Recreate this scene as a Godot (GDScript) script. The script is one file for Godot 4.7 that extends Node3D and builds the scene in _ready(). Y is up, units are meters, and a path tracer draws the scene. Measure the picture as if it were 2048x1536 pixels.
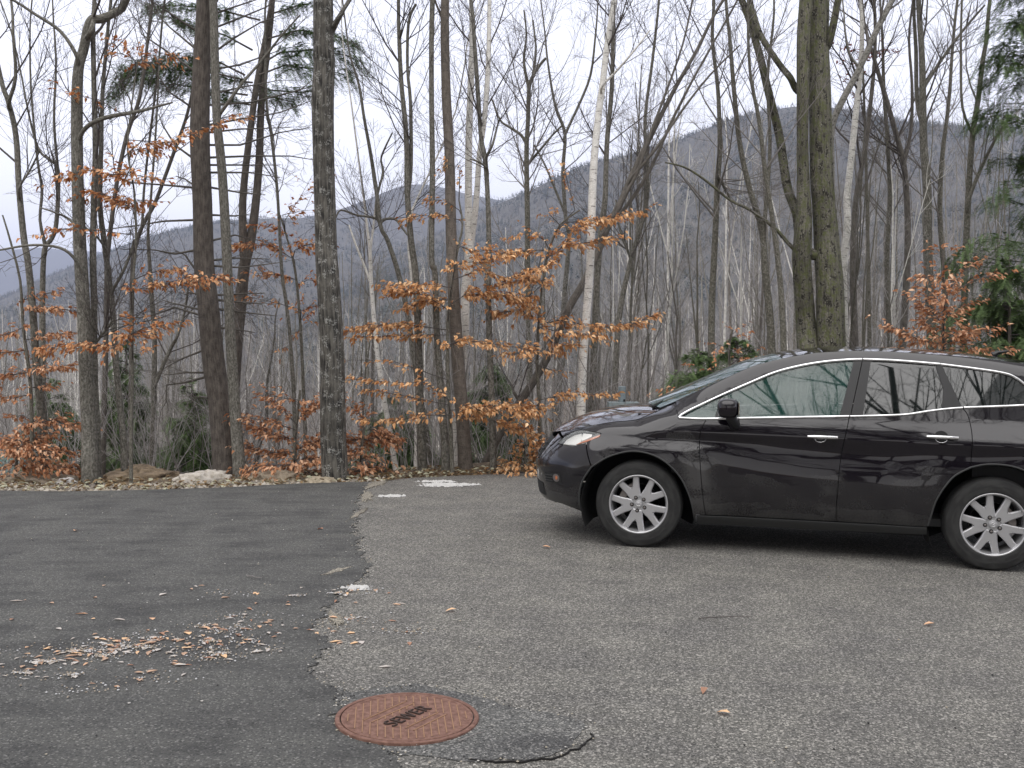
extends Node3D
# A dark crossover parked on a worn asphalt lot at the edge of a bare late-autumn wood, mountains behind, overcast sky.

var names := {}
var M := {}
var edge_x := PackedFloat32Array()
var edge_d := PackedFloat32Array()
var rg := RandomNumberGenerator.new()

func _ready():
	set_up_view()
	make_materials()
	for p in LOT_EDGE:
		edge_x.append(p[0]); edge_d.append(-p[1])
	build_terrain()
	build_lot()
	build_mountains()
	build_trees()
	build_saplings()
	build_conifers()
	build_forest()
	build_car()
	build_small_things()

func set_up_view():
	var cam := Camera3D.new()
	cam.name = "camera"
	cam.position = Vector3(0, 1.68, 0)
	cam.rotation_degrees = Vector3(-2.18, 0, 0)
	cam.fov = 40.18
	cam.near = 0.05
	cam.far = 20000.0
	add_child(cam)
	cam.current = true
	var env := Environment.new()
	env.background_mode = Environment.BG_SKY
	var sk := Sky.new()
	var sm := ProceduralSkyMaterial.new()
	sm.sky_top_color = Color(0.87, 0.882, 0.945)
	sm.sky_horizon_color = Color(0.935, 0.94, 0.975)
	sm.sky_curve = 0.22
	sm.ground_bottom_color = Color(0.30, 0.29, 0.28)
	sm.ground_horizon_color = Color(0.60, 0.60, 0.63)
	sm.ground_curve = 0.05
	sm.sun_angle_max = 1.0
	var cn := FastNoiseLite.new()
	cn.seed = 4; cn.noise_type = FastNoiseLite.TYPE_SIMPLEX_SMOOTH; cn.frequency = 0.006; cn.fractal_octaves = 4
	var ci := cn.get_seamless_image(1024, 512)
	var cd := PackedByteArray()
	cd.resize(1024 * 512 * 4)
	var cs := ci.get_data()
	for i in 1024 * 512:
		var q := clampf((cs[i] / 255.0 - 0.35) * 1.6, 0.0, 1.0)
		cd[i * 4] = 255; cd[i * 4 + 1] = 250; cd[i * 4 + 2] = 248; cd[i * 4 + 3] = int(q * 46.0)
	sm.sky_cover = ImageTexture.create_from_image(Image.create_from_data(1024, 512, false, Image.FORMAT_RGBA8, cd))
	sm.sky_cover_modulate = Color(1, 1, 1)
	sk.sky_material = sm
	env.sky = sk
	env.tonemap_mode = Environment.TONE_MAPPER_LINEAR
	env.tonemap_exposure = 1.75
	env.sdfgi_enabled = true
	env.ssao_enabled = true
	env.ssil_enabled = true
	env.fog_enabled = true
	env.fog_density = 0.00018
	env.fog_light_color = Color(0.80, 0.84, 0.95)
	var we := WorldEnvironment.new()
	we.name = "world"
	we.environment = env
	add_child(we)
	var sun := DirectionalLight3D.new()
	sun.name = "sun"
	sun.light_energy = 0.5
	sun.light_angular_distance = 70.0
	sun.light_color = Color(1.0, 0.99, 0.985)
	sun.shadow_enabled = true
	sun.rotation_degrees = Vector3(-62, -25, 0)
	add_child(sun)

# ---------------------------------------------------------------- helpers
class MB:
	var v := PackedVector3Array()
	var n := PackedVector3Array()
	var t := PackedVector2Array()
	var t2 := PackedVector2Array()
	var c := PackedColorArray()
	var ix := PackedInt32Array()
	func arrays() -> Array:
		var a := []
		a.resize(Mesh.ARRAY_MAX)
		a[Mesh.ARRAY_VERTEX] = v
		a[Mesh.ARRAY_NORMAL] = n
		if t.size() == v.size(): a[Mesh.ARRAY_TEX_UV] = t
		if t2.size() == v.size(): a[Mesh.ARRAY_TEX_UV2] = t2
		if c.size() == v.size(): a[Mesh.ARRAY_COLOR] = c
		a[Mesh.ARRAY_INDEX] = ix
		return a
	func mesh() -> ArrayMesh:
		var m := ArrayMesh.new()
		if v.size() > 2 and ix.size() > 2:
			m.add_surface_from_arrays(Mesh.PRIMITIVE_TRIANGLES, arrays())
		return m
	func tri(a: Vector3, b: Vector3, d: Vector3, nn: Vector3):
		# front faces run clockwise; nn tells the outside
		var k := v.size()
		v.append(a); v.append(b); v.append(d)
		n.append(nn); n.append(nn); n.append(nn)
		if (b - a).cross(d - a).dot(nn) > 0.0:
			ix.append(k); ix.append(k + 2); ix.append(k + 1)
		else:
			ix.append(k); ix.append(k + 1); ix.append(k + 2)
	func quad(a: Vector3, b: Vector3, d: Vector3, e: Vector3, out := Vector3.ZERO):
		var nn := (b - a).cross(d - a).normalized()
		if out != Vector3.ZERO and nn.dot(out) < 0.0: nn = -nn
		tri(a, b, d, nn); tri(a, d, e, nn)
	func box(lo: Vector3, hi: Vector3):
		var p := []
		for i in 8: p.append(Vector3(hi.x if i & 1 else lo.x, hi.y if i & 2 else lo.y, hi.z if i & 4 else lo.z))
		quad(p[0], p[1], p[3], p[2], Vector3(0, 0, -1)); quad(p[4], p[5], p[7], p[6], Vector3(0, 0, 1))
		quad(p[0], p[2], p[6], p[4], Vector3(-1, 0, 0)); quad(p[1], p[3], p[7], p[5], Vector3(1, 0, 0))
		quad(p[0], p[1], p[5], p[4], Vector3(0, -1, 0)); quad(p[2], p[3], p[7], p[6], Vector3(0, 1, 0))
	func tube(pts: PackedVector3Array, rad: PackedFloat32Array, sides: int, capped := false, rough: FastNoiseLite = null, amount := 0.0, flat := 1.0):
		var m := pts.size()
		var tg := (pts[1] - pts[0]).normalized()
		var nx := tg.cross(Vector3(0.31, 0.2, 0.93))
		if nx.length() < 0.05: nx = tg.cross(Vector3(1, 0, 0))
		nx = nx.normalized()
		var k0 := v.size()
		var ln := 0.0
		var reps := maxf(1.0, roundf(rad[0] * 6.28 / 0.4))
		for i in m:
			if i > 0: ln += pts[i].distance_to(pts[i - 1])
			var d := (pts[mini(i + 1, m - 1)] - pts[maxi(i - 1, 0)]).normalized()
			nx = (nx - d * nx.dot(d)).normalized()
			var by := d.cross(nx)
			for k in sides + 1:
				var a := TAU * k / sides
				var o := nx * cos(a) + by * sin(a) * flat
				var r := rad[i]
				if rough != null:
					var q := o * 3.0
					r *= 1.0 + amount * rough.get_noise_3d(q.x * 40.0, ln * 22.0 + q.y * 40.0, q.z * 40.0)
				v.append(pts[i] + o * r)
				n.append(o.normalized())
				t.append(Vector2(reps * k / sides, ln / 0.8))
		for i in m - 1:
			for k in sides:
				var a := k0 + i * (sides + 1) + k
				var b := a + sides + 1
				ix.append(a); ix.append(b); ix.append(a + 1)
				ix.append(a + 1); ix.append(b); ix.append(b + 1)
		if capped:
			for e in [0, m - 1]:
				var d := (pts[0] - pts[1]).normalized() if e == 0 else (pts[m - 1] - pts[m - 2]).normalized()
				var base: int = k0 + e * (sides + 1)
				var q := v.size()
				for k in sides:
					v.append(v[base + k]); n.append(d); t.append(Vector2.ZERO)
				for k in range(1, sides - 1):
					if e == 0:
						ix.append(q); ix.append(q + k); ix.append(q + k + 1)
					else:
						ix.append(q); ix.append(q + k + 1); ix.append(q + k)
	func lathe(prof: Array, seg: int, at: Vector3, axis: int):
		# prof: [radius, along], turned about axis (0 x, 1 y, 2 z); profile runs so that the outside is on its left
		var k0 := v.size()
		var m := prof.size()
		for i in m:
			var p: Vector2 = prof[i]
			var d: Vector2 = prof[mini(i + 1, m - 1)] - prof[maxi(i - 1, 0)]
			var nn := Vector2(d.y, -d.x).normalized()
			for k in seg + 1:
				var a := TAU * k / seg
				var ca := cos(a)
				var sa := sin(a)
				var o := Vector3(ca * p.x, sa * p.x, p.y)
				var q := Vector3(ca * nn.x, sa * nn.x, nn.y)
				if axis == 1:
					o = Vector3(sa * p.x, p.y, ca * p.x); q = Vector3(sa * nn.x, nn.y, ca * nn.x)
				v.append(at + o); n.append(q); t.append(Vector2(float(k) / seg, float(i) / m))
		for i in m - 1:
			for k in seg:
				var a := k0 + i * (seg + 1) + k
				var b := a + seg + 1
				face(a, b, a + 1)
				face(a + 1, b, b + 1)
	func face(a: int, b: int, d: int):
		if (v[b] - v[a]).cross(v[d] - v[a]).dot(n[a] + n[b] + n[d]) > 0.0:
			ix.append(a); ix.append(d); ix.append(b)
		else:
			ix.append(a); ix.append(b); ix.append(d)

func numbered(called: String) -> String:
	var k: int = names.get(called, 0)
	names[called] = k + 1
	return called if k == 0 else "%s_%03d" % [called, k]

func tag(o: Node, label := "", category := "", group := "", kind := ""):
	if label: o.set_meta("label", label)
	if category: o.set_meta("category", category)
	if group: o.set_meta("group", group)
	if kind: o.set_meta("kind", kind)

func thing(called: String, where := Vector3.ZERO) -> Node3D:
	var o := Node3D.new()
	o.name = numbered(called)
	add_child(o)
	o.position = where
	return o

func part(called: String, mesh: Mesh, m: Material, parent: Node) -> MeshInstance3D:
	var o := MeshInstance3D.new()
	o.name = numbered(called) if parent == self else called
	o.mesh = mesh
	if m: o.material_override = m
	parent.add_child(o, true)
	return o

func copy_of(o: Node3D, called: String) -> Node3D:
	var c: Node3D = o.duplicate()
	c.name = numbered(called)
	add_child(c)
	return c

func lin(r: float, g: float, b: float) -> Color:
	return Color(r, g, b).linear_to_srgb()

func mat(c: Color, rough := 0.8, metal := 0.0) -> StandardMaterial3D:
	var m := StandardMaterial3D.new()
	m.albedo_color = c
	m.roughness = rough
	m.metallic = metal
	return m

func noise(s: int, f: float, oct := 3, kind := FastNoiseLite.TYPE_SIMPLEX_SMOOTH) -> FastNoiseLite:
	var x := FastNoiseLite.new()
	x.seed = s; x.frequency = f; x.noise_type = kind; x.fractal_octaves = oct
	return x

func grey_of(nz: FastNoiseLite, w: int, h: int) -> PackedByteArray:
	return nz.get_seamless_image(w, h).get_data()

func ramp_image(src: PackedByteArray, w: int, h: int, stops: Array) -> Image:
	# stops: [[position, Color(linear)]]
	var lut := PackedByteArray()
	lut.resize(768)
	for i in 256:
		var x := i / 255.0
		var c: Color = stops[0][1]
		for k in stops.size() - 1:
			if x >= stops[k][0]:
				c = (stops[k][1] as Color).lerp(stops[k + 1][1], clampf((x - stops[k][0]) / (stops[k + 1][0] - stops[k][0]), 0, 1))
		c = c.linear_to_srgb()
		lut[i * 3] = int(clampf(c.r, 0, 1) * 255.0); lut[i * 3 + 1] = int(clampf(c.g, 0, 1) * 255.0); lut[i * 3 + 2] = int(clampf(c.b, 0, 1) * 255.0)
	var d := PackedByteArray()
	d.resize(w * h * 3)
	for i in w * h:
		var k := src[i] * 3
		d[i * 3] = lut[k]; d[i * 3 + 1] = lut[k + 1]; d[i * 3 + 2] = lut[k + 2]
	return Image.create_from_data(w, h, false, Image.FORMAT_RGB8, d)

func tex(im: Image) -> ImageTexture:
	return ImageTexture.create_from_image(im)

func grey_image(src: PackedByteArray, w: int, h: int) -> Image:
	return Image.create_from_data(w, h, false, Image.FORMAT_L8, src)

func bump(m: StandardMaterial3D, im: Image, scale: float):
	var b: Image = im.duplicate()
	if b.get_format() != Image.FORMAT_RGBA8: b.convert(Image.FORMAT_RGBA8)
	b.bump_map_to_normal_map(scale)
	m.normal_enabled = true
	m.normal_texture = tex(b)

func mixed(a: PackedByteArray, b: PackedByteArray, wa: float, wb: float, off := 0.0) -> PackedByteArray:
	var d := PackedByteArray()
	d.resize(a.size())
	for i in a.size():
		d[i] = int(clampf(a[i] * wa + b[i] * wb + off, 0.0, 255.0))
	return d

func stretched(nz: FastNoiseLite, w: int, h: int, sx: int, sy: int) -> PackedByteArray:
	# noise drawn out along one side
	var im := nz.get_seamless_image(w / sx, h / sy)
	im.resize(w, h, Image.INTERPOLATE_CUBIC)
	return im.get_data()

# ---------------------------------------------------------------- materials
func asphalt_material(sd: int, dark: Color, mid: Color, light: Color, grains: int, macro_lo: float) -> StandardMaterial3D:
	var w := 1024
	var fine := grey_of(noise(sd, 0.09, 3), w, w)
	var mid_n := grey_of(noise(sd + 1, 0.02, 3), w, w)
	var mx := mixed(fine, mid_n, 0.75, 0.25)
	var r := RandomNumberGenerator.new()
	r.seed = sd
	var hb := mx.duplicate()
	for g in grains:
		# a stone of the aggregate, 2 to 6 texels, lighter or darker than the binder
		var cx := r.randi_range(0, w - 1)
		var cy := r.randi_range(0, w - 1)
		var rad := 1 + int(5.5 * pow(r.randf(), 1.6))
		var val := r.randi_range(150, 255) if r.randf() < 0.62 else r.randi_range(10, 70)
		for y in range(-rad, rad + 1):
			for x in range(-rad, rad + 1):
				if x * x + y * y <= rad * rad + r.randi_range(-1, 1):
					var k := posmod(cy + y, w) * w + posmod(cx + x, w)
					mx[k] = val
					hb[k] = mini(255, 120 + val / 2)
	var m := StandardMaterial3D.new()
	m.albedo_texture = tex(ramp_image(mx, w, w, [[0.0, dark], [0.45, mid], [0.7, mid * 1.25], [1.0, light]]))
	bump(m, grey_image(hb, w, w), 2.2)
	m.normal_scale = 0.6
	m.roughness = 0.93
	var mac := mixed(grey_of(noise(sd + 2, 0.02, 6), 512, 512), stretched(noise(sd + 3, 0.05, 5), 512, 512, 4, 1), 0.55, 0.45)
	m.detail_enabled = true
	m.detail_blend_mode = BaseMaterial3D.BLEND_MODE_MUL
	m.detail_uv_layer = BaseMaterial3D.DETAIL_UV_2
	m.detail_albedo = tex(ramp_image(mac, 512, 512, [[0.25, Color(macro_lo, macro_lo, macro_lo * 1.02)], [0.5, Color(0.86, 0.86, 0.86)], [0.72, Color(1, 1, 0.985)]]))
	return m

func bark(sd: int, lo: Color, hi: Color, furrow: float, kind := "", relief := 3.0) -> StandardMaterial3D:
	var w := 256
	var h := 512
	var fine := grey_of(noise(sd, 0.06, 4), w, h)
	var long := stretched(noise(sd + 1, 0.05, 3, FastNoiseLite.TYPE_SIMPLEX), w, h, 1, 8)
	var patch := grey_of(noise(sd + 2, 0.012, 4), w, h)
	var a := mixed(fine, long, 1.0 - furrow, furrow)
	var im := ramp_image(mixed(a, patch, 0.62, 0.38), w, h, [[0.22, lo], [0.5, lo.lerp(hi, 0.55)], [0.75, hi]])
	var hb := a.duplicate()
	var r := RandomNumberGenerator.new()
	r.seed = sd
	if kind == "birch":
		for k in 90:
			var y := r.randi_range(0, h - 1)
			var x := r.randi_range(0, w - 1)
			var ln := r.randi_range(8, 60)
			var tk := 1 + int(r.randf() * r.randf() * 6.0)
			var cc := lin(0.05, 0.045, 0.04) if r.randf() < 0.6 else lin(0.2, 0.17, 0.14)
			for yy in tk:
				for xx in range(int(abs(yy - tk * 0.5) * 2), ln):
					im.set_pixel(posmod(x + xx, w), posmod(y + yy, h), cc)
					hb[posmod(y + yy, h) * w + posmod(x + xx, w)] = 60
	elif kind == "lichen" or kind == "moss":
		var ln2 := grey_of(noise(sd + 7, 0.02, 5), w, h)
		var fl := grey_of(noise(sd + 8, 0.11, 3), w, h)
		for y in h:
			for x in w:
				var k := y * w + x
				if ln2[k] + (fl[k] - 128) * 0.9 > (192 if kind == "lichen" else 172):
					var c := lin(0.36, 0.36, 0.34) if kind == "lichen" else lin(0.11, 0.125, 0.045)
					im.set_pixel(x, y, im.get_pixel(x, y).lerp(c, 0.75))
				elif kind == "moss" and fl[k] > 200:
					im.set_pixel(x, y, lin(0.42, 0.42, 0.36))
				elif kind == "moss" and ln2[k] + (fl[k] - 128) * 0.6 < 84:
					im.set_pixel(x, y, im.get_pixel(x, y).lerp(lin(0.022, 0.02, 0.015), 0.8))
	elif kind == "rings":
		for k in 26:
			var y := r.randi_range(0, h - 1)
			var cc := lin(0.08, 0.065, 0.055) if r.randf() < 0.6 else lin(0.3, 0.27, 0.24)
			var x0 := r.randi_range(0, w)
			for x in r.randi_range(30, 200):
				im.set_pixel(posmod(x0 + x, w), posmod(y + int(sin(x * 0.05) * 2.0), h), cc)
	elif kind == "spots":
		var pn := grey_of(noise(sd + 9, 0.03, 5), w, h)
		for y in h:
			for x in w:
				if pn[y * w + x] > 168: im.set_pixel(x, y, im.get_pixel(x, y).lerp(lin(0.30, 0.30, 0.27), 0.5))
				elif pn[y * w + x] < 84: im.set_pixel(x, y, im.get_pixel(x, y).lerp(lin(0.055, 0.055, 0.042), 0.55))
		for k in 60:
			var y := r.randi_range(4, h - 5)
			var x := r.randi_range(4, w - 5)
			for q in 10:
				im.set_pixel(x + r.randi_range(-2, 2), y + r.randi_range(-1, 1), lin(0.07, 0.06, 0.055))
	var m := StandardMaterial3D.new()
	m.albedo_texture = tex(im)
	m.roughness = 0.95
	bump(m, grey_image(hb, w, h), relief)
	return m

func make_materials():
	M.old_asphalt = asphalt_material(11, Color(0.038, 0.0375, 0.034), Color(0.124, 0.120, 0.109), Color(0.42, 0.40, 0.365), 34000, 0.74)
	M.new_asphalt = asphalt_material(21, Color(0.03, 0.031, 0.031), Color(0.076, 0.076, 0.072), Color(0.22, 0.215, 0.205), 15000, 0.55)
	M.patch_asphalt = asphalt_material(31, Color(0.03, 0.031, 0.03), Color(0.098, 0.098, 0.094), Color(0.34, 0.33, 0.31), 30000, 0.6)
	M.grey = bark(41, Color(0.075, 0.070, 0.058), Color(0.225, 0.213, 0.185), 0.45, "spots", 2.0)
	M.beech = bark(43, Color(0.075, 0.070, 0.055), Color(0.20, 0.188, 0.155), 0.45, "spots", 2.0)
	M.pale = bark(44, Color(0.18, 0.172, 0.155), Color(0.38, 0.365, 0.335), 0.35, "spots", 2.0)
	M.dark = bark(45, Color(0.065, 0.058, 0.052), Color(0.18, 0.165, 0.145), 0.55, "", 4.0)
	M.rough = bark(47, Color(0.016, 0.015, 0.014), Color(0.155, 0.145, 0.125), 0.82, "lichen", 9.0)
	M.hemlock = bark(49, Color(0.06, 0.052, 0.045), Color(0.18, 0.157, 0.137), 0.6, "", 7.0)
	M.brown = bark(51, Color(0.09, 0.076, 0.064), Color(0.23, 0.20, 0.17), 0.35, "rings", 2.5)
	M.birch = bark(53, Color(0.58, 0.56, 0.52), Color(0.86, 0.845, 0.80), 0.2, "birch", 1.6)
	M.moss = bark(55, Color(0.06, 0.057, 0.043), Color(0.20, 0.19, 0.155), 0.55, "moss", 4.5)
	M.moss.uv1_scale = Vector3(0.5, 0.35, 1)
	M.rough.uv1_scale = Vector3(0.5, 0.5, 1)
	M.twig = mat(lin(0.085, 0.074, 0.07), 0.9)
	M.twig_pale = mat(lin(0.21, 0.195, 0.185), 0.9)
	M.twig_light = mat(lin(0.36, 0.345, 0.34), 0.9)
	M.sand = asphalt_material(71, Color(0.07, 0.065, 0.05), Color(0.22, 0.20, 0.165), Color(0.5, 0.46, 0.38), 26000, 0.75)
	M.leaf = mat(Color(1, 1, 1), 0.75)
	M.leaf.vertex_color_use_as_albedo = true
	M.leaf.backlight_enabled = true
	M.leaf.backlight = Color(0.55, 0.36, 0.18)
	M.needle = mat(Color(1, 1, 1), 0.75)
	M.needle.vertex_color_use_as_albedo = true
	M.spray = M.needle.duplicate()
	M.spray.backlight_enabled = true
	M.spray.backlight = Color(0.40, 0.50, 0.25)
	var litter := mixed(grey_of(noise(61, 0.05, 4), 512, 512), grey_of(noise(62, 0.2, 2, FastNoiseLite.TYPE_CELLULAR), 512, 512), 0.6, 0.4)
	M.litter = mat(Color(1, 1, 1), 0.97)
	M.litter.albedo_texture = tex(ramp_image(litter, 512, 512, [[0.2, Color(0.05, 0.04, 0.03)], [0.45, Color(0.14, 0.105, 0.07)], [0.62, Color(0.22, 0.17, 0.115)], [0.85, Color(0.33, 0.27, 0.2)]]))
	M.litter.uv1_triplanar = true
	M.litter.uv1_world_triplanar = true
	M.litter.uv1_scale = Vector3(0.55, 0.55, 0.55)
	bump(M.litter, grey_image(litter, 512, 512), 6.0)
	var hl := mixed(grey_of(noise(63, 0.02, 5), 512, 512), grey_of(noise(64, 0.15, 2), 512, 512), 0.6, 0.4)
	M.hill = mat(Color(1, 1, 1), 1.0)
	M.hill.albedo_texture = tex(ramp_image(hl, 512, 512, [[0.25, Color(0.045, 0.045, 0.04)], [0.5, Color(0.08, 0.077, 0.068)], [0.75, Color(0.12, 0.112, 0.1)]]))
	M.hill.uv1_triplanar = true
	M.hill.uv1_world_triplanar = true
	M.hill.uv1_scale = Vector3(0.004, 0.004, 0.004)

# ---------------------------------------------------------------- ground
func edge_at(x: float) -> float:
	if x <= edge_x[0]: return edge_d[0]
	for i in edge_x.size() - 1:
		if x < edge_x[i + 1]:
			return lerpf(edge_d[i], edge_d[i + 1], (x - edge_x[i]) / (edge_x[i + 1] - edge_x[i]))
	return edge_d[edge_d.size() - 1]

func lot_y(x: float, z: float) -> float:
	var u := (x - 1.25) * 0.973 + (z + 9.55) * 0.23
	var k := 0.55
	var sp := u if u > 12.0 else k * log(1.0 + exp(u / k))
	return -0.0262 * minf(sp, 6.0 + 0.2 * sp)

func ground_y(x: float, z: float) -> float:
	var d := -z - edge_at(x)
	var base := lot_y(x, z)
	if d < 0.0: return base - 0.03
	if d < 1.0: return lerpf(base - 0.03, lot_y(x, z) * 0.5 - 0.03, d)
	var s := 0.17 if x < 3.0 else maxf(0.09, 0.17 - 0.01 * (x - 3.0))
	var y := lot_y(x, z) * 0.5 - 0.03
	if d < 50.0: return y - s * (d - 1.0)
	if d < 260.0: return y - s * 49.0 - 0.09 * (d - 50.0)
	return y - s * 49.0 - 0.09 * 210.0 - 0.01 * (d - 260.0)

func build_terrain():
	var xs := []
	var x := -420.0
	while x <= 420.0:
		xs.append(x)
		x += 0.45 if absf(x) < 9.0 else (1.6 if absf(x) < 40.0 else 14.0)
	var zs := []
	var z := 60.0
	while z >= -760.0:
		zs.append(z)
		z -= 4.0 if z > -11.0 else (0.35 if z > -17.0 else (1.5 if z > -70.0 else 14.0))
	var nz := noise(5, 0.09, 4)
	var mb := MB.new()
	for j in zs.size():
		for i in xs.size():
			var yy := ground_y(xs[i], zs[j])
			var d: float = -zs[j] - edge_at(xs[i])
			if d > 0.3: yy += nz.get_noise_2d(xs[i] * 3.0, zs[j] * 3.0) * minf(0.16, (d - 0.3) * 0.3) + nz.get_noise_2d(xs[i] * 0.4, zs[j] * 0.4) * minf(3.0, maxf(0.0, d - 6.0) * 0.03)
			mb.v.append(Vector3(xs[i], yy, zs[j]))
			mb.n.append(Vector3.UP)
	var w := xs.size()
	for j in zs.size() - 1:
		for i in w - 1:
			var a := j * w + i
			mb.face(a, a + 1, a + w)
			mb.face(a + 1, a + w + 1, a + w)
	# normals from neighbours
	for j in range(1, zs.size() - 1):
		for i in range(1, w - 1):
			var k := j * w + i
			var nn := (mb.v[k + 1] - mb.v[k - 1]).cross(mb.v[k - w] - mb.v[k + w]).normalized()
			mb.n[k] = nn if nn.y > 0 else -nn
	var g := part("ground", mb.mesh(), M.litter, self)
	tag(g, "leaf-littered ground falling away behind the lot", "", "", "structure")

func fill(mb: MB, poly: PackedVector2Array, cell: Vector2, place: Callable, uv: Callable, uv2 = null):
	# fill an outline with small faces, each corner put in space by place(p) -> [position, normal]
	var lo := poly[0]
	var hi := poly[0]
	for p in poly:
		lo = lo.min(p); hi = hi.max(p)
	var i0 := int(floor(lo.x / cell.x))
	var i1 := int(ceil(hi.x / cell.x))
	var j0 := int(floor(lo.y / cell.y))
	var j1 := int(ceil(hi.y / cell.y))
	var known := {}
	for i in range(i0, i1):
		for j in range(j0, j1):
			var a := Vector2(i * cell.x, j * cell.y)
			var sq := PackedVector2Array([a, a + Vector2(cell.x, 0), a + cell, a + Vector2(0, cell.y)])
			for piece in Geometry2D.intersect_polygons(sq, poly):
				if Geometry2D.is_polygon_clockwise(piece) and piece.size() < 3: continue
				var tr := Geometry2D.triangulate_polygon(piece)
				var ids := PackedInt32Array()
				for p in piece:
					var key := Vector2i(roundi(p.x * 20000.0), roundi(p.y * 20000.0))
					if not known.has(key):
						var r: Array = place.call(p)
						known[key] = mb.v.size()
						mb.v.append(r[0]); mb.n.append(r[1]); mb.t.append(uv.call(p))
						if uv2 != null: mb.t2.append(uv2.call(p))
					ids.append(known[key])
				for k in range(0, tr.size(), 3):
					mb.face(ids[tr[k]], ids[tr[k + 1]], ids[tr[k + 2]])

func ragged(poly: Array, step: float, amount: float, sd: int, from := 0, to := -1) -> PackedVector2Array:
	var nz := noise(sd, 0.9, 4)
	var out := PackedVector2Array()
	var m := poly.size()
	for i in m:
		var a := Vector2(poly[i][0], poly[i][1])
		var b := Vector2(poly[(i + 1) % m][0], poly[(i + 1) % m][1])
		var cnt := maxi(1, int(a.distance_to(b) / step))
		var live := i >= from and (to < 0 or i < to)
		if not live: cnt = 1
		for k in cnt:
			var p := a.lerp(b, float(k) / cnt)
			if live:
				p += Vector2(nz.get_noise_2d(p.x * 5.0, p.y * 5.0), nz.get_noise_2d(p.x * 5.0 + 50.0, p.y * 5.0)) * amount
				p += Vector2(nz.get_noise_2d(p.x * 28.0, p.y * 28.0), nz.get_noise_2d(p.x * 28.0 + 50.0, p.y * 28.0)) * amount * 0.45
			out.append(p)
	return out

func sheet(called: String, poly: PackedVector2Array, up: float, m: Material, label: String, cell := 0.5) -> MeshInstance3D:
	var mb := MB.new()
	var place := func(p: Vector2):
		var y := lot_y(p.x, p.y) + up
		var nn := Vector3(lot_y(p.x - 0.1, p.y) - lot_y(p.x + 0.1, p.y), 0.2, lot_y(p.x, p.y - 0.1) - lot_y(p.x, p.y + 0.1)).normalized()
		return [Vector3(p.x, y, p.y), nn]
	fill(mb, poly, Vector2(cell, cell), place, func(p: Vector2): return p / 1.1, func(p: Vector2): return p / 6.3 + Vector2(0.13, 0.31))
	# the edge has a thickness
	var m0 := poly.size()
	for i in m0:
		var a := poly[i]
		var b := poly[(i + 1) % m0]
		var ya := lot_y(a.x, a.y) + up
		var yb := lot_y(b.x, b.y) + up
		var k := mb.v.size()
		var nn := Vector3(b.y - a.y, 0, a.x - b.x).normalized()
		if Geometry2D.is_polygon_clockwise(poly): nn = -nn
		for q in [[a, ya], [b, yb], [b, yb - 0.022], [a, ya - 0.022]]:
			mb.v.append(Vector3(q[0].x, q[1], q[0].y)); mb.n.append(nn); mb.t.append(q[0] / 1.1); mb.t2.append(q[0] / 6.3)
		mb.face(k, k + 1, k + 2); mb.face(k, k + 2, k + 3)
	var o := part(called, mb.mesh(), m, self)
	tag(o, label, "", "", "structure")
	return o

func build_lot():
	var base := LOT_EDGE.duplicate()
	base.append([26.0, -14.0]); base.append([26.0, 8.0]); base.append([-22.0, 8.0]); base.append([-22.0, -10.0])
	var hole := PackedVector2Array()
	for k in 40: hole.append(Vector2(-0.47, -4.655) + Vector2.from_angle(TAU * k / 40) * 0.33)
	sheet("asphalt_lot", ragged(base, 0.12, 0.05, 3, 0, LOT_EDGE.size() - 1), 0.0, M.old_asphalt, "worn grey asphalt lot with coarse pale aggregate")
	var ov := OVERLAY.duplicate()
	ov.append([-20.0, 2.0]); ov.append([-20.0, -8.0])
	var far := []
	for p in LOT_EDGE:
		if p[0] < -1.75: far.append([p[0], p[1] + 0.03])
	ov.append_array(far)
	sheet("asphalt_overlay", ragged(ov, 0.03, 0.085, 8, 0, OVERLAY.size() - 1), 0.0065, M.new_asphalt, "darker newer asphalt covering the left of the lot")
	var ps := ragged(PATCH, 0.04, 0.03, 9)
	var cut := Geometry2D.clip_polygons(ps, hole)
	# sand and grit washed along the seams
	for q in [[-1.64, -12.5, 0.085, 0.35, 0.1], [-1.60, -11.5, 0.05, 0.36, -0.12], [-1.52, -10.3, 0.025, 0.3, 0.1], [-1.30, -7.7, 0.035, 0.14, 0.4], [-1.08, -6.35, 0.035, 0.16, -0.3]]:
		var nz := noise(int(absf(q[0] * 913.0)), 1.0, 4)
		var pl := PackedVector2Array()
		for k in 60:
			var a := TAU * k / 60.0
			var w: float = 1.0 + 0.7 * nz.get_noise_2d(cos(a) * 1.8, sin(a) * 1.8) + 0.6 * nz.get_noise_2d(cos(a) * 7.0, sin(a) * 7.0)
			pl.append(Vector2(q[0], q[1]) + Vector2(cos(a) * q[2] * w, sin(a) * q[3] * w).rotated(q[4]))
		sheet("sand_drift", pl, 0.0095, M.sand, "thin tan sand lying along the asphalt seam", 0.25)
	sheet("asphalt_patch", ps, 0.0035, M.patch_asphalt, "ragged asphalt patch around the manhole cover", 0.25)

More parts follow.
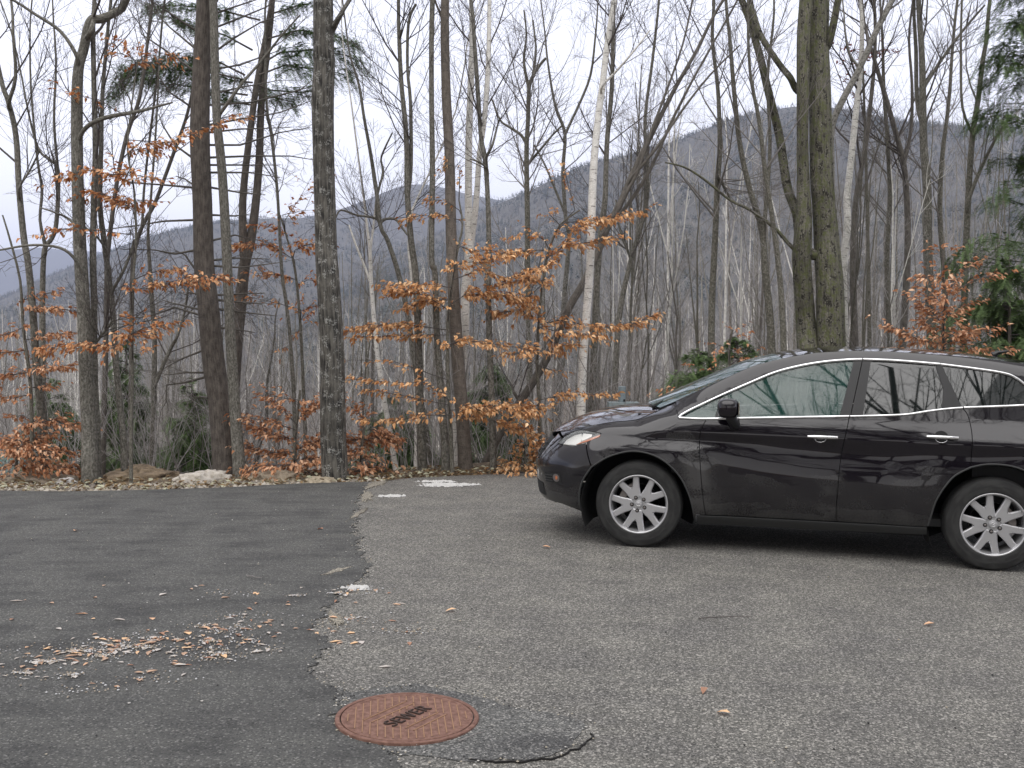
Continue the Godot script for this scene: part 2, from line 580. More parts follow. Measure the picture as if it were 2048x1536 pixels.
# ---------------------------------------------------------------- mountains
func ridge(called: String, label: String, crest: Array, zc: float, zf: float, yf: float, sd: int, count: int, size: float, green: float):
	var nz := noise(sd, 0.0016, 5)
	var cols := 150
	var rows := 34
	var x0: float = crest[0][0]
	var x1: float = crest[crest.size() - 1][0]
	var hgt := func(x: float) -> float:
		for i in crest.size() - 1:
			if x <= crest[i + 1][0]:
				var f: float = (x - crest[i][0]) / (crest[i + 1][0] - crest[i][0])
				return lerpf(crest[i][1], crest[i + 1][1], f)
		return crest[crest.size() - 1][1]
	var top := func(x: float) -> float:
		return (hgt.call(x + zc * 0.012) + hgt.call(x + zc * 0.006) + hgt.call(x) + hgt.call(x - zc * 0.006) + hgt.call(x - zc * 0.012)) / 5.0
	var spot := func(x: float, t: float) -> Vector3:
		# t: 0 foot, 1 crest, up to 1.4 behind the crest
		var hh: float = top.call(x)
		var z := lerpf(zf, zc, t)
		var y := lerpf(yf, hh, pow(minf(t, 1.0), 1.15)) if t <= 1.0 else hh - (t - 1.0) * (hh - yf) * 0.9
		y += (nz.get_noise_2d(x, z) - 0.25) * (hh - yf) * 0.26 * clampf(t * (1.0 - minf(t, 1.0)) * 4.0, 0.0, 1.0)
		return Vector3(x * lerpf(zf / zc, 1.0, t) * lerpf(1.15, 1.0, minf(t, 1.0)), y, z)
	var mb := MB.new()
	for j in rows + 1:
		for i in cols + 1:
			mb.v.append(spot.call(lerpf(x0, x1, float(i) / cols), 1.4 * j / rows))
			mb.n.append(Vector3.UP)
	var w := cols + 1
	for j in rows:
		for i in cols:
			var a := j * w + i
			mb.face(a, a + 1, a + w)
			mb.face(a + 1, a + w + 1, a + w)
	for j in range(1, rows):
		for i in range(1, cols):
			var k := j * w + i
			var nn := (mb.v[k + 1] - mb.v[k - 1]).cross(mb.v[k - w] - mb.v[k + w]).normalized()
			mb.n[k] = nn if nn.y > 0 else -nn
	var o := part(called, mb.mesh(), M.hill, self)
	tag(o, label, "", "", "structure")
	if count == 0: return
	# the wood on it: bare crowns and conifers
	var rn := RandomNumberGenerator.new()
	rn.seed = sd
	var gn := noise(sd + 3, 0.004, 4)
	for kind in 2:
		var tf := []
		var cc := []
		for k in count:
			var t := pow(rn.randf(), 0.8) * 1.04
			var x := rn.randf_range(x0, x1)
			var p: Vector3 = spot.call(x, t)
			var is_green := gn.get_noise_2d(p.x, p.z * 1.6) + (t - 0.5) * 0.25 + rn.randf_range(-0.22, 0.22) > green
			if is_green != (kind == 1): continue
			var s := size * rn.randf_range(0.6, 1.25)
			tf.append(Transform3D(Basis(Vector3.UP, rn.randf() * TAU).scaled(Vector3(s, s * rn.randf_range(0.85, 1.2), s)), p - Vector3(0, s * 0.1, 0)))
			if kind == 1:
				var q := rn.randf_range(0.6, 1.3)
				cc.append(Color(0.045 * q, 0.06 * q, 0.042 * q))
			else:
				var q := rn.randf_range(0.8, 1.25)
				cc.append(Color(0.105 * q, 0.098 * q, 0.083 * q).lerp(Color(0.16, 0.15, 0.135), rn.randf() * 0.4))
		var mm := MultiMesh.new()
		mm.transform_format = MultiMesh.TRANSFORM_3D
		mm.use_colors = true
		mm.mesh = far_conifer() if kind == 1 else far_bare()
		mm.instance_count = tf.size()
		for i in tf.size():
			mm.set_instance_transform(i, tf[i]); mm.set_instance_color(i, cc[i])
		var mi := MultiMeshInstance3D.new()
		mi.name = numbered("distant_conifers" if kind == 1 else "distant_bare_wood")
		mi.multimesh = mm
		mi.material_override = M.needle
		add_child(mi)
		tag(mi, ("dark conifers scattered over the " if kind == 1 else "bare grey wood covering the ") + label, "forest", "", "stuff")

var mesh_cache := {}
func far_conifer() -> ArrayMesh:
	if mesh_cache.has("fc"): return mesh_cache.fc
	var mb := MB.new()
	var r := RandomNumberGenerator.new()
	r.seed = 8
	for k in 26:
		var h := r.randf_range(0.08, 0.97)
		var a := r.randf() * TAU
		var rad := 0.24 * (1.0 - h) + 0.03
		var o := Vector3(cos(a), 0, sin(a))
		var s := Vector3(-sin(a), 0, cos(a)) * rad * 0.55
		var c := Vector3(0, h, 0)
		mb.tri(c + Vector3(0, 0.14, 0), c + o * rad * 1.15 - Vector3(0, 0.05, 0) + s, c + o * rad * 1.15 - Vector3(0, 0.05, 0) - s, (o + Vector3(0, 0.8, 0)).normalized())
	mb.tri(Vector3(0, 1.08, 0), Vector3(0.05, 0.8, 0), Vector3(-0.05, 0.8, 0.02), Vector3(0, 0.3, 1).normalized())
	for i in mb.v.size(): mb.c.append(Color(1, 1, 1))
	mesh_cache.fc = mb.mesh()
	return mesh_cache.fc

func far_bare() -> ArrayMesh:
	if mesh_cache.has("fb"): return mesh_cache.fb
	var mb := MB.new()
	var r := RandomNumberGenerator.new()
	r.seed = 9
	for k in 20:
		var a := r.randf() * TAU
		var o := Vector3(cos(a), 0, sin(a))
		var b := Vector3(0, r.randf_range(0.15, 0.6), 0)
		var e := b + o * r.randf_range(0.08, 0.3) + Vector3(0, r.randf_range(0.2, 0.42), 0)
		var s := Vector3(-sin(a + 0.6), 0, cos(a + 0.6)) * r.randf_range(0.012, 0.03)
		mb.tri(b - s, b + s, e, (o + Vector3(0, 0.6, 0)).normalized())
	mb.tri(Vector3(-0.03, 0, 0), Vector3(0.03, 0, 0), Vector3(0, 0.9, 0), Vector3(0, 0.2, 1).normalized())
	mb.tri(Vector3(0, 0, -0.03), Vector3(0, 0, 0.03), Vector3(0, 0.9, 0), Vector3(1, 0.2, 0).normalized())
	for i in mb.v.size(): mb.c.append(Color(1, 1, 1))
	mesh_cache.fb = mb.mesh()
	return mesh_cache.fb

func build_mountains():
	ridge("mountain", "steep wooded mountain filling the right of the picture", [[-620, -20], [-420, 40], [-277, 111], [-148, 179], [-63, 226], [-12, 249], [31, 265], [73, 287], [107, 304], [150, 315], [201, 326], [252, 340], [303, 358], [362, 383], [421, 400], [489, 410], [557, 407], [608, 397], [659, 383], [727, 378], [795, 374], [870, 369], [1085, 360], [1511, 330]], -1800.0, -420.0, -36.0, 71, 60000, 6.5, 0.02)
	ridge("mountain", "lower wooded shoulder rising from the left of the picture", [[-2375, 150], [-1884, 55], [-1513, 55], [-1265, 115], [-1140, 170], [-1041, 211], [-954, 244], [-867, 277], [-769, 299], [-645, 314], [-522, 319], [-399, 299], [-276, 262], [-153, 225], [94, 150]], -2600.0, -620.0, -40.0, 81, 30000, 8.0, 0.05)
	ridge("mountain", "blue peaked mountain in the middle distance", [[-1500, 200], [-1236, 280], [-894, 406], [-689, 442], [-586, 464], [-484, 503], [-399, 541], [-355, 551], [-313, 553], [-245, 540], [-160, 519], [-58, 501], [44, 484], [130, 450], [471, 365], [900, 250]], -3600.0, -1500.0, -20.0, 91, 15000, 8.5, 0.12)
	ridge("mountain", "faint blue range on the far left horizon", [[-9000, 560], [-5723, 626], [-4063, 635], [-3300, 635], [-3123, 652], [-2951, 629], [-2404, 609], [-1740, 559], [-412, 493], [2000, 400]], -7000.0, -4200.0, 0.0, 95, 0, 20.0, 0.0)

var TREES: Array = [
	{"h":"far left forked tree","n":"bare_tree","k":"grey","l":"slim grey forked tree at the far left edge of the picture","b":[0.4,20,1.5],"s":10,"p":[[-6.015,-0.228,-13.4,0.064],[-6.016,-0.01,-13.4,0.057],[-6.021,0.824,-13.4,0.054],[-6.08,1.483,-13.415,0.048],[-6.127,2.134,-13.444,0.045],[-6.19,2.722,-13.479,0.041],[-6.261,3.027,-13.532,0.041],[-6.327,3.681,-13.561,0.038],[-6.377,4.346,-13.612,0.035],[-6.439,4.767,-13.555,0.032],[-6.51,4.981,-13.551,0.029],[-6.635,5.507,-13.604,0.026],[-6.716,6.082,-13.622,0.019],[-6.991,7.369,-13.671,0.015],[-7.202,8.655,-13.676,0.01],[-7.209,9.942,-14.18,0.005]],"m":[[[-6.365,4.731,-13.4,0.026],[-6.234,5.03,-13.321,0.022],[-6.227,5.546,-13.259,0.019],[-6.299,6.002,-13.376,0.016],[-6.578,7.247,-13.604,0.012],[-6.867,8.492,-13.941,0.008],[-7.159,9.737,-14.778,0.004]],[[-6.252,3.657,-13.4,0.016],[-6.156,3.901,-13.504,0.013],[-5.987,4.14,-13.423,0.01]]]},
	{"h":"wavering thin stem","n":"bare_tree","k":"grey","l":"wavering thin dark-barked stem between the far left tree and the crooked maple","b":[0.4,18,1.3],"s":10,"p":[[-6.324,-0.384,-14.2,0.049],[-6.328,-0.097,-14.2,0.044],[-6.351,0.923,-14.2,0.044],[-6.37,1.701,-14.258,0.041],[-6.379,2.393,-14.303,0.037],[-6.331,2.952,-14.277,0.034],[-6.258,3.106,-14.333,0.03],[-6.188,3.337,-14.337,0.03],[-6.165,4.028,-14.359,0.027],[-6.256,4.17,-14.323,0.02],[-6.42,4.308,-14.376,0.017],[-6.552,4.723,-14.399,0.014],[-6.851,5.96,-14.528,0.01],[-7.406,7.197,-14.736,0.007],[-7.989,8.434,-14.995,0.004]],"m":[[[-6.282,2.979,-14.2,0.027],[-6.325,3.341,-14.144,0.02],[-6.304,3.745,-14.173,0.02],[-6.296,4.12,-14.034,0.017],[-6.388,5.051,-14.084,0.014],[-6.367,5.825,-14.039,0.01],[-6.31,6.199,-13.985,0.01],[-6.12,7.472,-13.86,0.008],[-5.93,8.744,-13.5,0.005],[-6.045,10.017,-13.015,0.003]],[[-6.097,4.002,-14.2,0.02],[-6.082,4.653,-14.066,0.017],[-6.072,5.46,-14.136,0.014],[-6.148,6.279,-14.233,0.01],[-6.196,7.565,-14.425,0.008],[-6.346,8.851,-14.83,0.005],[-6.828,10.137,-14.974,0.003]]]},
	{"h":"crooked maple","n":"bare_tree","k":"grey","l":"tall grey maple with a crooked top bending right into a pale limb","b":[0.45,10,1.2],"s":16,"p":[[-5.139,-0.15,-12.75,0.122],[-5.141,-0.026,-12.75,0.109],[-5.148,0.268,-12.75,0.097],[-5.17,0.654,-12.805,0.088],[-5.185,1.492,-12.768,0.082],[-5.213,2.112,-12.799,0.079],[-5.261,2.74,-12.85,0.076],[-5.291,2.964,-12.903,0.076],[-5.295,3.787,-12.885,0.07],[-5.281,4.61,-12.867,0.067],[-5.257,5.019,-12.87,0.061],[-5.207,5.256,-12.903,0.058],[-5.098,5.572,-12.856,0.058],[-4.994,5.617,-12.886,0.052],[-4.892,5.67,-12.922,0.049],[-4.76,5.767,-12.965,0.046],[-4.678,5.864,-12.909,0.043],[-4.0,6.767,-12.436,0.032],[-3.073,7.67,-11.615,0.022],[-2.465,8.573,-10.963,0.012]],"m":[[[-5.236,5.154,-12.75,0.024],[-5.429,5.437,-12.763,0.021],[-5.714,5.628,-12.71,0.018],[-5.908,5.753,-12.659,0.015],[-6.048,5.8,-12.569,0.012]],[[-5.135,4.279,-12.75,0.027],[-4.873,4.377,-12.652,0.027],[-4.46,4.472,-12.705,0.021],[-4.278,4.563,-12.844,0.015],[-4.083,4.583,-12.749,0.009]],[[-5.045,5.445,-12.75,0.036],[-5.066,5.665,-12.886,0.024],[-5.055,5.847,-12.896,0.018],[-5.039,7.143,-12.934,0.014],[-4.74,8.439,-13.056,0.009],[-4.874,9.735,-13.496,0.005]],[[-5.221,2.997,-12.75,0.021],[-5.388,3.191,-12.866,0.015],[-5.513,3.265,-12.736,0.012],[-5.692,3.325,-12.734,0.009]],[[-5.204,2.575,-12.75,0.021],[-5.362,2.807,-12.647,0.018],[-5.75,2.873,-12.711,0.015],[-6.234,2.824,-12.837,0.012]]]},
	{"h":"stem touching the maple","n":"bare_tree","k":"grey","l":"thin straight stem touching the right side of the crooked maple","b":[0.4,18,1.2],"s":10,"p":[[-5.145,-0.164,-13.0,0.052],[-5.147,0.022,-13.0,0.046],[-5.156,0.676,-13.0,0.046],[-5.182,1.059,-13.035,0.043],[-5.167,1.668,-12.987,0.04],[-5.155,2.223,-12.98,0.04],[-5.143,2.747,-12.937,0.04],[-5.136,3.449,-12.979,0.037],[-5.1,4.005,-12.954,0.034],[-5.103,4.834,-12.949,0.031],[-5.128,5.576,-13.008,0.028],[-5.121,5.922,-13.051,0.025],[-5.107,7.212,-13.212,0.019],[-4.96,8.502,-13.379,0.013],[-5.196,9.792,-13.61,0.007]],"m":[[[-5.172,1.668,-13.0,0.019],[-4.963,1.883,-12.901,0.015],[-4.888,1.974,-12.867,0.012]]]},
	{"h":"pale left-leaning stem","n":"bare_tree","k":"grey","l":"pale slim stem leaning left above the brown boulder","b":[0.4,22,1.3],"s":10,"p":[[-4.887,-0.193,-13.2,0.049],[-4.891,0.041,-13.2,0.044],[-4.903,0.515,-13.2,0.041],[-4.989,1.27,-13.255,0.038],[-5.034,2.021,-13.27,0.038],[-5.072,2.455,-13.27,0.035],[-5.126,2.986,-13.251,0.035],[-5.15,3.417,-13.202,0.031],[-5.118,4.045,-13.174,0.028],[-5.101,4.792,-13.208,0.025],[-5.067,5.334,-13.252,0.022],[-4.989,5.957,-13.236,0.019],[-4.762,7.247,-13.143,0.014],[-4.588,8.536,-13.011,0.01],[-4.604,9.826,-12.948,0.005]],"m":[[[-5.003,2.357,-13.2,0.022],[-4.858,2.571,-13.139,0.019],[-4.747,2.82,-13.135,0.019],[-4.734,2.982,-13.21,0.016]],[[-5.083,2.856,-13.2,0.016],[-5.195,3.037,-13.142,0.013],[-5.493,3.238,-13.267,0.009]]]},
	{"h":"dark right-leaning stem","n":"bare_tree","k":"dark","l":"dark slender stem leaning right across the sky left of the brown conifer","b":[0.35,20,1.3],"s":10,"p":[[-5.88,-0.491,-15.0,0.048],[-5.874,-0.197,-15.0,0.043],[-5.838,0.737,-15.0,0.039],[-5.799,1.738,-15.01,0.036],[-5.756,2.588,-14.951,0.032],[-5.74,2.921,-14.957,0.032],[-5.594,3.882,-14.927,0.029],[-5.443,4.608,-14.947,0.029],[-5.243,5.18,-14.943,0.025],[-5.125,6.048,-14.981,0.021],[-5.068,6.527,-14.999,0.018],[-4.952,7.817,-15.003,0.014],[-4.649,9.107,-14.897,0.009],[-4.719,10.397,-14.833,0.005]],"m":[]},
	{"h":"second dark leaning stem","n":"bare_tree","k":"dark","l":"second dark stem fanning right beside the brown conifer","b":[0.35,20,1.3],"s":10,"p":[[-5.648,-0.563,-15.4,0.045],[-5.64,-0.247,-15.4,0.04],[-5.595,0.859,-15.4,0.037],[-5.589,1.952,-15.444,0.033],[-5.554,2.963,-15.467,0.033],[-5.443,3.4,-15.524,0.029],[-5.281,3.729,-15.579,0.029],[-5.13,4.104,-15.581,0.026],[-4.971,4.528,-15.585,0.026],[-4.753,5.096,-15.545,0.022],[-4.64,5.774,-15.585,0.018],[-4.586,6.733,-15.637,0.015],[-4.467,8.029,-15.642,0.011],[-4.33,9.325,-15.976,0.008],[-4.165,10.621,-15.777,0.004]],"m":[[[-5.4,3.387,-15.4,0.022],[-5.38,3.93,-15.446,0.018],[-5.274,4.723,-15.424,0.018],[-5.165,5.597,-15.459,0.015],[-5.067,6.7,-15.536,0.011],[-4.9,7.992,-15.768,0.008],[-5.002,9.284,-15.751,0.006],[-4.616,10.576,-16.059,0.003]]]},
	{"h":"mossy slim trunk","n":"bare_tree","k":"grey","l":"mossy slim trunk with a leaning side limb left of the brown conifer","b":[0.5,14,1.1],"s":10,"p":[[-5.241,-0.537,-15.2,0.053],[-5.231,-0.135,-15.2,0.047],[-5.211,0.288,-15.2,0.043],[-5.196,0.955,-15.222,0.04],[-5.184,1.702,-15.238,0.036],[-5.194,2.315,-15.183,0.033],[-5.216,2.746,-15.18,0.029],[-5.226,3.244,-15.147,0.022],[-5.175,3.595,-15.093,0.018],[-5.031,4.866,-14.995,0.014],[-4.946,6.138,-14.983,0.009],[-4.636,7.409,-14.618,0.005]],"m":[[[-5.187,1.058,-15.2,0.029],[-5.048,1.405,-15.231,0.029],[-4.93,1.666,-15.257,0.025],[-4.832,1.803,-15.183,0.022],[-4.754,2.174,-15.296,0.018],[-4.648,2.601,-15.156,0.014]]]},
	{"h":"brown conifer","n":"conifer_tree","k":"hemlock","l":"stout brown conifer trunk bristling with dead horizontal branches","b":[9,0,0],"s":22,"p":[[-3.715,-0.224,-13.6,0.181],[-3.72,-0.055,-13.6,0.162],[-3.743,0.174,-13.6,0.149],[-3.775,0.813,-13.573,0.142],[-3.855,1.48,-13.563,0.139],[-3.899,2.136,-13.516,0.133],[-3.962,2.728,-13.556,0.126],[-3.969,3.461,-13.541,0.123],[-3.974,4.322,-13.485,0.123],[-3.95,5.182,-13.499,0.11],[-3.894,6.026,-13.45,0.094],[-3.848,7.322,-13.352,0.071],[-3.504,8.617,-13.11,0.049],[-3.697,9.912,-12.945,0.026]],"m":[]},
	{"h":"smooth grey trunk","n":"bare_tree","k":"grey","l":"smooth grey trunk hugging the right side of the brown conifer","b":[0.55,8,1.2],"s":14,"p":[[-3.429,-0.15,-13.2,0.099],[-3.434,-0.01,-13.2,0.088],[-3.461,0.408,-13.2,0.075],[-3.503,1.051,-13.217,0.069],[-3.541,1.912,-13.201,0.063],[-3.563,2.871,-13.158,0.06],[-3.612,3.834,-13.17,0.057],[-3.67,4.471,-13.178,0.053],[-3.707,5.329,-13.233,0.053],[-3.735,5.974,-13.289,0.05],[-3.826,7.268,-13.283,0.038],[-4.085,8.562,-13.749,0.026],[-3.854,9.856,-13.523,0.014]],"m":[[[-3.676,4.476,-13.2,0.022],[-3.485,4.693,-13.099,0.022],[-3.337,4.916,-13.136,0.019],[-3.144,5.19,-13.245,0.016],[-2.885,5.489,-13.21,0.013],[-2.63,5.759,-13.191,0.009]]]},
	{"h":"twin-stemmed hemlock","n":"hemlock_tree","k":"hemlock","l":"twin-stemmed hemlock with green sprays behind the grey trunk","b":[9,0,0],"s":12,"p":[[-4.199,-0.583,-15.6,0.112],[-4.192,-0.272,-15.6,0.1],[-4.151,0.848,-15.6,0.097],[-4.083,1.703,-15.575,0.093],[-4.025,2.333,-15.632,0.089],[-3.965,2.843,-15.617,0.082],[-3.878,3.24,-15.673,0.067],[-3.803,3.874,-15.722,0.059],[-3.755,4.504,-15.734,0.056],[-3.712,5.256,-15.705,0.052],[-3.629,6.041,-15.763,0.045],[-3.548,6.774,-15.762,0.037],[-3.45,8.066,-15.616,0.028],[-3.268,9.358,-15.889,0.019],[-3.138,10.65,-16.1,0.01]],"m":[[[-3.96,2.842,-15.6,0.067],[-3.991,3.612,-15.634,0.056],[-3.953,4.109,-15.618,0.052],[-3.858,4.728,-15.56,0.048],[-3.768,5.489,-15.639,0.045],[-3.673,6.106,-15.731,0.037],[-3.549,6.575,-15.594,0.03],[-3.527,6.758,-15.604,0.026],[-3.272,8.048,-15.583,0.02],[-3.347,9.338,-15.871,0.014],[-3.323,10.627,-15.355,0.007]]]},
	{"h":"very thin pale stem","n":"bare_tree","k":"grey","l":"very thin pale stem between the brown conifer and the big dark trunk","b":[0.35,20,1.0],"s":10,"p":[[-3.029,-0.355,-14.6,0.031],[-3.03,-0.147,-14.6,0.028],[-3.035,0.901,-14.6,0.028],[-3.072,1.701,-14.575,0.024],[-3.12,2.172,-14.588,0.024],[-3.184,2.649,-14.585,0.024],[-3.212,3.133,-14.602,0.021],[-3.25,3.836,-14.615,0.021],[-3.327,4.549,-14.644,0.021],[-3.381,5.004,-14.598,0.017],[-3.399,6.177,-14.63,0.014],[-3.377,6.427,-14.606,0.014],[-3.305,7.716,-14.543,0.011],[-3.14,9.006,-14.381,0.007],[-3.143,10.295,-14.015,0.004]],"m":[]},
	{"h":"massive dark trunk","n":"bare_tree","k":"rough","l":"massive dark rough-barked trunk rising from the orange bushes","b":[9,0,0],"s":28,"p":[[-2.187,-0.15,-13.0,0.215],[-2.188,-0.047,-13.0,0.192],[-2.2,0.084,-13.0,0.167],[-2.218,0.488,-13.011,0.158],[-2.212,0.853,-12.955,0.155],[-2.209,1.49,-12.926,0.149],[-2.257,2.465,-12.92,0.139],[-2.283,2.756,-12.97,0.136],[-2.305,3.331,-13.017,0.13],[-2.315,3.809,-13.022,0.127],[-2.312,4.632,-12.964,0.133],[-2.296,5.094,-12.997,0.13],[-2.3,5.262,-12.989,0.127],[-2.309,5.88,-12.998,0.118],[-2.298,7.18,-13.022,0.089],[-2.152,8.48,-13.105,0.061],[-2.448,9.779,-12.738,0.033]],"m":[[[-2.202,5.519,-13.0,0.043],[-2.138,5.584,-12.915,0.037],[-2.056,5.686,-12.858,0.028],[-1.99,5.847,-12.95,0.025],[-1.479,6.911,-13.503,0.019],[-1.161,7.975,-14.3,0.013],[-0.497,9.039,-14.412,0.007]]]},
	{"h":"crooked-elbow stem","n":"bare_tree","k":"grey","l":"bent dead-looking stem with a crooked elbow right of the big dark trunk","b":[0.5,16,1.1],"s":10,"p":[[-1.172,-0.288,-15.0,0.052],[-1.176,-0.183,-15.0,0.046],[-1.21,0.306,-15.0,0.043],[-1.326,1.025,-14.957,0.043],[-1.409,1.595,-14.955,0.039],[-1.507,2.235,-14.96,0.039],[-1.626,2.73,-14.96,0.036],[-1.764,3.152,-14.94,0.032],[-1.85,3.324,-14.898,0.029],[-1.898,3.711,-14.909,0.029],[-1.951,4.068,-14.946,0.029],[-1.999,4.409,-14.894,0.025],[-2.076,4.856,-14.862,0.021],[-2.149,5.316,-14.9,0.018],[-2.279,5.743,-14.935,0.014],[-2.349,6.235,-14.955,0.011],[-2.48,7.521,-14.862,0.008],[-2.478,8.807,-14.937,0.006],[-3.226,10.093,-14.801,0.003]],"m":[[[-1.862,3.335,-15.0,0.025],[-1.922,3.573,-14.921,0.021],[-1.898,3.824,-14.962,0.018],[-1.841,4.126,-15.089,0.018],[-1.876,4.314,-15.148,0.014],[-1.82,4.437,-15.046,0.014],[-1.692,4.672,-14.988,0.011]],[[-1.933,3.463,-15.0,0.018],[-2.202,3.5,-14.902,0.014],[-2.418,3.574,-14.933,0.014],[-2.486,3.466,-14.909,0.011]],[[-1.84,3.441,-15.0,0.018],[-1.666,3.46,-15.034,0.021],[-1.568,3.346,-14.906,0.018],[-1.466,3.208,-14.797,0.014]]]},
	{"h":"left-leaning birch","n":"birch_tree","k":"birch","l":"thin pale birch leaning left beside the dark trunk","b":[0.45,14,1.0],"s":10,"p":[[-1.676,-0.443,-15.5,0.054],[-1.683,-0.334,-15.5,0.048],[-1.733,-0.111,-15.5,0.044],[-1.807,0.413,-15.449,0.041],[-1.901,1.006,-15.396,0.037],[-1.98,1.593,-15.405,0.033],[-2.025,2.032,-15.434,0.033],[-2.072,2.62,-15.479,0.03],[-2.079,3.056,-15.435,0.026],[-2.113,3.346,-15.427,0.018],[-2.159,3.779,-15.405,0.015],[-2.297,5.07,-15.207,0.011],[-2.492,6.361,-15.539,0.008],[-2.425,7.652,-15.52,0.004]],"m":[[[-2.075,2.548,-15.5,0.018],[-2.153,2.771,-15.537,0.018],[-2.299,3.138,-15.538,0.015],[-2.418,3.444,-15.653,0.011]],[[-2.08,3.061,-15.5,0.018],[-2.031,3.504,-15.534,0.015],[-1.992,3.788,-15.468,0.011]]]},
	{"h":"speckled birch","n":"birch_tree","k":"birch","l":"slender speckled birch upright behind the bent grey stem","b":[0.4,16,1.0],"s":10,"p":[[-1.381,-0.351,-15.2,0.053],[-1.381,-0.222,-15.2,0.047],[-1.379,0.288,-15.2,0.04],[-1.382,0.871,-15.171,0.036],[-1.405,1.304,-15.201,0.033],[-1.41,1.955,-15.203,0.029],[-1.439,2.601,-15.159,0.025],[-1.478,3.028,-15.127,0.022],[-1.446,3.526,-15.111,0.018],[-1.333,3.814,-15.14,0.014],[-0.81,5.02,-15.212,0.011],[-0.588,6.225,-15.276,0.008],[-0.211,7.431,-15.834,0.004]],"m":[]},
	{"h":"double-stemmed grey tree","n":"bare_tree","k":"grey","l":"grey double-stemmed tree left of the straight pole-like tree","b":[0.45,24,1.3],"s":12,"p":[[-1.188,-0.15,-14.0,0.075],[-1.191,-0.038,-14.0,0.067],[-1.216,0.532,-14.0,0.06],[-1.236,1.013,-14.011,0.057],[-1.25,1.926,-13.98,0.05],[-1.285,2.612,-14.025,0.047],[-1.343,3.062,-14.023,0.043],[-1.385,3.634,-14.002,0.04],[-1.393,4.199,-14.037,0.037],[-1.412,4.641,-13.981,0.033],[-1.466,5.203,-14.008,0.03],[-1.489,6.189,-13.954,0.023],[-1.411,7.487,-13.829,0.018],[-1.683,8.785,-14.044,0.012],[-1.24,10.082,-13.594,0.007]],"m":[[[-1.385,3.621,-14.0,0.03],[-1.346,4.063,-14.09,0.027],[-1.34,4.865,-13.989,0.023],[-1.381,5.318,-14.024,0.02],[-1.361,5.913,-13.983,0.02],[-1.255,6.123,-13.909,0.017]]]},
	{"h":"pole-like tree","n":"bare_tree","k":"grey","l":"straight pole-like grey tree in front of the brown ringed trunk","b":[0.6,12,1.2],"s":12,"p":[[-0.877,-0.15,-13.8,0.07],[-0.877,-0.034,-13.8,0.062],[-0.883,0.35,-13.8,0.056],[-0.935,1.022,-13.814,0.049],[-0.991,1.923,-13.795,0.043],[-1.007,2.596,-13.782,0.039],[-1.049,2.82,-13.738,0.039],[-1.036,3.933,-13.778,0.036],[-1.047,5.04,-13.796,0.033],[-1.034,6.15,-13.832,0.033],[-0.934,7.449,-13.87,0.025],[-0.958,8.748,-13.874,0.017],[-0.814,10.047,-14.055,0.009]],"m":[]},
	{"h":"brown ringed trunk","n":"bare_tree","k":"brown","l":"sturdy brown ringed trunk in the middle of the tree line","b":[0.75,6,1.4],"s":16,"p":[[-0.608,-0.15,-14.0,0.123],[-0.609,-0.072,-14.0,0.11],[-0.622,0.062,-14.0,0.1],[-0.653,0.603,-13.952,0.09],[-0.682,1.018,-13.896,0.087],[-0.745,1.924,-13.86,0.08],[-0.786,2.747,-13.805,0.073],[-0.807,3.502,-13.851,0.07],[-0.818,4.166,-13.849,0.067],[-0.864,5.061,-13.88,0.06],[-0.87,6.146,-13.82,0.053],[-0.785,7.444,-13.713,0.041],[-0.921,8.742,-13.698,0.028],[-1.182,10.04,-13.916,0.015]],"m":[[[-0.883,5.814,-14.0,0.02],[-0.941,6.012,-13.905,0.017],[-1.017,6.194,-13.869,0.013],[-1.415,7.377,-13.746,0.01],[-2.113,8.559,-13.547,0.007],[-2.728,9.742,-13.377,0.004]]]},
	{"h":"forked white birch","n":"birch_tree","k":"birch","l":"bright white forked birch behind the brown ringed trunk","b":[0.55,14,1.2],"s":14,"p":[[-0.773,-0.15,-14.3,0.076],[-0.773,-0.11,-14.3,0.068],[-0.771,0.535,-14.3,0.058],[-0.721,1.055,-14.268,0.058],[-0.652,1.585,-14.266,0.058],[-0.635,1.93,-14.21,0.058],[-0.63,2.398,-14.261,0.061],[-0.581,2.855,-14.245,0.065],[-0.589,3.561,-14.298,0.051],[-0.582,4.485,-14.32,0.048],[-0.554,5.287,-14.341,0.044],[-0.54,5.78,-14.338,0.034],[-0.555,6.33,-14.391,0.027],[-0.549,7.624,-14.579,0.021],[-0.54,8.917,-14.505,0.014],[-0.901,10.211,-15.037,0.008]],"m":[[[-0.57,2.954,-14.3,0.048],[-0.483,3.544,-14.167,0.041],[-0.433,4.209,-14.092,0.037],[-0.363,4.64,-13.973,0.034],[-0.315,5.298,-13.946,0.034],[-0.298,6.229,-14.078,0.027],[-0.319,7.516,-14.271,0.021],[-0.353,8.803,-14.305,0.014],[-0.068,10.09,-14.931,0.008]]]},
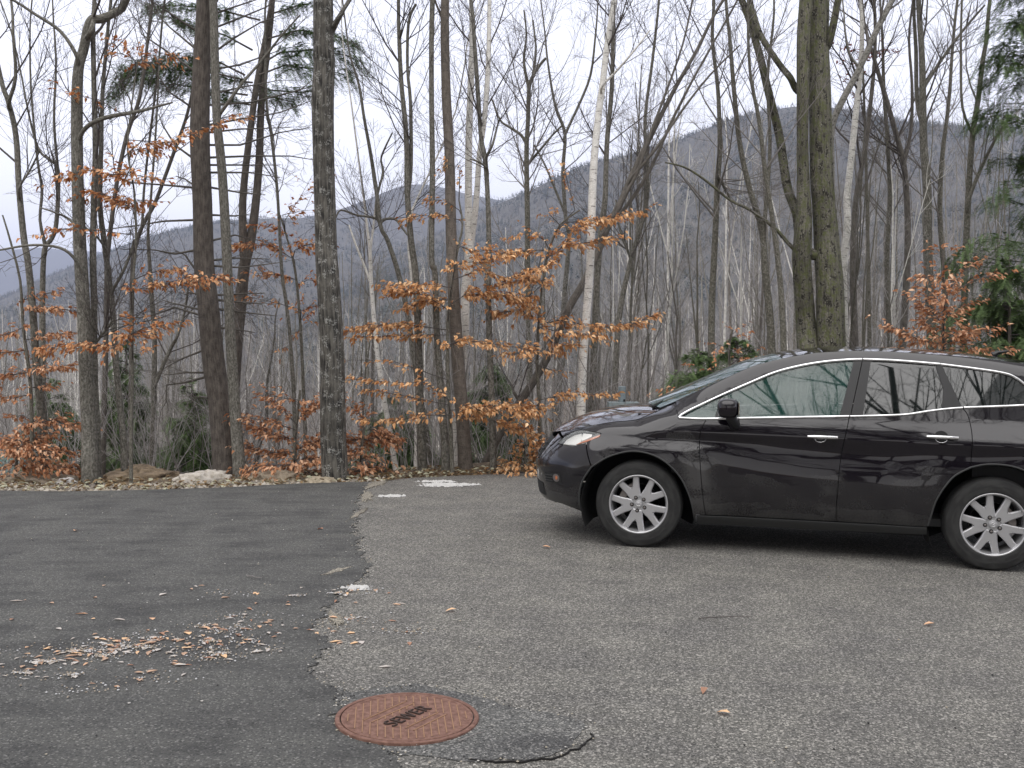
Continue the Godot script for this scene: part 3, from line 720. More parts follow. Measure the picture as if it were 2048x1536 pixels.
	{"h":"weaving grey stem","n":"bare_tree","k":"grey","l":"slender grey stem weaving right of the white forked birch","b":[0.45,22,1.2],"s":10,"p":[[-0.244,-0.15,-13.9,0.056],[-0.246,-0.046,-13.9,0.05],[-0.272,1.018,-13.9,0.043],[-0.297,1.7,-13.869,0.04],[-0.316,2.603,-13.89,0.04],[-0.304,2.837,-13.942,0.036],[-0.317,3.517,-13.96,0.033],[-0.35,4.073,-13.952,0.033],[-0.41,4.424,-14.009,0.03],[-0.454,5.078,-13.949,0.03],[-0.491,5.622,-13.897,0.026],[-0.537,6.182,-13.93,0.023],[-0.753,7.475,-13.993,0.018],[-0.516,8.768,-14.074,0.012],[-0.966,10.061,-14.528,0.006]],"m":[[[-0.335,4.129,-13.9,0.02],[-0.254,4.27,-13.78,0.017],[-0.197,4.518,-13.892,0.013],[-0.157,4.648,-13.889,0.01]],[[-0.322,3.966,-13.9,0.017],[-0.417,4.043,-13.775,0.013],[-0.544,4.075,-13.703,0.01]]]},
	{"h":"open-crowned tree","n":"bare_tree","k":"beech","l":"small tree with an open crown of forking branches in the sky gap","b":[0.4,24,1.6],"s":10,"p":[[0.351,-0.876,-19.0,0.071],[0.345,-0.242,-19.0,0.063],[0.326,0.848,-19.0,0.059],[0.298,2.023,-18.988,0.054],[0.279,3.01,-18.935,0.054],[0.278,3.864,-18.906,0.05],[0.259,5.071,-18.894,0.045],[0.285,5.677,-18.871,0.041],[0.302,6.202,-18.817,0.036],[0.363,6.399,-18.762,0.032],[0.496,6.624,-18.818,0.027],[0.601,6.736,-18.78,0.023]],"m":[[[0.305,6.228,-19.0,0.032],[0.232,6.576,-18.973,0.027],[0.215,6.817,-18.981,0.023],[0.257,7.163,-18.865,0.018],[0.212,7.585,-18.813,0.014]],[[0.26,5.251,-19.0,0.032],[0.162,5.431,-19.012,0.027],[-0.036,5.589,-19.13,0.023],[-0.217,5.729,-19.157,0.018],[-0.354,6.11,-19.257,0.018]],[[0.278,4.894,-19.0,0.027],[0.499,5.137,-18.865,0.023],[0.722,5.404,-18.876,0.018],[0.9,5.58,-18.872,0.018]],[[0.376,6.477,-19.0,0.023],[0.429,6.927,-18.965,0.018],[0.375,7.467,-19.0,0.014]]]},
	{"h":"Y-shaped tree","n":"bare_tree","k":"grey","l":"thin Y-shaped tree between the open crown and the leaning white birch","b":[0.45,22,1.4],"s":10,"p":[[0.8,-1.033,-20.0,0.064],[0.822,-0.343,-20.0,0.057],[0.896,1.09,-20.0,0.052],[0.991,2.518,-20.05,0.048],[1.082,3.654,-20.026,0.043],[1.024,4.031,-20.02,0.038],[0.968,4.96,-20.06,0.038],[1.003,5.631,-20.026,0.033],[0.858,6.043,-19.98,0.029],[0.772,6.355,-19.958,0.024],[0.666,7.003,-19.908,0.019],[0.6,7.661,-19.941,0.014],[0.427,8.953,-20.116,0.011],[0.143,10.245,-20.222,0.007],[-0.084,11.537,-20.198,0.004]],"m":[[[1.001,5.626,-20.0,0.029],[1.284,6.239,-20.022,0.024],[1.476,6.735,-19.95,0.024],[1.549,7.35,-19.827,0.019],[1.607,8.105,-19.884,0.014],[1.635,9.398,-20.044,0.011],[1.746,10.691,-20.317,0.007],[1.849,11.983,-20.34,0.004]],[[1.052,4.029,-20.0,0.024],[0.864,4.509,-20.071,0.024],[0.627,5.078,-20.086,0.019],[0.42,5.476,-20.197,0.019]]]},
	{"h":"leaning white birch","n":"birch_tree","k":"birch","l":"tall white birch leaning right above the car hood","b":[0.5,14,1.3],"s":14,"p":[[0.91,-0.15,-14.2,0.076],[0.922,0.583,-14.2,0.068],[0.935,0.773,-14.2,0.064],[0.962,1.471,-14.231,0.057],[1.015,2.161,-14.24,0.054],[1.06,2.854,-14.233,0.054],[1.081,3.557,-14.271,0.054],[1.108,4.131,-14.29,0.051],[1.165,4.718,-14.344,0.047],[1.226,5.181,-14.372,0.044],[1.294,5.764,-14.396,0.041],[1.384,6.323,-14.368,0.041],[1.562,7.605,-14.415,0.031],[1.589,8.887,-14.439,0.021],[1.833,10.169,-14.018,0.011]],"m":[[[1.212,5.139,-14.2,0.017],[1.373,5.296,-14.14,0.017],[1.591,5.526,-14.018,0.014],[1.83,5.841,-14.092,0.01]]]},
	{"h":"trunk against the birch","n":"bare_tree","k":"grey","l":"grey trunk standing right against the leaning white birch","b":[0.4,20,1.4],"s":10,"p":[[1.144,-0.242,-15.4,0.07],[1.161,0.491,-15.4,0.062],[1.182,1.006,-15.4,0.055],[1.198,1.593,-15.343,0.051],[1.22,2.319,-15.289,0.048],[1.272,3.183,-15.245,0.044],[1.341,3.755,-15.228,0.04],[1.358,4.177,-15.271,0.037],[1.382,4.682,-15.325,0.037],[1.446,5.416,-15.338,0.033],[1.461,6.385,-15.306,0.029],[1.495,6.659,-15.298,0.026],[1.615,7.948,-15.404,0.02],[1.857,9.238,-15.021,0.013],[2.14,10.527,-15.541,0.007]],"m":[]},
	{"h":"steep leaning trunk","n":"bare_tree","k":"dark","l":"dark leaning trunk slanting steeply up to the right","b":[0.5,30,1.2],"s":12,"p":[[-0.463,-0.179,-14.6,0.066],[-0.461,-0.147,-14.6,0.059],[-0.412,-0.042,-14.6,0.056],[-0.098,0.559,-14.604,0.056],[0.215,1.035,-14.564,0.056],[0.5,1.514,-14.589,0.056],[0.783,2.172,-14.583,0.056],[0.994,2.534,-14.635,0.052],[1.238,3.057,-14.671,0.049],[1.303,3.253,-14.625,0.049],[1.514,3.67,-14.603,0.045],[1.636,3.959,-14.653,0.042],[1.8,4.309,-14.648,0.038],[2.1,4.918,-14.64,0.031],[2.283,5.265,-14.633,0.028],[2.562,5.751,-14.665,0.024],[2.837,6.299,-14.718,0.021],[3.531,7.457,-14.799,0.016],[3.81,8.614,-14.75,0.011],[4.524,9.772,-15.452,0.006]],"m":[[[1.301,3.25,-14.6,0.031],[1.611,3.618,-14.734,0.028],[1.906,4.082,-14.603,0.024],[2.182,4.702,-14.625,0.021],[2.454,5.248,-14.62,0.017],[2.814,5.892,-14.726,0.014],[3.115,6.429,-14.696,0.014],[3.696,7.562,-14.723,0.011],[4.414,8.695,-14.656,0.007],[5.199,9.828,-14.739,0.004]],[[1.514,3.669,-14.6,0.028],[1.728,4.04,-14.558,0.024],[1.888,4.538,-14.488,0.021],[2.11,5.112,-14.623,0.017],[2.363,5.821,-14.718,0.014],[2.514,6.468,-14.816,0.014],[2.783,7.72,-15.113,0.011],[3.258,8.973,-15.201,0.007],[3.059,10.225,-15.682,0.004]],[[1.63,3.951,-14.6,0.024],[1.958,4.335,-14.488,0.021],[2.341,4.891,-14.549,0.017],[2.736,5.395,-14.661,0.014],[3.129,5.781,-14.576,0.01]],[[0.111,0.866,-14.6,0.028],[0.028,1.008,-14.551,0.021],[0.0,1.11,-14.602,0.014]]]},
	{"h":"dividing stem","n":"bare_tree","k":"grey","l":"thin stem right of the leaning trunk dividing above the car hood","b":[0.35,24,1.3],"s":10,"p":[[1.641,-0.502,-17.0,0.063],[1.655,0.367,-17.0,0.057],[1.684,1.422,-17.0,0.049],[1.747,2.23,-17.015,0.045],[1.925,3.038,-17.051,0.04],[2.146,3.841,-17.036,0.036],[2.175,4.552,-16.977,0.032],[2.132,5.268,-16.979,0.028],[2.249,6.222,-16.989,0.024],[2.342,7.158,-16.951,0.02],[2.428,8.45,-17.041,0.015],[2.511,9.743,-16.917,0.011],[2.714,11.035,-16.611,0.006]],"m":[[[1.919,3.034,-17.0,0.024],[1.737,3.513,-16.972,0.02],[1.684,4.011,-17.107,0.016]]]},
	{"h":"dull mossy stem","n":"bare_tree","k":"beech","l":"dull mossy stem in the grey thicket above the windscreen","b":[0.35,26,1.5],"s":10,"p":[[3.111,-0.398,-16.5,0.066],[3.117,0.564,-16.5,0.059],[3.127,1.429,-16.5,0.055],[3.145,2.372,-16.551,0.051],[3.19,3.314,-16.574,0.047],[3.234,4.331,-16.594,0.043],[3.262,4.799,-16.599,0.039],[3.231,5.662,-16.635,0.031],[3.136,6.433,-16.618,0.028],[3.158,7.054,-16.629,0.024],[3.207,8.353,-16.718,0.018],[3.043,9.652,-16.924,0.012],[3.186,10.951,-16.628,0.007]],"m":[[[3.215,4.316,-16.5,0.028],[3.42,3.938,-16.573,0.02]]]},
	{"h":"forked mossy stem","n":"bare_tree","k":"beech","l":"forked mossy stem just left of the twin trunk","b":[0.4,26,1.4],"s":10,"p":[[4.016,-0.298,-16.0,0.073],[3.972,1.132,-16.0,0.065],[3.925,2.045,-16.0,0.057],[3.837,2.802,-15.977,0.053],[3.798,3.411,-16.028,0.05],[3.604,4.011,-16.001,0.042],[3.453,4.692,-16.027,0.038],[3.345,5.504,-15.976,0.034],[3.285,6.258,-16.006,0.027],[3.224,6.859,-16.027,0.023],[3.189,8.152,-16.014,0.017],[3.125,9.444,-15.971,0.012],[2.912,10.737,-16.42,0.006]],"m":[[[3.807,3.332,-16.0,0.034],[3.87,4.011,-16.005,0.03],[3.928,4.784,-16.116,0.027],[3.864,5.67,-16.043,0.023],[3.965,6.456,-16.175,0.019],[3.987,6.911,-16.188,0.015],[3.929,8.209,-16.256,0.012],[3.955,9.507,-16.166,0.008],[4.459,10.805,-15.924,0.004]]]},
	{"h":"slim brushing stem","n":"bare_tree","k":"beech","l":"slim stem brushing the left of the twin trunk base","b":[0.4,24,1.3],"s":10,"p":[[4.042,-0.218,-15.5,0.054],[4.018,1.149,-15.5,0.048],[3.996,1.887,-15.5,0.044],[3.948,2.622,-15.514,0.041],[3.849,3.354,-15.5,0.037],[3.697,4.222,-15.453,0.033],[3.609,4.951,-15.476,0.03],[3.472,5.675,-15.482,0.022],[3.44,6.691,-15.508,0.018],[3.492,7.99,-15.627,0.014],[3.265,9.289,-15.713,0.01],[3.405,10.588,-15.249,0.005]],"m":[]},
	{"h":"great twin trunk","n":"bare_tree","k":"moss","l":"great twin trunk of mossy grey beech rising behind the car roof","b":[9,0,0],"s":26,"p":[[4.904,-0.285,-16.0,0.265],[4.883,0.827,-16.0,0.236],[4.858,1.589,-16.0,0.213],[4.821,2.453,-15.96,0.202],[4.782,3.028,-15.976,0.194],[4.765,3.341,-16.008,0.19],[4.72,3.782,-15.975,0.175],[4.669,4.209,-15.922,0.171],[4.639,5.091,-15.93,0.164],[4.621,5.726,-15.97,0.16],[4.598,6.26,-16.015,0.175],[4.569,6.864,-16.043,0.206],[4.489,8.161,-16.093,0.156],[4.639,9.459,-16.279,0.107],[4.225,10.756,-16.124,0.058]],"m":[[[4.556,1.437,-16.0,0.168],[4.51,1.972,-16.131,0.152],[4.442,2.457,-16.043,0.145],[4.371,2.948,-15.912,0.141],[4.359,3.32,-15.804,0.13],[4.376,3.612,-15.821,0.114],[4.363,4.212,-15.85,0.091],[4.325,4.768,-15.762,0.084],[4.302,5.432,-15.675,0.091],[4.308,6.185,-15.702,0.099],[4.351,6.767,-15.743,0.099],[4.499,8.061,-15.965,0.075],[4.531,9.354,-15.724,0.052],[4.961,10.647,-16.179,0.028]],[[4.416,3.106,-16.0,0.084],[4.346,3.646,-16.098,0.072],[4.2,4.099,-16.139,0.069],[4.108,4.865,-16.258,0.065],[3.899,5.584,-16.182,0.061],[3.761,6.188,-16.237,0.057],[3.531,6.958,-16.333,0.05],[3.066,8.195,-16.578,0.038],[2.627,9.432,-16.884,0.026],[2.172,10.669,-16.688,0.014]],[[4.315,5.495,-16.0,0.053],[4.164,5.669,-15.889,0.05],[4.023,5.881,-15.962,0.046],[3.764,6.308,-16.028,0.046],[3.668,6.656,-16.116,0.046],[3.624,6.946,-16.201,0.042],[3.539,8.18,-16.427,0.032],[3.31,9.414,-16.648,0.022],[2.777,10.648,-17.647,0.012]],[[4.716,6.107,-16.0,0.061],[4.753,6.236,-15.878,0.057],[4.813,6.616,-15.796,0.053],[4.837,6.802,-15.761,0.05],[5.043,8.07,-15.449,0.038],[4.963,9.337,-15.341,0.026],[5.357,10.604,-15.156,0.014]],[[4.402,3.045,-16.0,0.034],[4.19,3.171,-15.893,0.03],[3.953,3.437,-15.92,0.027],[3.581,3.695,-15.885,0.023],[3.289,3.852,-15.936,0.019],[2.91,4.151,-15.935,0.019],[2.628,4.36,-16.065,0.015],[2.342,4.457,-16.189,0.011]]]},
	{"h":"pale limb-like stem","n":"bare_tree","k":"pale","l":"pale limb-like stem slanting right out from behind the twin trunk","b":[0.55,16,1.3],"s":10,"p":[[5.09,-0.401,-16.8,0.076],[5.091,1.105,-16.8,0.068],[5.092,2.382,-16.8,0.064],[5.088,3.577,-16.831,0.06],[5.085,4.532,-16.858,0.056],[5.086,5.127,-16.833,0.052],[5.226,5.518,-16.787,0.052],[5.496,6.035,-16.785,0.048],[5.759,6.639,-16.767,0.048],[6.007,7.108,-16.796,0.044],[6.587,8.254,-16.928,0.033],[7.223,9.401,-16.817,0.023],[8.039,10.548,-16.937,0.012]],"m":[[[5.501,6.039,-16.8,0.024],[5.33,6.234,-16.743,0.02],[5.232,6.61,-16.697,0.016],[5.218,7.107,-16.795,0.012],[5.072,8.382,-17.069,0.009],[5.017,9.657,-17.195,0.006],[4.798,10.933,-17.751,0.003]]]},
	{"h":"knobbly birch","n":"birch_tree","k":"birch","l":"knobbly pale birch just right of the twin trunk","b":[0.45,16,1.3],"s":12,"p":[[5.485,-0.451,-17.2,0.078],[5.458,1.091,-17.2,0.07],[5.43,2.073,-17.2,0.066],[5.397,2.827,-17.152,0.061],[5.452,3.621,-17.149,0.057],[5.457,4.025,-17.207,0.057],[5.509,4.575,-17.212,0.053],[5.576,5.363,-17.198,0.049],[5.651,6.003,-17.25,0.045],[5.667,6.599,-17.201,0.037],[5.637,7.233,-17.184,0.033],[5.457,8.531,-17.069,0.025],[5.448,9.829,-17.403,0.017],[5.274,11.127,-17.115,0.009]],"m":[]},
	{"h":"dark narrow trunk","n":"bare_tree","k":"dark","l":"dark narrow trunk behind the knobbly pale birch","b":[0.35,24,1.5],"s":10,"p":[[5.945,-0.552,-18.0,0.072],[5.901,1.063,-18.0,0.064],[5.854,2.091,-18.0,0.06],[5.819,3.113,-17.986,0.056],[5.858,4.131,-17.988,0.047],[5.983,4.966,-17.934,0.039],[6.062,5.798,-17.901,0.034],[6.138,6.648,-17.957,0.03],[6.108,7.481,-17.951,0.026],[5.961,8.78,-18.006,0.02],[6.232,10.079,-17.817,0.013],[5.972,11.378,-18.321,0.007]],"m":[]},
	{"h":"up-swept dark stem","n":"bare_tree","k":"dark","l":"dark stem with up-swept branches right of the knobbly birch","b":[0.35,26,1.5],"s":10,"p":[[6.789,-0.587,-18.5,0.074],[6.84,1.046,-18.5,0.066],[6.896,2.102,-18.5,0.062],[6.937,3.153,-18.487,0.057],[6.937,4.029,-18.521,0.053],[6.862,4.812,-18.513,0.048],[6.7,5.421,-18.524,0.044],[6.534,6.039,-18.572,0.04],[6.375,6.564,-18.59,0.035],[6.225,7.088,-18.606,0.026],[6.069,7.588,-18.55,0.022],[5.749,8.823,-18.439,0.017],[5.48,10.057,-18.08,0.011],[5.214,11.291,-18.248,0.006]],"m":[[[6.857,4.809,-18.5,0.035],[7.024,5.445,-18.64,0.031],[7.057,6.247,-18.711,0.026],[7.034,7.063,-18.821,0.022],[7.057,7.73,-18.723,0.018],[7.084,9.016,-18.391,0.013],[7.385,10.301,-18.513,0.009],[7.137,11.586,-18.36,0.005]]]},
	{"h":"straight double stem","n":"bare_tree","k":"grey","l":"straight grey double stem in the clear sky right of the twin trunk","b":[0.45,24,1.5],"s":12,"p":[[6.895,-0.389,-17.0,0.1],[6.836,1.098,-17.0,0.089],[6.773,2.068,-17.0,0.081],[6.707,3.13,-16.996,0.073],[6.675,4.064,-16.971,0.069],[6.616,4.793,-16.991,0.061],[6.574,5.309,-16.946,0.057],[6.529,6.224,-16.906,0.049],[6.458,7.141,-16.901,0.04],[6.329,8.438,-16.774,0.031],[6.442,9.734,-17.069,0.021],[5.809,11.03,-16.584,0.011]],"m":[[[6.606,5.114,-17.0,0.04],[6.544,5.62,-17.129,0.036],[6.527,6.427,-17.157,0.032],[6.445,7.191,-17.055,0.024],[6.407,8.473,-16.753,0.018],[5.943,9.754,-16.903,0.013],[5.979,11.035,-16.753,0.007]],[[6.589,5.749,-17.0,0.032],[6.805,6.085,-17.071,0.028],[7.026,6.433,-17.036,0.024],[7.334,6.813,-17.113,0.02],[7.566,7.099,-17.015,0.016]]]},
	{"h":"leaning thin trunk","n":"bare_tree","k":"beech","l":"leaning thin trunk with a right-slanting limb beside the hemlock edge","b":[0.4,24,1.4],"s":10,"p":[[7.119,-0.332,-16.6,0.066],[7.126,1.111,-16.6,0.059],[7.135,2.059,-16.6,0.055],[7.163,2.794,-16.657,0.051],[7.208,4.024,-16.681,0.047],[7.235,4.938,-16.632,0.043],[7.298,5.534,-16.585,0.04],[7.366,6.119,-16.603,0.036],[7.409,6.439,-16.588,0.032],[7.446,7.035,-16.572,0.028],[7.546,8.332,-16.398,0.021],[7.483,9.629,-16.462,0.014],[7.518,10.926,-16.428,0.008]],"m":[[[7.174,3.942,-16.6,0.032],[7.414,4.499,-16.665,0.028],[7.557,4.87,-16.562,0.024],[7.783,5.257,-16.557,0.02]],[[7.22,4.955,-16.6,0.024],[6.998,5.352,-16.462,0.02],[6.995,6.102,-16.538,0.02],[6.986,7.017,-16.515,0.016],[7.0,8.316,-16.395,0.012],[6.747,9.616,-16.451,0.008],[6.615,10.916,-16.522,0.004]]]},
	{"h":"stem by the double stem","n":"bare_tree","k":"beech","l":"slender stem left of the double grey stem behind the car","b":[0.35,24,1.4],"s":10,"p":[[6.908,-0.651,-19.0,0.061],[6.863,0.939,-19.0,0.054],[6.812,2.024,-19.0,0.05],[6.754,3.192,-18.981,0.045],[6.772,4.259,-18.924,0.041],[6.716,5.143,-18.9,0.036],[6.628,6.203,-18.894,0.032],[6.596,7.089,-18.912,0.023],[6.56,7.808,-18.963,0.018],[6.502,9.103,-18.991,0.014],[6.639,10.398,-18.877,0.009],[6.715,11.693,-19.417,0.005]],"m":[]},
	{"h":"stem by the orange shrub","n":"bare_tree","k":"beech","l":"thin stem at the right behind the orange-leaved shrub","b":[0.35,24,1.4],"s":10,"p":[[7.917,-0.612,-19.0,0.066],[7.886,0.939,-19.0,0.059],[7.851,2.024,-19.0,0.054],[7.774,3.011,-18.96,0.05],[7.708,4.002,-19.012,0.045],[7.708,4.976,-18.961,0.041],[7.814,6.04,-18.955,0.032],[7.874,6.932,-18.983,0.027],[7.951,7.816,-18.987,0.023],[8.165,9.111,-19.052,0.017],[8.2,10.406,-18.799,0.012],[8.027,11.701,-19.136,0.006]],"m":[]}
]
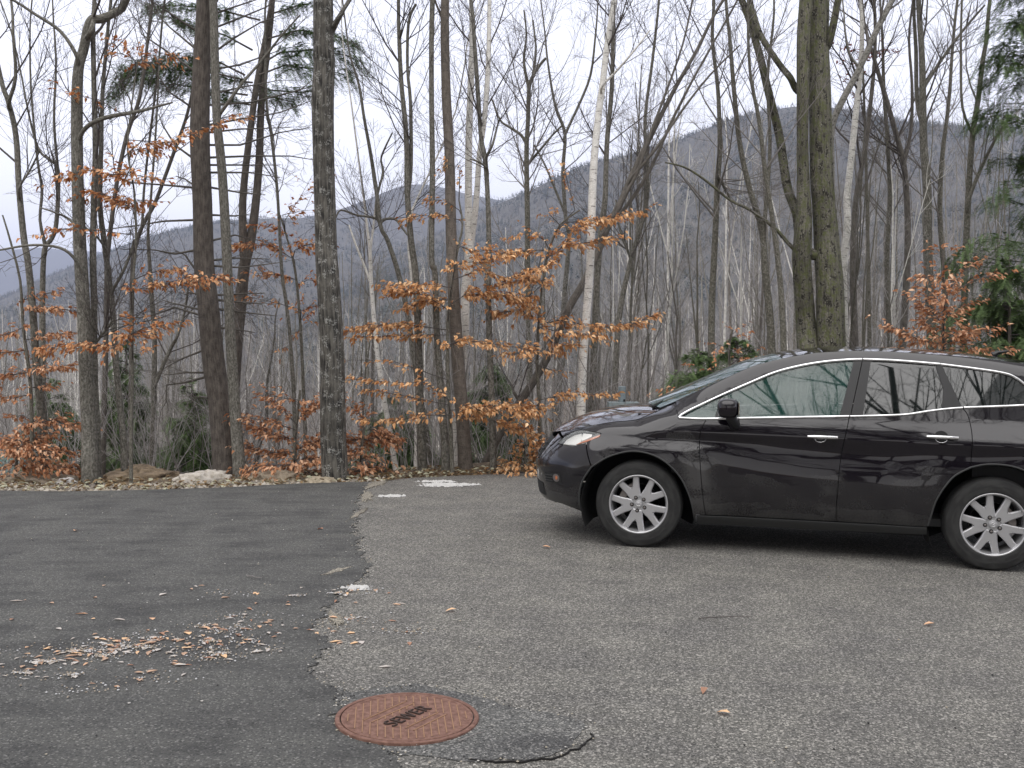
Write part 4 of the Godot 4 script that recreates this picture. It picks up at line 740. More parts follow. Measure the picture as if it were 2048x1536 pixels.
var SAPLINGS: Array = [
	{"l":"beech sapling with bright orange leaf sprays above the brown boulder","p":[[-4.593,-0.15,-12.6,0.027],[-4.591,0.031,-12.6,0.024],[-4.582,0.707,-12.6,0.021],[-4.556,1.29,-12.599,0.018],[-4.562,1.902,-12.606,0.018],[-4.526,2.444,-12.577,0.015],[-4.482,2.919,-12.572,0.015],[-4.482,3.505,-12.528,0.012],[-4.537,3.968,-12.487,0.012],[-4.484,4.432,-12.471,0.009],[-4.387,5.005,-12.436,0.009]],"f":[{"p":[[-4.447,2.281,-12.288],[-4.252,2.373,-12.369],[-3.838,2.419,-12.362],[-3.406,2.438,-12.286]],"t":0.204,"n":95},{"p":[[-4.407,2.55,-12.825],[-4.09,2.578,-12.787],[-3.951,2.532,-12.825]],"t":0.084,"n":22},{"p":[[-4.443,1.756,-12.271],[-4.615,1.669,-12.369],[-4.881,1.669,-12.299],[-5.263,1.669,-12.372],[-5.478,1.61,-12.257]],"t":0.156,"n":70},{"p":[[-4.396,1.796,-12.145],[-4.278,1.873,-12.255],[-4.035,1.901,-12.227]],"t":0.204,"n":50},{"p":[[-4.353,1.669,-12.035],[-4.45,1.669,-12.16],[-4.506,1.657,-12.107]],"t":0.072,"n":8},{"p":[[-4.583,3.299,-12.767],[-4.831,3.462,-12.855],[-5.044,3.512,-12.779],[-5.327,3.465,-12.876]],"t":0.18,"n":50},{"p":[[-4.529,3.402,-12.638],[-4.429,3.394,-12.575],[-4.579,3.362,-12.691]],"t":0.156,"n":24},{"p":[[-4.369,3.646,-12.125],[-4.648,3.633,-12.224],[-4.898,3.675,-12.129],[-5.127,3.606,-12.125]],"t":0.18,"n":46},{"p":[[-4.506,3.973,-12.515],[-4.384,3.98,-12.554],[-4.285,4.034,-12.527]],"t":0.156,"n":22},{"p":[[-4.39,3.626,-12.182],[-4.269,3.62,-12.214],[-4.144,3.545,-12.098]],"t":0.096,"n":14},{"p":[[-4.596,4.127,-12.703],[-4.107,4.098,-12.709],[-3.791,4.226,-12.662],[-3.524,4.352,-12.783],[-3.272,4.397,-12.744]],"t":0.132,"n":44},{"p":[[-4.568,5.059,-12.861],[-4.367,5.225,-12.812],[-4.13,5.156,-12.821]],"t":0.096,"n":22},{"p":[[-4.402,4.994,-12.395],[-4.532,5.048,-12.277],[-4.593,5.157,-12.258]],"t":0.084,"n":12},{"p":[[-4.437,2.954,-12.332],[-5.13,3.047,-12.388],[-5.439,2.992,-12.419]],"t":0.084,"n":18},{"p":[[-4.532,4.343,-12.601],[-4.895,4.577,-12.595],[-5.215,4.649,-12.652],[-5.346,4.746,-12.683]],"t":0.06,"n":10}],"g":1,"t":0},
	{"l":"layered beech sapling with rusty leaf tiers at the far left","p":[[-6.076,-0.197,-13.2,0.032],[-6.072,-0.035,-13.2,0.028],[-6.049,0.597,-13.2,0.025],[-6.061,1.228,-13.195,0.022],[-6.108,1.605,-13.202,0.022],[-6.164,1.982,-13.243,0.019],[-6.17,2.482,-13.208,0.016],[-6.275,2.979,-13.185,0.013],[-6.363,3.29,-13.184,0.009]],"f":[{"p":[[-6.261,2.243,-13.474],[-6.049,2.308,-13.491],[-5.84,2.357,-13.452]],"t":0.101,"n":16},{"p":[[-6.238,2.114,-13.42],[-5.918,2.143,-13.334],[-5.665,2.123,-13.304]],"t":0.101,"n":36},{"p":[[-5.986,1.883,-12.898],[-6.324,1.779,-12.983],[-6.521,1.742,-12.883]],"t":0.088,"n":30},{"p":[[-6.144,1.731,-13.257],[-5.913,1.782,-13.308],[-5.652,1.806,-13.174]],"t":0.101,"n":30},{"p":[[-6.166,1.604,-13.328],[-6.352,1.573,-13.291],[-6.647,1.572,-13.376]],"t":0.088,"n":26},{"p":[[-6.199,1.316,-13.431],[-6.383,1.286,-13.346],[-6.776,1.218,-13.493]],"t":0.113,"n":36},{"p":[[-6.022,1.357,-13.048],[-5.78,1.37,-13.062],[-5.542,1.408,-12.988]],"t":0.126,"n":44},{"p":[[-5.996,1.048,-13.02],[-6.152,1.019,-12.982],[-6.335,1.05,-12.977]],"t":0.075,"n":18},{"p":[[-6.108,1.13,-13.295],[-6.015,1.126,-13.368],[-5.861,1.163,-13.239]],"t":0.088,"n":14},{"p":[[-5.925,0.683,-12.905],[-5.744,0.736,-13.027],[-5.411,0.663,-13.003]],"t":0.151,"n":60},{"p":[[-6.18,0.705,-13.463],[-6.258,0.773,-13.399],[-6.378,0.738,-13.448]],"t":0.088,"n":12}],"g":0,"t":1},
	{"l":"dense rusty beech bush above the tan boulder at the far left","p":[[-6.182,-0.17,-13.0,0.024],[-6.18,-0.022,-13.0,0.022],[-6.163,0.178,-13.0,0.019],[-6.122,0.368,-12.973,0.015],[-6.073,0.496,-12.925,0.012]],"f":[{"p":[[-5.996,0.518,-12.684],[-6.142,0.512,-12.748],[-6.388,0.537,-12.816]],"t":0.186,"n":50},{"p":[[-6.275,0.43,-13.299],[-6.095,0.467,-13.241],[-5.952,0.49,-13.347]],"t":0.248,"n":80},{"p":[[-5.948,0.405,-12.604],[-5.71,0.412,-12.531],[-5.474,0.367,-12.676]],"t":0.248,"n":85},{"p":[[-6.127,0.246,-12.951],[-5.831,0.187,-12.925],[-5.48,0.15,-12.969]],"t":0.21,"n":70},{"p":[[-6.304,0.301,-13.315],[-6.18,0.273,-13.28],[-6.101,0.255,-13.329]],"t":0.161,"n":28},{"p":[[-6.289,0.052,-13.262],[-5.94,0.047,-13.302],[-5.514,0.01,-13.347]],"t":0.136,"n":50},{"p":[[-6.087,0.198,-12.827],[-6.133,0.191,-12.781],[-6.195,0.162,-12.719]],"t":0.124,"n":16},{"p":[[-5.984,0.101,-12.616],[-6.02,0.111,-12.54],[-6.066,0.081,-12.536]],"t":0.087,"n":10}],"g":0,"t":1},
	{"l":"orange beech bush crowding the left foot of the massive dark trunk","p":[[-2.814,-0.15,-13.4,0.029],[-2.813,-0.074,-13.4,0.026],[-2.805,0.132,-13.4,0.022],[-2.786,0.449,-13.442,0.019],[-2.746,0.834,-13.449,0.016],[-2.718,1.091,-13.449,0.013]],"f":[{"p":[[-2.796,0.444,-13.494],[-3.061,0.506,-13.528],[-3.395,0.632,-13.574]],"t":0.191,"n":70},{"p":[[-2.754,0.585,-13.356],[-3.151,0.712,-13.367],[-3.49,0.738,-13.445]],"t":0.14,"n":34},{"p":[[-2.803,0.286,-13.456],[-3.144,0.272,-13.599],[-3.401,0.35,-13.461]],"t":0.179,"n":60},{"p":[[-2.717,0.181,-12.977],[-3.015,0.174,-13.034],[-3.272,0.108,-13.062]],"t":0.191,"n":60},{"p":[[-2.814,0.307,-13.575],[-2.668,0.363,-13.661],[-2.455,0.438,-13.566]],"t":0.255,"n":80},{"p":[[-2.769,0.201,-13.354],[-2.581,0.199,-13.37],[-2.381,0.237,-13.322]],"t":0.255,"n":80},{"p":[[-2.754,0.705,-13.452],[-2.644,0.828,-13.555],[-2.437,0.961,-13.486]],"t":0.217,"n":60},{"p":[[-2.749,0.643,-13.425],[-2.966,0.869,-13.401],[-3.107,0.962,-13.463]],"t":0.128,"n":26},{"p":[[-2.844,0.005,-13.647],[-2.637,0.004,-13.655],[-2.457,-0.007,-13.742]],"t":0.166,"n":46},{"p":[[-2.653,0.987,-13.0],[-2.876,1.018,-12.999],[-3.082,1.076,-13.089]],"t":0.102,"n":16},{"p":[[-2.729,0.049,-13.034],[-2.958,0.016,-13.05],[-3.206,0.016,-13.046]],"t":0.089,"n":24}],"g":0,"t":1},
	{"l":"orange beech bush crowding the right foot of the massive dark trunk","p":[[-1.95,-0.15,-13.5,0.025],[-1.95,-0.074,-13.5,0.022],[-1.948,0.185,-13.5,0.019],[-1.92,0.448,-13.45,0.016],[-1.893,0.702,-13.494,0.013]],"f":[{"p":[[-1.97,0.421,-13.751],[-2.089,0.424,-13.712],[-2.198,0.385,-13.779]],"t":0.257,"n":50},{"p":[[-1.941,0.439,-13.549],[-1.813,0.466,-13.612],[-1.614,0.437,-13.575]],"t":0.193,"n":60},{"p":[[-1.938,0.563,-13.623],[-1.818,0.56,-13.652],[-1.643,0.517,-13.55]],"t":0.154,"n":40},{"p":[[-1.924,0.33,-13.341],[-2.052,0.285,-13.467],[-2.149,0.221,-13.464]],"t":0.193,"n":40},{"p":[[-1.969,0.104,-13.638],[-1.862,0.062,-13.717],[-1.664,0.017,-13.708]],"t":0.154,"n":44},{"p":[[-1.885,0.109,-13.054],[-2.01,0.063,-13.177],[-2.089,0.033,-13.158]],"t":0.129,"n":24},{"p":[[-1.913,0.244,-13.255],[-1.827,0.215,-13.227],[-1.739,0.188,-13.184]],"t":0.129,"n":20},{"p":[[-1.907,0.702,-13.505],[-2.024,0.863,-13.512],[-2.114,0.865,-13.47]],"t":0.141,"n":22}],"g":0,"t":1},
	{"l":"beech sapling with pale orange sprays left of the massive dark trunk","p":[[-2.954,-0.417,-15.0,0.032],[-2.955,-0.233,-15.0,0.029],[-2.964,0.45,-15.0,0.029],[-2.991,1.166,-15.016,0.025],[-3.029,2.023,-15.024,0.021],[-3.099,2.737,-15.048,0.018],[-3.203,3.163,-15.049,0.014],[-3.306,3.517,-15.042,0.011]],"f":[{"p":[[-3.11,2.883,-15.105],[-3.475,3.101,-15.14],[-3.984,3.103,-15.166]],"t":0.186,"n":60},{"p":[[-3.068,3.009,-14.908],[-2.907,3.07,-14.808],[-2.758,3.087,-14.84]],"t":0.214,"n":40},{"p":[[-3.226,3.246,-15.158],[-3.437,3.351,-15.144],[-3.579,3.372,-15.137]],"t":0.114,"n":16},{"p":[[-3.073,2.597,-15.088],[-3.335,2.672,-15.144],[-3.55,2.686,-15.141]],"t":0.143,"n":28},{"p":[[-3.085,2.53,-15.179],[-2.949,2.603,-15.186],[-2.79,2.598,-15.106]],"t":0.186,"n":26},{"p":[[-3.053,2.027,-15.219],[-2.954,2.207,-15.196],[-2.837,2.23,-15.23]],"t":0.114,"n":16},{"p":[[-3.007,1.952,-15.057],[-3.186,1.666,-15.078],[-3.322,1.595,-15.041]],"t":0.086,"n":8},{"p":[[-3.169,3.461,-14.579],[-2.861,3.531,-14.596],[-2.684,3.842,-14.469]],"t":0.086,"n":14},{"p":[[-3.125,3.386,-14.531],[-2.908,3.689,-14.492],[-2.743,4.002,-14.535]],"t":0.071,"n":10},{"p":[[-2.914,2.15,-14.531],[-3.265,2.252,-14.496],[-3.763,2.358,-14.564]],"t":0.086,"n":14}],"g":0,"t":0},
	{"l":"broad beech sapling spreading orange tiers across the middle of the wood","p":[[-0.772,-0.15,-13.6,0.033],[-0.774,-0.055,-13.6,0.029],[-0.792,0.434,-13.6,0.029],[-0.816,0.956,-13.58,0.026],[-0.835,1.603,-13.603,0.023],[-0.814,2.119,-13.592,0.023],[-0.766,2.504,-13.558,0.019],[-0.703,2.892,-13.604,0.016],[-0.64,3.218,-13.643,0.013],[-0.686,3.542,-13.662,0.01]],"f":[{"p":[[-0.804,2.114,-13.434],[-1.11,2.305,-13.428],[-1.485,2.365,-13.366]],"t":0.194,"n":80},{"p":[[-0.797,2.182,-13.53],[-0.604,2.309,-13.518],[-0.154,2.31,-13.545],[0.103,2.245,-13.517]],"t":0.233,"n":110},{"p":[[-0.827,2.257,-13.808],[-1.076,2.258,-13.815],[-1.337,2.178,-13.795]],"t":0.142,"n":44},{"p":[[-0.781,2.403,-13.479],[-1.05,2.435,-13.479],[-1.502,2.437,-13.515]],"t":0.13,"n":40},{"p":[[-0.834,1.863,-13.698],[-1.325,1.927,-13.657],[-1.717,1.927,-13.679],[-2.106,1.862,-13.667]],"t":0.168,"n":80},{"p":[[-0.836,1.798,-13.723],[-1.258,1.797,-13.63],[-1.654,1.784,-13.685],[-1.999,1.765,-13.734]],"t":0.104,"n":40},{"p":[[-0.754,2.491,-13.346],[-0.408,2.623,-13.428],[-0.153,2.493,-13.389],[0.228,2.586,-13.354],[0.482,2.683,-13.377]],"t":0.168,"n":80},{"p":[[-0.706,2.658,-13.05],[-0.398,2.723,-13.094],[-0.087,2.812,-13.043]],"t":0.142,"n":46},{"p":[[-0.799,1.668,-13.113],[-0.589,1.731,-13.178],[-0.15,1.668,-13.159],[0.224,1.606,-13.077]],"t":0.142,"n":66},{"p":[[-0.681,3.303,-13.819],[-0.943,3.369,-13.83],[-1.236,3.353,-13.807]],"t":0.078,"n":26},{"p":[[-0.791,0.978,-13.166],[-1.094,1.197,-13.191],[-1.466,1.198,-13.146],[-2.006,1.241,-13.198]],"t":0.091,"n":40},{"p":[[-0.814,0.893,-13.551],[-1.442,1.024,-13.501],[-1.826,1.089,-13.489]],"t":0.091,"n":24},{"p":[[-0.783,0.785,-13.233],[-1.099,0.784,-13.236],[-1.421,0.717,-13.297],[-1.789,0.711,-13.202]],"t":0.117,"n":44},{"p":[[-0.793,0.837,-13.401],[-0.596,0.845,-13.282],[-0.153,0.872,-13.356],[0.228,0.811,-13.306]],"t":0.285,"n":130},{"p":[[-0.809,0.754,-13.681],[-0.415,0.727,-13.6],[-0.157,0.655,-13.702],[0.104,0.56,-13.651]],"t":0.168,"n":50},{"p":[[-0.694,2.94,-13.43],[-0.471,2.844,-13.417],[-0.215,2.901,-13.342]],"t":0.117,"n":26},{"p":[[-0.67,3.951,-13.616],[-0.802,3.994,-13.679],[-0.927,3.886,-13.609]],"t":0.078,"n":8},{"p":[[-0.688,3.419,-13.711],[-0.867,3.542,-13.666],[-0.989,3.529,-13.571]],"t":0.052,"n":6},{"p":[[-0.825,1.217,-13.531],[-1.571,1.474,-13.527],[-2.08,1.475,-13.48]],"t":0.065,"n":12}],"g":0,"t":2},
	{"l":"airy beech sapling reaching orange sprays in front of the leaning birch","p":[[0.361,-0.15,-14.0,0.034],[0.361,-0.106,-14.0,0.03],[0.374,0.398,-14.0,0.027],[0.36,0.934,-13.978,0.027],[0.333,1.468,-13.973,0.023],[0.358,1.998,-13.93,0.02],[0.411,2.527,-13.947,0.017],[0.489,2.921,-13.922,0.017],[0.632,3.247,-13.901,0.013],[0.893,3.438,-13.86,0.01]],"f":[{"p":[[0.366,1.938,-14.258],[0.649,2.005,-14.227],[1.194,1.904,-14.267],[1.612,1.94,-14.363],[1.9,2.059,-14.226]],"t":0.16,"n":100},{"p":[[0.353,1.994,-13.745],[0.105,2.127,-13.82],[-0.157,2.093,-13.785]],"t":0.173,"n":60},{"p":[[0.35,1.894,-13.642],[0.683,1.829,-13.556],[1.075,1.797,-13.613]],"t":0.12,"n":40},{"p":[[0.371,1.866,-13.944],[0.565,1.667,-13.814],[0.764,1.667,-13.841]],"t":0.173,"n":36},{"p":[[0.429,2.772,-13.705],[0.693,2.974,-13.794],[1.244,3.035,-13.743]],"t":0.133,"n":60},{"p":[[0.465,2.909,-13.796],[0.236,2.914,-13.85],[-0.092,2.845,-13.806]],"t":0.133,"n":40},{"p":[[0.435,3.051,-13.909],[0.237,3.149,-13.902],[0.105,3.112,-13.869]],"t":0.08,"n":14},{"p":[[0.693,3.268,-13.803],[1.155,3.307,-13.853],[1.688,3.413,-13.923]],"t":0.133,"n":56},{"p":[[0.56,3.099,-13.739],[0.888,3.2,-13.777],[1.246,3.297,-13.775]],"t":0.093,"n":30},{"p":[[0.338,1.603,-13.64],[0.169,1.57,-13.686],[-0.026,1.538,-13.576]],"t":0.093,"n":24},{"p":[[0.351,0.953,-13.633],[0.69,1.017,-13.657],[1.36,1.036,-13.523]],"t":0.093,"n":40},{"p":[[0.35,0.89,-13.589],[0.232,0.861,-13.535],[0.039,0.877,-13.594]],"t":0.16,"n":40},{"p":[[0.385,2.501,-13.522],[0.102,2.499,-13.475],[-0.154,2.436,-13.502]],"t":0.173,"n":56},{"p":[[0.401,2.469,-14.091],[0.242,2.338,-14.146],[0.175,2.271,-14.144]],"t":0.147,"n":30},{"p":[[0.377,0.39,-14.082],[0.24,0.534,-13.975],[0.04,0.597,-14.022]],"t":0.16,"n":36},{"p":[[0.627,3.234,-13.792],[0.493,3.354,-13.709],[0.432,3.565,-13.833]],"t":0.053,"n":6},{"p":[[0.827,3.438,-13.86],[0.696,3.931,-13.886],[0.565,3.964,-13.885]],"t":0.053,"n":8},{"p":[[0.344,1.403,-13.889],[0.504,1.336,-13.911],[0.564,1.326,-13.772]],"t":0.093,"n":10}],"g":0,"t":2},
	{"l":"low beech brush between the tree line and the car nose","p":[[0.173,-0.15,-13.9,0.022],[0.173,-0.093,-13.9,0.02],[0.173,0.141,-13.9,0.017],[0.16,0.338,-13.925,0.013]],"f":[{"p":[[0.158,0.355,-13.754],[0.236,0.356,-13.737],[0.401,0.385,-13.775]],"t":0.238,"n":50},{"p":[[0.176,0.178,-14.176],[0.311,0.18,-14.153],[0.448,0.208,-14.211]],"t":0.238,"n":50},{"p":[[0.171,0.087,-13.79],[0.039,0.123,-13.764],[-0.092,0.093,-13.738]],"t":0.159,"n":34},{"p":[[0.168,0.025,-13.481],[0.296,0.061,-13.456],[0.422,0.069,-13.389]],"t":0.132,"n":34},{"p":[[0.172,-0.018,-13.837],[-0.159,-0.017,-13.825],[-0.425,-0.025,-13.889]],"t":0.079,"n":24},{"p":[[0.174,-0.062,-14.031],[-0.027,-0.077,-14.036],[-0.229,-0.082,-14.08]],"t":0.079,"n":14}],"g":0,"t":2},
	{"l":"beech shrub with drooping orange leaves behind the car roof at the right","p":[[5.447,-0.12,-13.2,0.032],[5.438,0.976,-13.2,0.028],[5.43,1.479,-13.2,0.025],[5.398,1.856,-13.166,0.022],[5.435,2.232,-13.21,0.019],[5.385,2.604,-13.164,0.016],[5.394,2.822,-13.164,0.009]],"f":[{"p":[[5.363,1.668,-13.074],[5.087,1.73,-13.103],[4.786,1.888,-13.225]],"t":0.126,"n":50},{"p":[[5.465,1.731,-13.325],[5.249,1.922,-13.363],[5.189,2.047,-13.295]],"t":0.138,"n":36},{"p":[[5.24,1.911,-12.754],[5.118,2.096,-12.881],[5.013,2.214,-12.774]],"t":0.126,"n":40},{"p":[[5.273,2.095,-12.841],[5.164,2.248,-12.848],[5.156,2.408,-12.99]],"t":0.138,"n":36},{"p":[[5.509,1.604,-13.396],[5.262,1.572,-13.383],[4.94,1.604,-13.374]],"t":0.101,"n":36},{"p":[[5.284,1.974,-12.864],[5.423,2.096,-12.88],[5.5,2.156,-12.847]],"t":0.113,"n":28},{"p":[[5.296,1.729,-12.884],[5.414,1.821,-12.848],[5.534,1.82,-12.771]],"t":0.126,"n":34},{"p":[[5.355,2.224,-13.015],[5.474,2.501,-13.015],[5.679,2.654,-12.996]],"t":0.113,"n":22},{"p":[[5.52,2.303,-13.388],[5.86,2.49,-13.331],[6.131,2.564,-13.303]],"t":0.088,"n":24},{"p":[[5.408,1.668,-13.152],[5.651,1.824,-13.113],[5.947,1.855,-13.149]],"t":0.088,"n":20},{"p":[[5.336,2.595,-13.028],[5.318,2.779,-13.022],[5.377,2.843,-13.049]],"t":0.063,"n":8},{"p":[[5.381,1.606,-13.086],[5.61,1.656,-13.011],[5.728,1.618,-13.067]],"t":0.075,"n":12},{"p":[[5.503,1.509,-13.348],[5.927,1.604,-13.304],[6.249,1.604,-13.316]],"t":0.088,"n":20},{"p":[[5.329,2.469,-12.991],[5.231,2.533,-13.026],[5.104,2.502,-13.016]],"t":0.101,"n":20}],"g":0,"t":1},
	{"l":"sparse beech twig with a few orange leaves above the windscreen","p":[[3.006,-0.15,-14.5,0.027],[3.016,0.699,-14.5,0.024],[3.026,1.183,-14.5,0.021],[2.991,1.598,-14.48,0.017],[3.03,1.873,-14.444,0.014]],"f":[{"p":[[3.0,1.46,-14.453],[3.13,1.461,-14.418],[3.347,1.495,-14.465]],"t":0.097,"n":14},{"p":[[2.936,1.6,-14.147],[2.815,1.667,-14.22],[2.712,1.599,-14.208]],"t":0.083,"n":8},{"p":[[2.961,1.803,-14.276],[3.011,1.836,-14.192],[3.069,1.905,-14.307]],"t":0.055,"n":5},{"p":[[2.938,1.331,-14.116],[2.733,1.297,-14.134],[2.532,1.364,-14.138]],"t":0.083,"n":9},{"p":[[3.021,1.184,-14.474],[2.449,1.117,-14.435],[2.038,1.047,-14.445]],"t":0.069,"n":8},{"p":[[2.917,1.4,-14.017],[3.186,1.6,-14.062],[3.389,1.667,-14.074]],"t":0.055,"n":5}],"g":0,"t":1},
	{"l":"wispy sapling holding dull red leaves high right of the twin trunk","p":[[6.371,-0.619,-18.6,0.045],[6.345,1.043,-18.6,0.04],[6.309,2.458,-18.6,0.035],[6.252,3.772,-18.56,0.031],[6.219,4.911,-18.584,0.027],[6.166,5.951,-18.568,0.022],[6.13,6.644,-18.566,0.018]],"f":[{"p":[[6.212,6.526,-18.781],[6.08,6.888,-18.823],[5.859,6.96,-18.83]],"t":0.089,"n":16},{"p":[[6.16,6.573,-18.627],[6.278,6.832,-18.622],[6.482,6.806,-18.652]],"t":0.089,"n":18},{"p":[[6.185,6.141,-18.634],[5.82,6.64,-18.552],[5.616,6.697,-18.602]],"t":0.071,"n":10},{"p":[[6.172,5.769,-18.527],[5.811,6.284,-18.513],[5.72,6.404,-18.645]],"t":0.071,"n":6}],"g":0,"t":3}
]
var DEAD_BRANCHES: Array = [
	[[-4.057,5.696,-13.6],[-4.392,5.905,-13.461],[-4.533,5.985,-13.323]],
	[[-4.072,5.474,-13.6],[-4.416,5.764,-13.724],[-4.778,6.123,-13.849]],
	[[-4.088,5.189,-13.6],[-4.448,5.446,-13.612],[-4.751,5.652,-13.624],[-4.785,5.802,-13.636]],
	[[-4.107,4.713,-13.6],[-4.344,4.872,-13.467],[-4.548,5.183,-13.334]],
	[[-4.114,4.076,-13.6],[-4.33,4.235,-13.598],[-4.487,4.49,-13.597],[-4.536,4.63,-13.595]],
	[[-4.112,3.693,-13.6],[-4.445,3.716,-13.539],[-4.871,3.738,-13.478],[-5.165,3.855,-13.416]],
	[[-4.097,3.277,-13.6],[-4.494,3.272,-13.67],[-4.844,3.229,-13.74],[-5.294,3.184,-13.81]],
	[[-4.08,3.712,-13.6],[-4.316,3.856,-13.95],[-4.545,3.951,-14.301]],
	[[-4.076,2.892,-13.6],[-4.314,2.832,-13.494],[-4.533,2.873,-13.387],[-4.938,2.876,-13.281]],
	[[-4.06,2.603,-13.6],[-4.232,2.831,-13.643],[-4.375,2.9,-13.687]],
	[[-4.02,2.12,-13.6],[-4.299,2.18,-13.832],[-4.537,2.228,-14.064],[-4.748,2.278,-14.297]],
	[[-4.034,2.055,-13.6],[-4.418,2.159,-13.794],[-4.814,2.052,-13.987],[-5.313,2.004,-14.181]],
	[[-3.991,1.311,-13.6],[-4.194,1.315,-13.461],[-4.373,1.287,-13.323]],
	[[-3.991,1.247,-13.6],[-4.231,1.183,-13.576],[-4.463,1.151,-13.552],[-4.464,0.926,-13.527],[-4.521,0.831,-13.503]],
	[[-3.987,1.603,-13.6],[-4.236,1.506,-13.605],[-4.498,1.376,-13.609]],
	[[-3.968,0.987,-13.6],[-4.148,0.983,-13.942],[-4.318,0.932,-14.284]],
	[[-4.018,2.313,-13.6],[-4.188,2.35,-13.693],[-4.296,2.322,-13.786]],
	[[-3.863,5.885,-13.6],[-3.476,6.009,-13.592],[-3.089,6.132,-13.583]],
	[[-3.878,5.696,-13.6],[-3.573,5.857,-13.714],[-3.211,6.052,-13.828],[-3.04,6.218,-13.942]],
	[[-3.868,5.38,-13.6],[-3.576,5.635,-13.717],[-3.279,5.861,-13.834],[-3.044,5.994,-13.95]],
	[[-3.883,5.189,-13.6],[-3.468,5.235,-13.532],[-2.942,5.405,-13.464]],
	[[-3.9,4.872,-13.6],[-3.544,5.02,-13.817],[-3.069,5.17,-14.034]],
	[[-3.904,4.491,-13.6],[-3.621,4.606,-13.846],[-3.086,4.757,-14.093],[-2.597,5.012,-14.339]],
	[[-3.892,4.395,-13.6],[-3.522,4.462,-13.712],[-2.898,4.505,-13.825]],
	[[-3.894,4.236,-13.6],[-3.533,4.263,-13.746],[-3.044,4.453,-13.891],[-2.677,4.548,-14.037]],
	[[-3.883,4.076,-13.6],[-3.436,4.144,-13.874],[-2.969,4.193,-14.148],[-2.686,4.187,-14.421]],
	[[-3.884,3.981,-13.6],[-3.595,4.044,-13.976],[-3.148,4.108,-14.352]],
	[[-3.885,3.885,-13.6],[-3.416,3.915,-13.787],[-3.067,3.88,-13.974]],
	[[-3.874,3.693,-13.6],[-3.469,3.611,-13.474],[-3.121,3.562,-13.349]],
	[[-3.865,3.341,-13.6],[-3.602,3.344,-13.728],[-3.439,3.385,-13.856]],
	[[-3.832,2.764,-13.6],[-3.63,2.807,-13.814],[-3.221,2.811,-14.028]],
	[[-3.833,2.686,-13.6],[-3.519,2.669,-13.632],[-3.008,2.736,-13.664]],
	[[-3.811,2.313,-13.6],[-3.573,2.337,-13.826],[-3.297,2.361,-14.053]],
	[[-3.799,2.249,-13.6],[-3.464,2.218,-13.652],[-3.249,2.201,-13.705]],
	[[-3.8,2.132,-13.6],[-3.5,2.093,-13.789],[-3.116,2.052,-13.978]],
	[[-3.777,1.894,-13.6],[-3.567,1.864,-13.788],[-3.417,1.833,-13.976]],
	[[-3.843,3.02,-13.6],[-3.628,3.107,-13.819],[-3.42,3.064,-14.037]],
	[[-3.875,4.745,-13.6],[-3.45,4.859,-13.959],[-2.862,5.107,-14.318],[-2.76,5.33,-14.677]]
]
var HEMLOCK_SPRAYS: Array = [
	{"p":[[-3.957,5.664,-15.725],[-4.4,5.884,-15.726],[-4.843,5.92,-15.723],[-5.265,5.772,-15.438],[-5.825,5.723,-15.668]],"t":0.342},
	{"p":[[-3.945,5.578,-15.672],[-4.509,5.638,-15.337],[-5.151,5.745,-15.753],[-5.631,5.555,-15.436],[-5.95,5.34,-15.595]],"t":0.371},
	{"p":[[-3.895,5.345,-15.614],[-4.481,5.446,-15.733],[-4.933,5.526,-15.759],[-5.317,5.519,-15.581]],"t":0.253},
	{"p":[[-3.877,6.069,-15.864],[-4.205,6.204,-15.566],[-4.738,6.371,-15.64],[-5.113,6.595,-15.895]],"t":0.223},
	{"p":[[-3.673,6.399,-15.494],[-4.319,6.617,-15.728],[-4.955,6.736,-15.874],[-5.297,6.534,-15.351]],"t":0.267},
	{"p":[[-3.743,5.822,-15.766],[-3.428,5.985,-15.691],[-2.972,6.003,-15.624],[-2.481,5.971,-15.774],[-2.153,5.835,-15.816]],"t":0.327},
	{"p":[[-3.669,5.579,-15.388],[-3.335,5.776,-15.592],[-2.835,5.723,-15.669],[-2.4,5.663,-15.719]],"t":0.401},
	{"p":[[-3.803,5.406,-15.875],[-3.528,5.347,-15.782],[-3.234,5.277,-15.797]],"t":0.267},
	{"p":[[-3.673,5.423,-15.339],[-3.55,5.404,-15.556],[-3.169,5.437,-15.848],[-2.873,5.478,-15.868]],"t":0.267},
	{"p":[[-3.7,6.185,-15.754],[-3.092,6.257,-15.5],[-2.7,6.261,-15.762],[-2.235,6.074,-15.619]],"t":0.223},
	{"p":[[-3.61,6.535,-15.7],[-3.126,6.675,-15.682],[-2.706,6.792,-15.819]],"t":0.193},
	{"p":[[-3.851,5.225,-15.729],[-4.151,5.296,-15.882],[-4.369,5.341,-15.596]],"t":0.193},
	{"p":[[-3.816,5.523,-15.596],[-4.172,5.583,-15.694],[-4.377,5.642,-15.637]],"t":0.223}
]
var LOT_EDGE: Array = [[-10.271,-11.154],[-6.815,-11.637],[-5.877,-11.997],[-5.153,-11.915],[-4.442,-11.997],[-3.363,-12.249],[-2.556,-12.602],[-1.974,-12.74],[-1.614,-12.787],[-1.222,-13.172],[-0.475,-13.424],[0.368,-13.741],[1.842,-13.96],[3.874,-14.072],[6.943,-14.186],[10.686,-14.186]]
var OVERLAY: Array = [[-1.748,-12.648],[-1.676,-11.834],[-1.665,-11.262],[-1.534,-10.269],[-1.437,-9.435],[-1.305,-8.837],[-1.203,-8.31],[-1.088,-7.931],[-1.07,-7.584],[-1.13,-7.267],[-1.13,-7.046],[-1.156,-6.705],[-1.17,-6.337],[-1.131,-6.06],[-1.045,-5.806],[-1.03,-5.572],[-1.047,-5.355],[-0.972,-5.257],[-0.875,-5.102],[-0.837,-4.934],[-0.778,-4.635],[-0.697,-4.454],[-0.55,-4.314],[-0.457,-4.224],[-0.474,-4.103],[-0.487,-3.81],[-0.538,-3.427]]
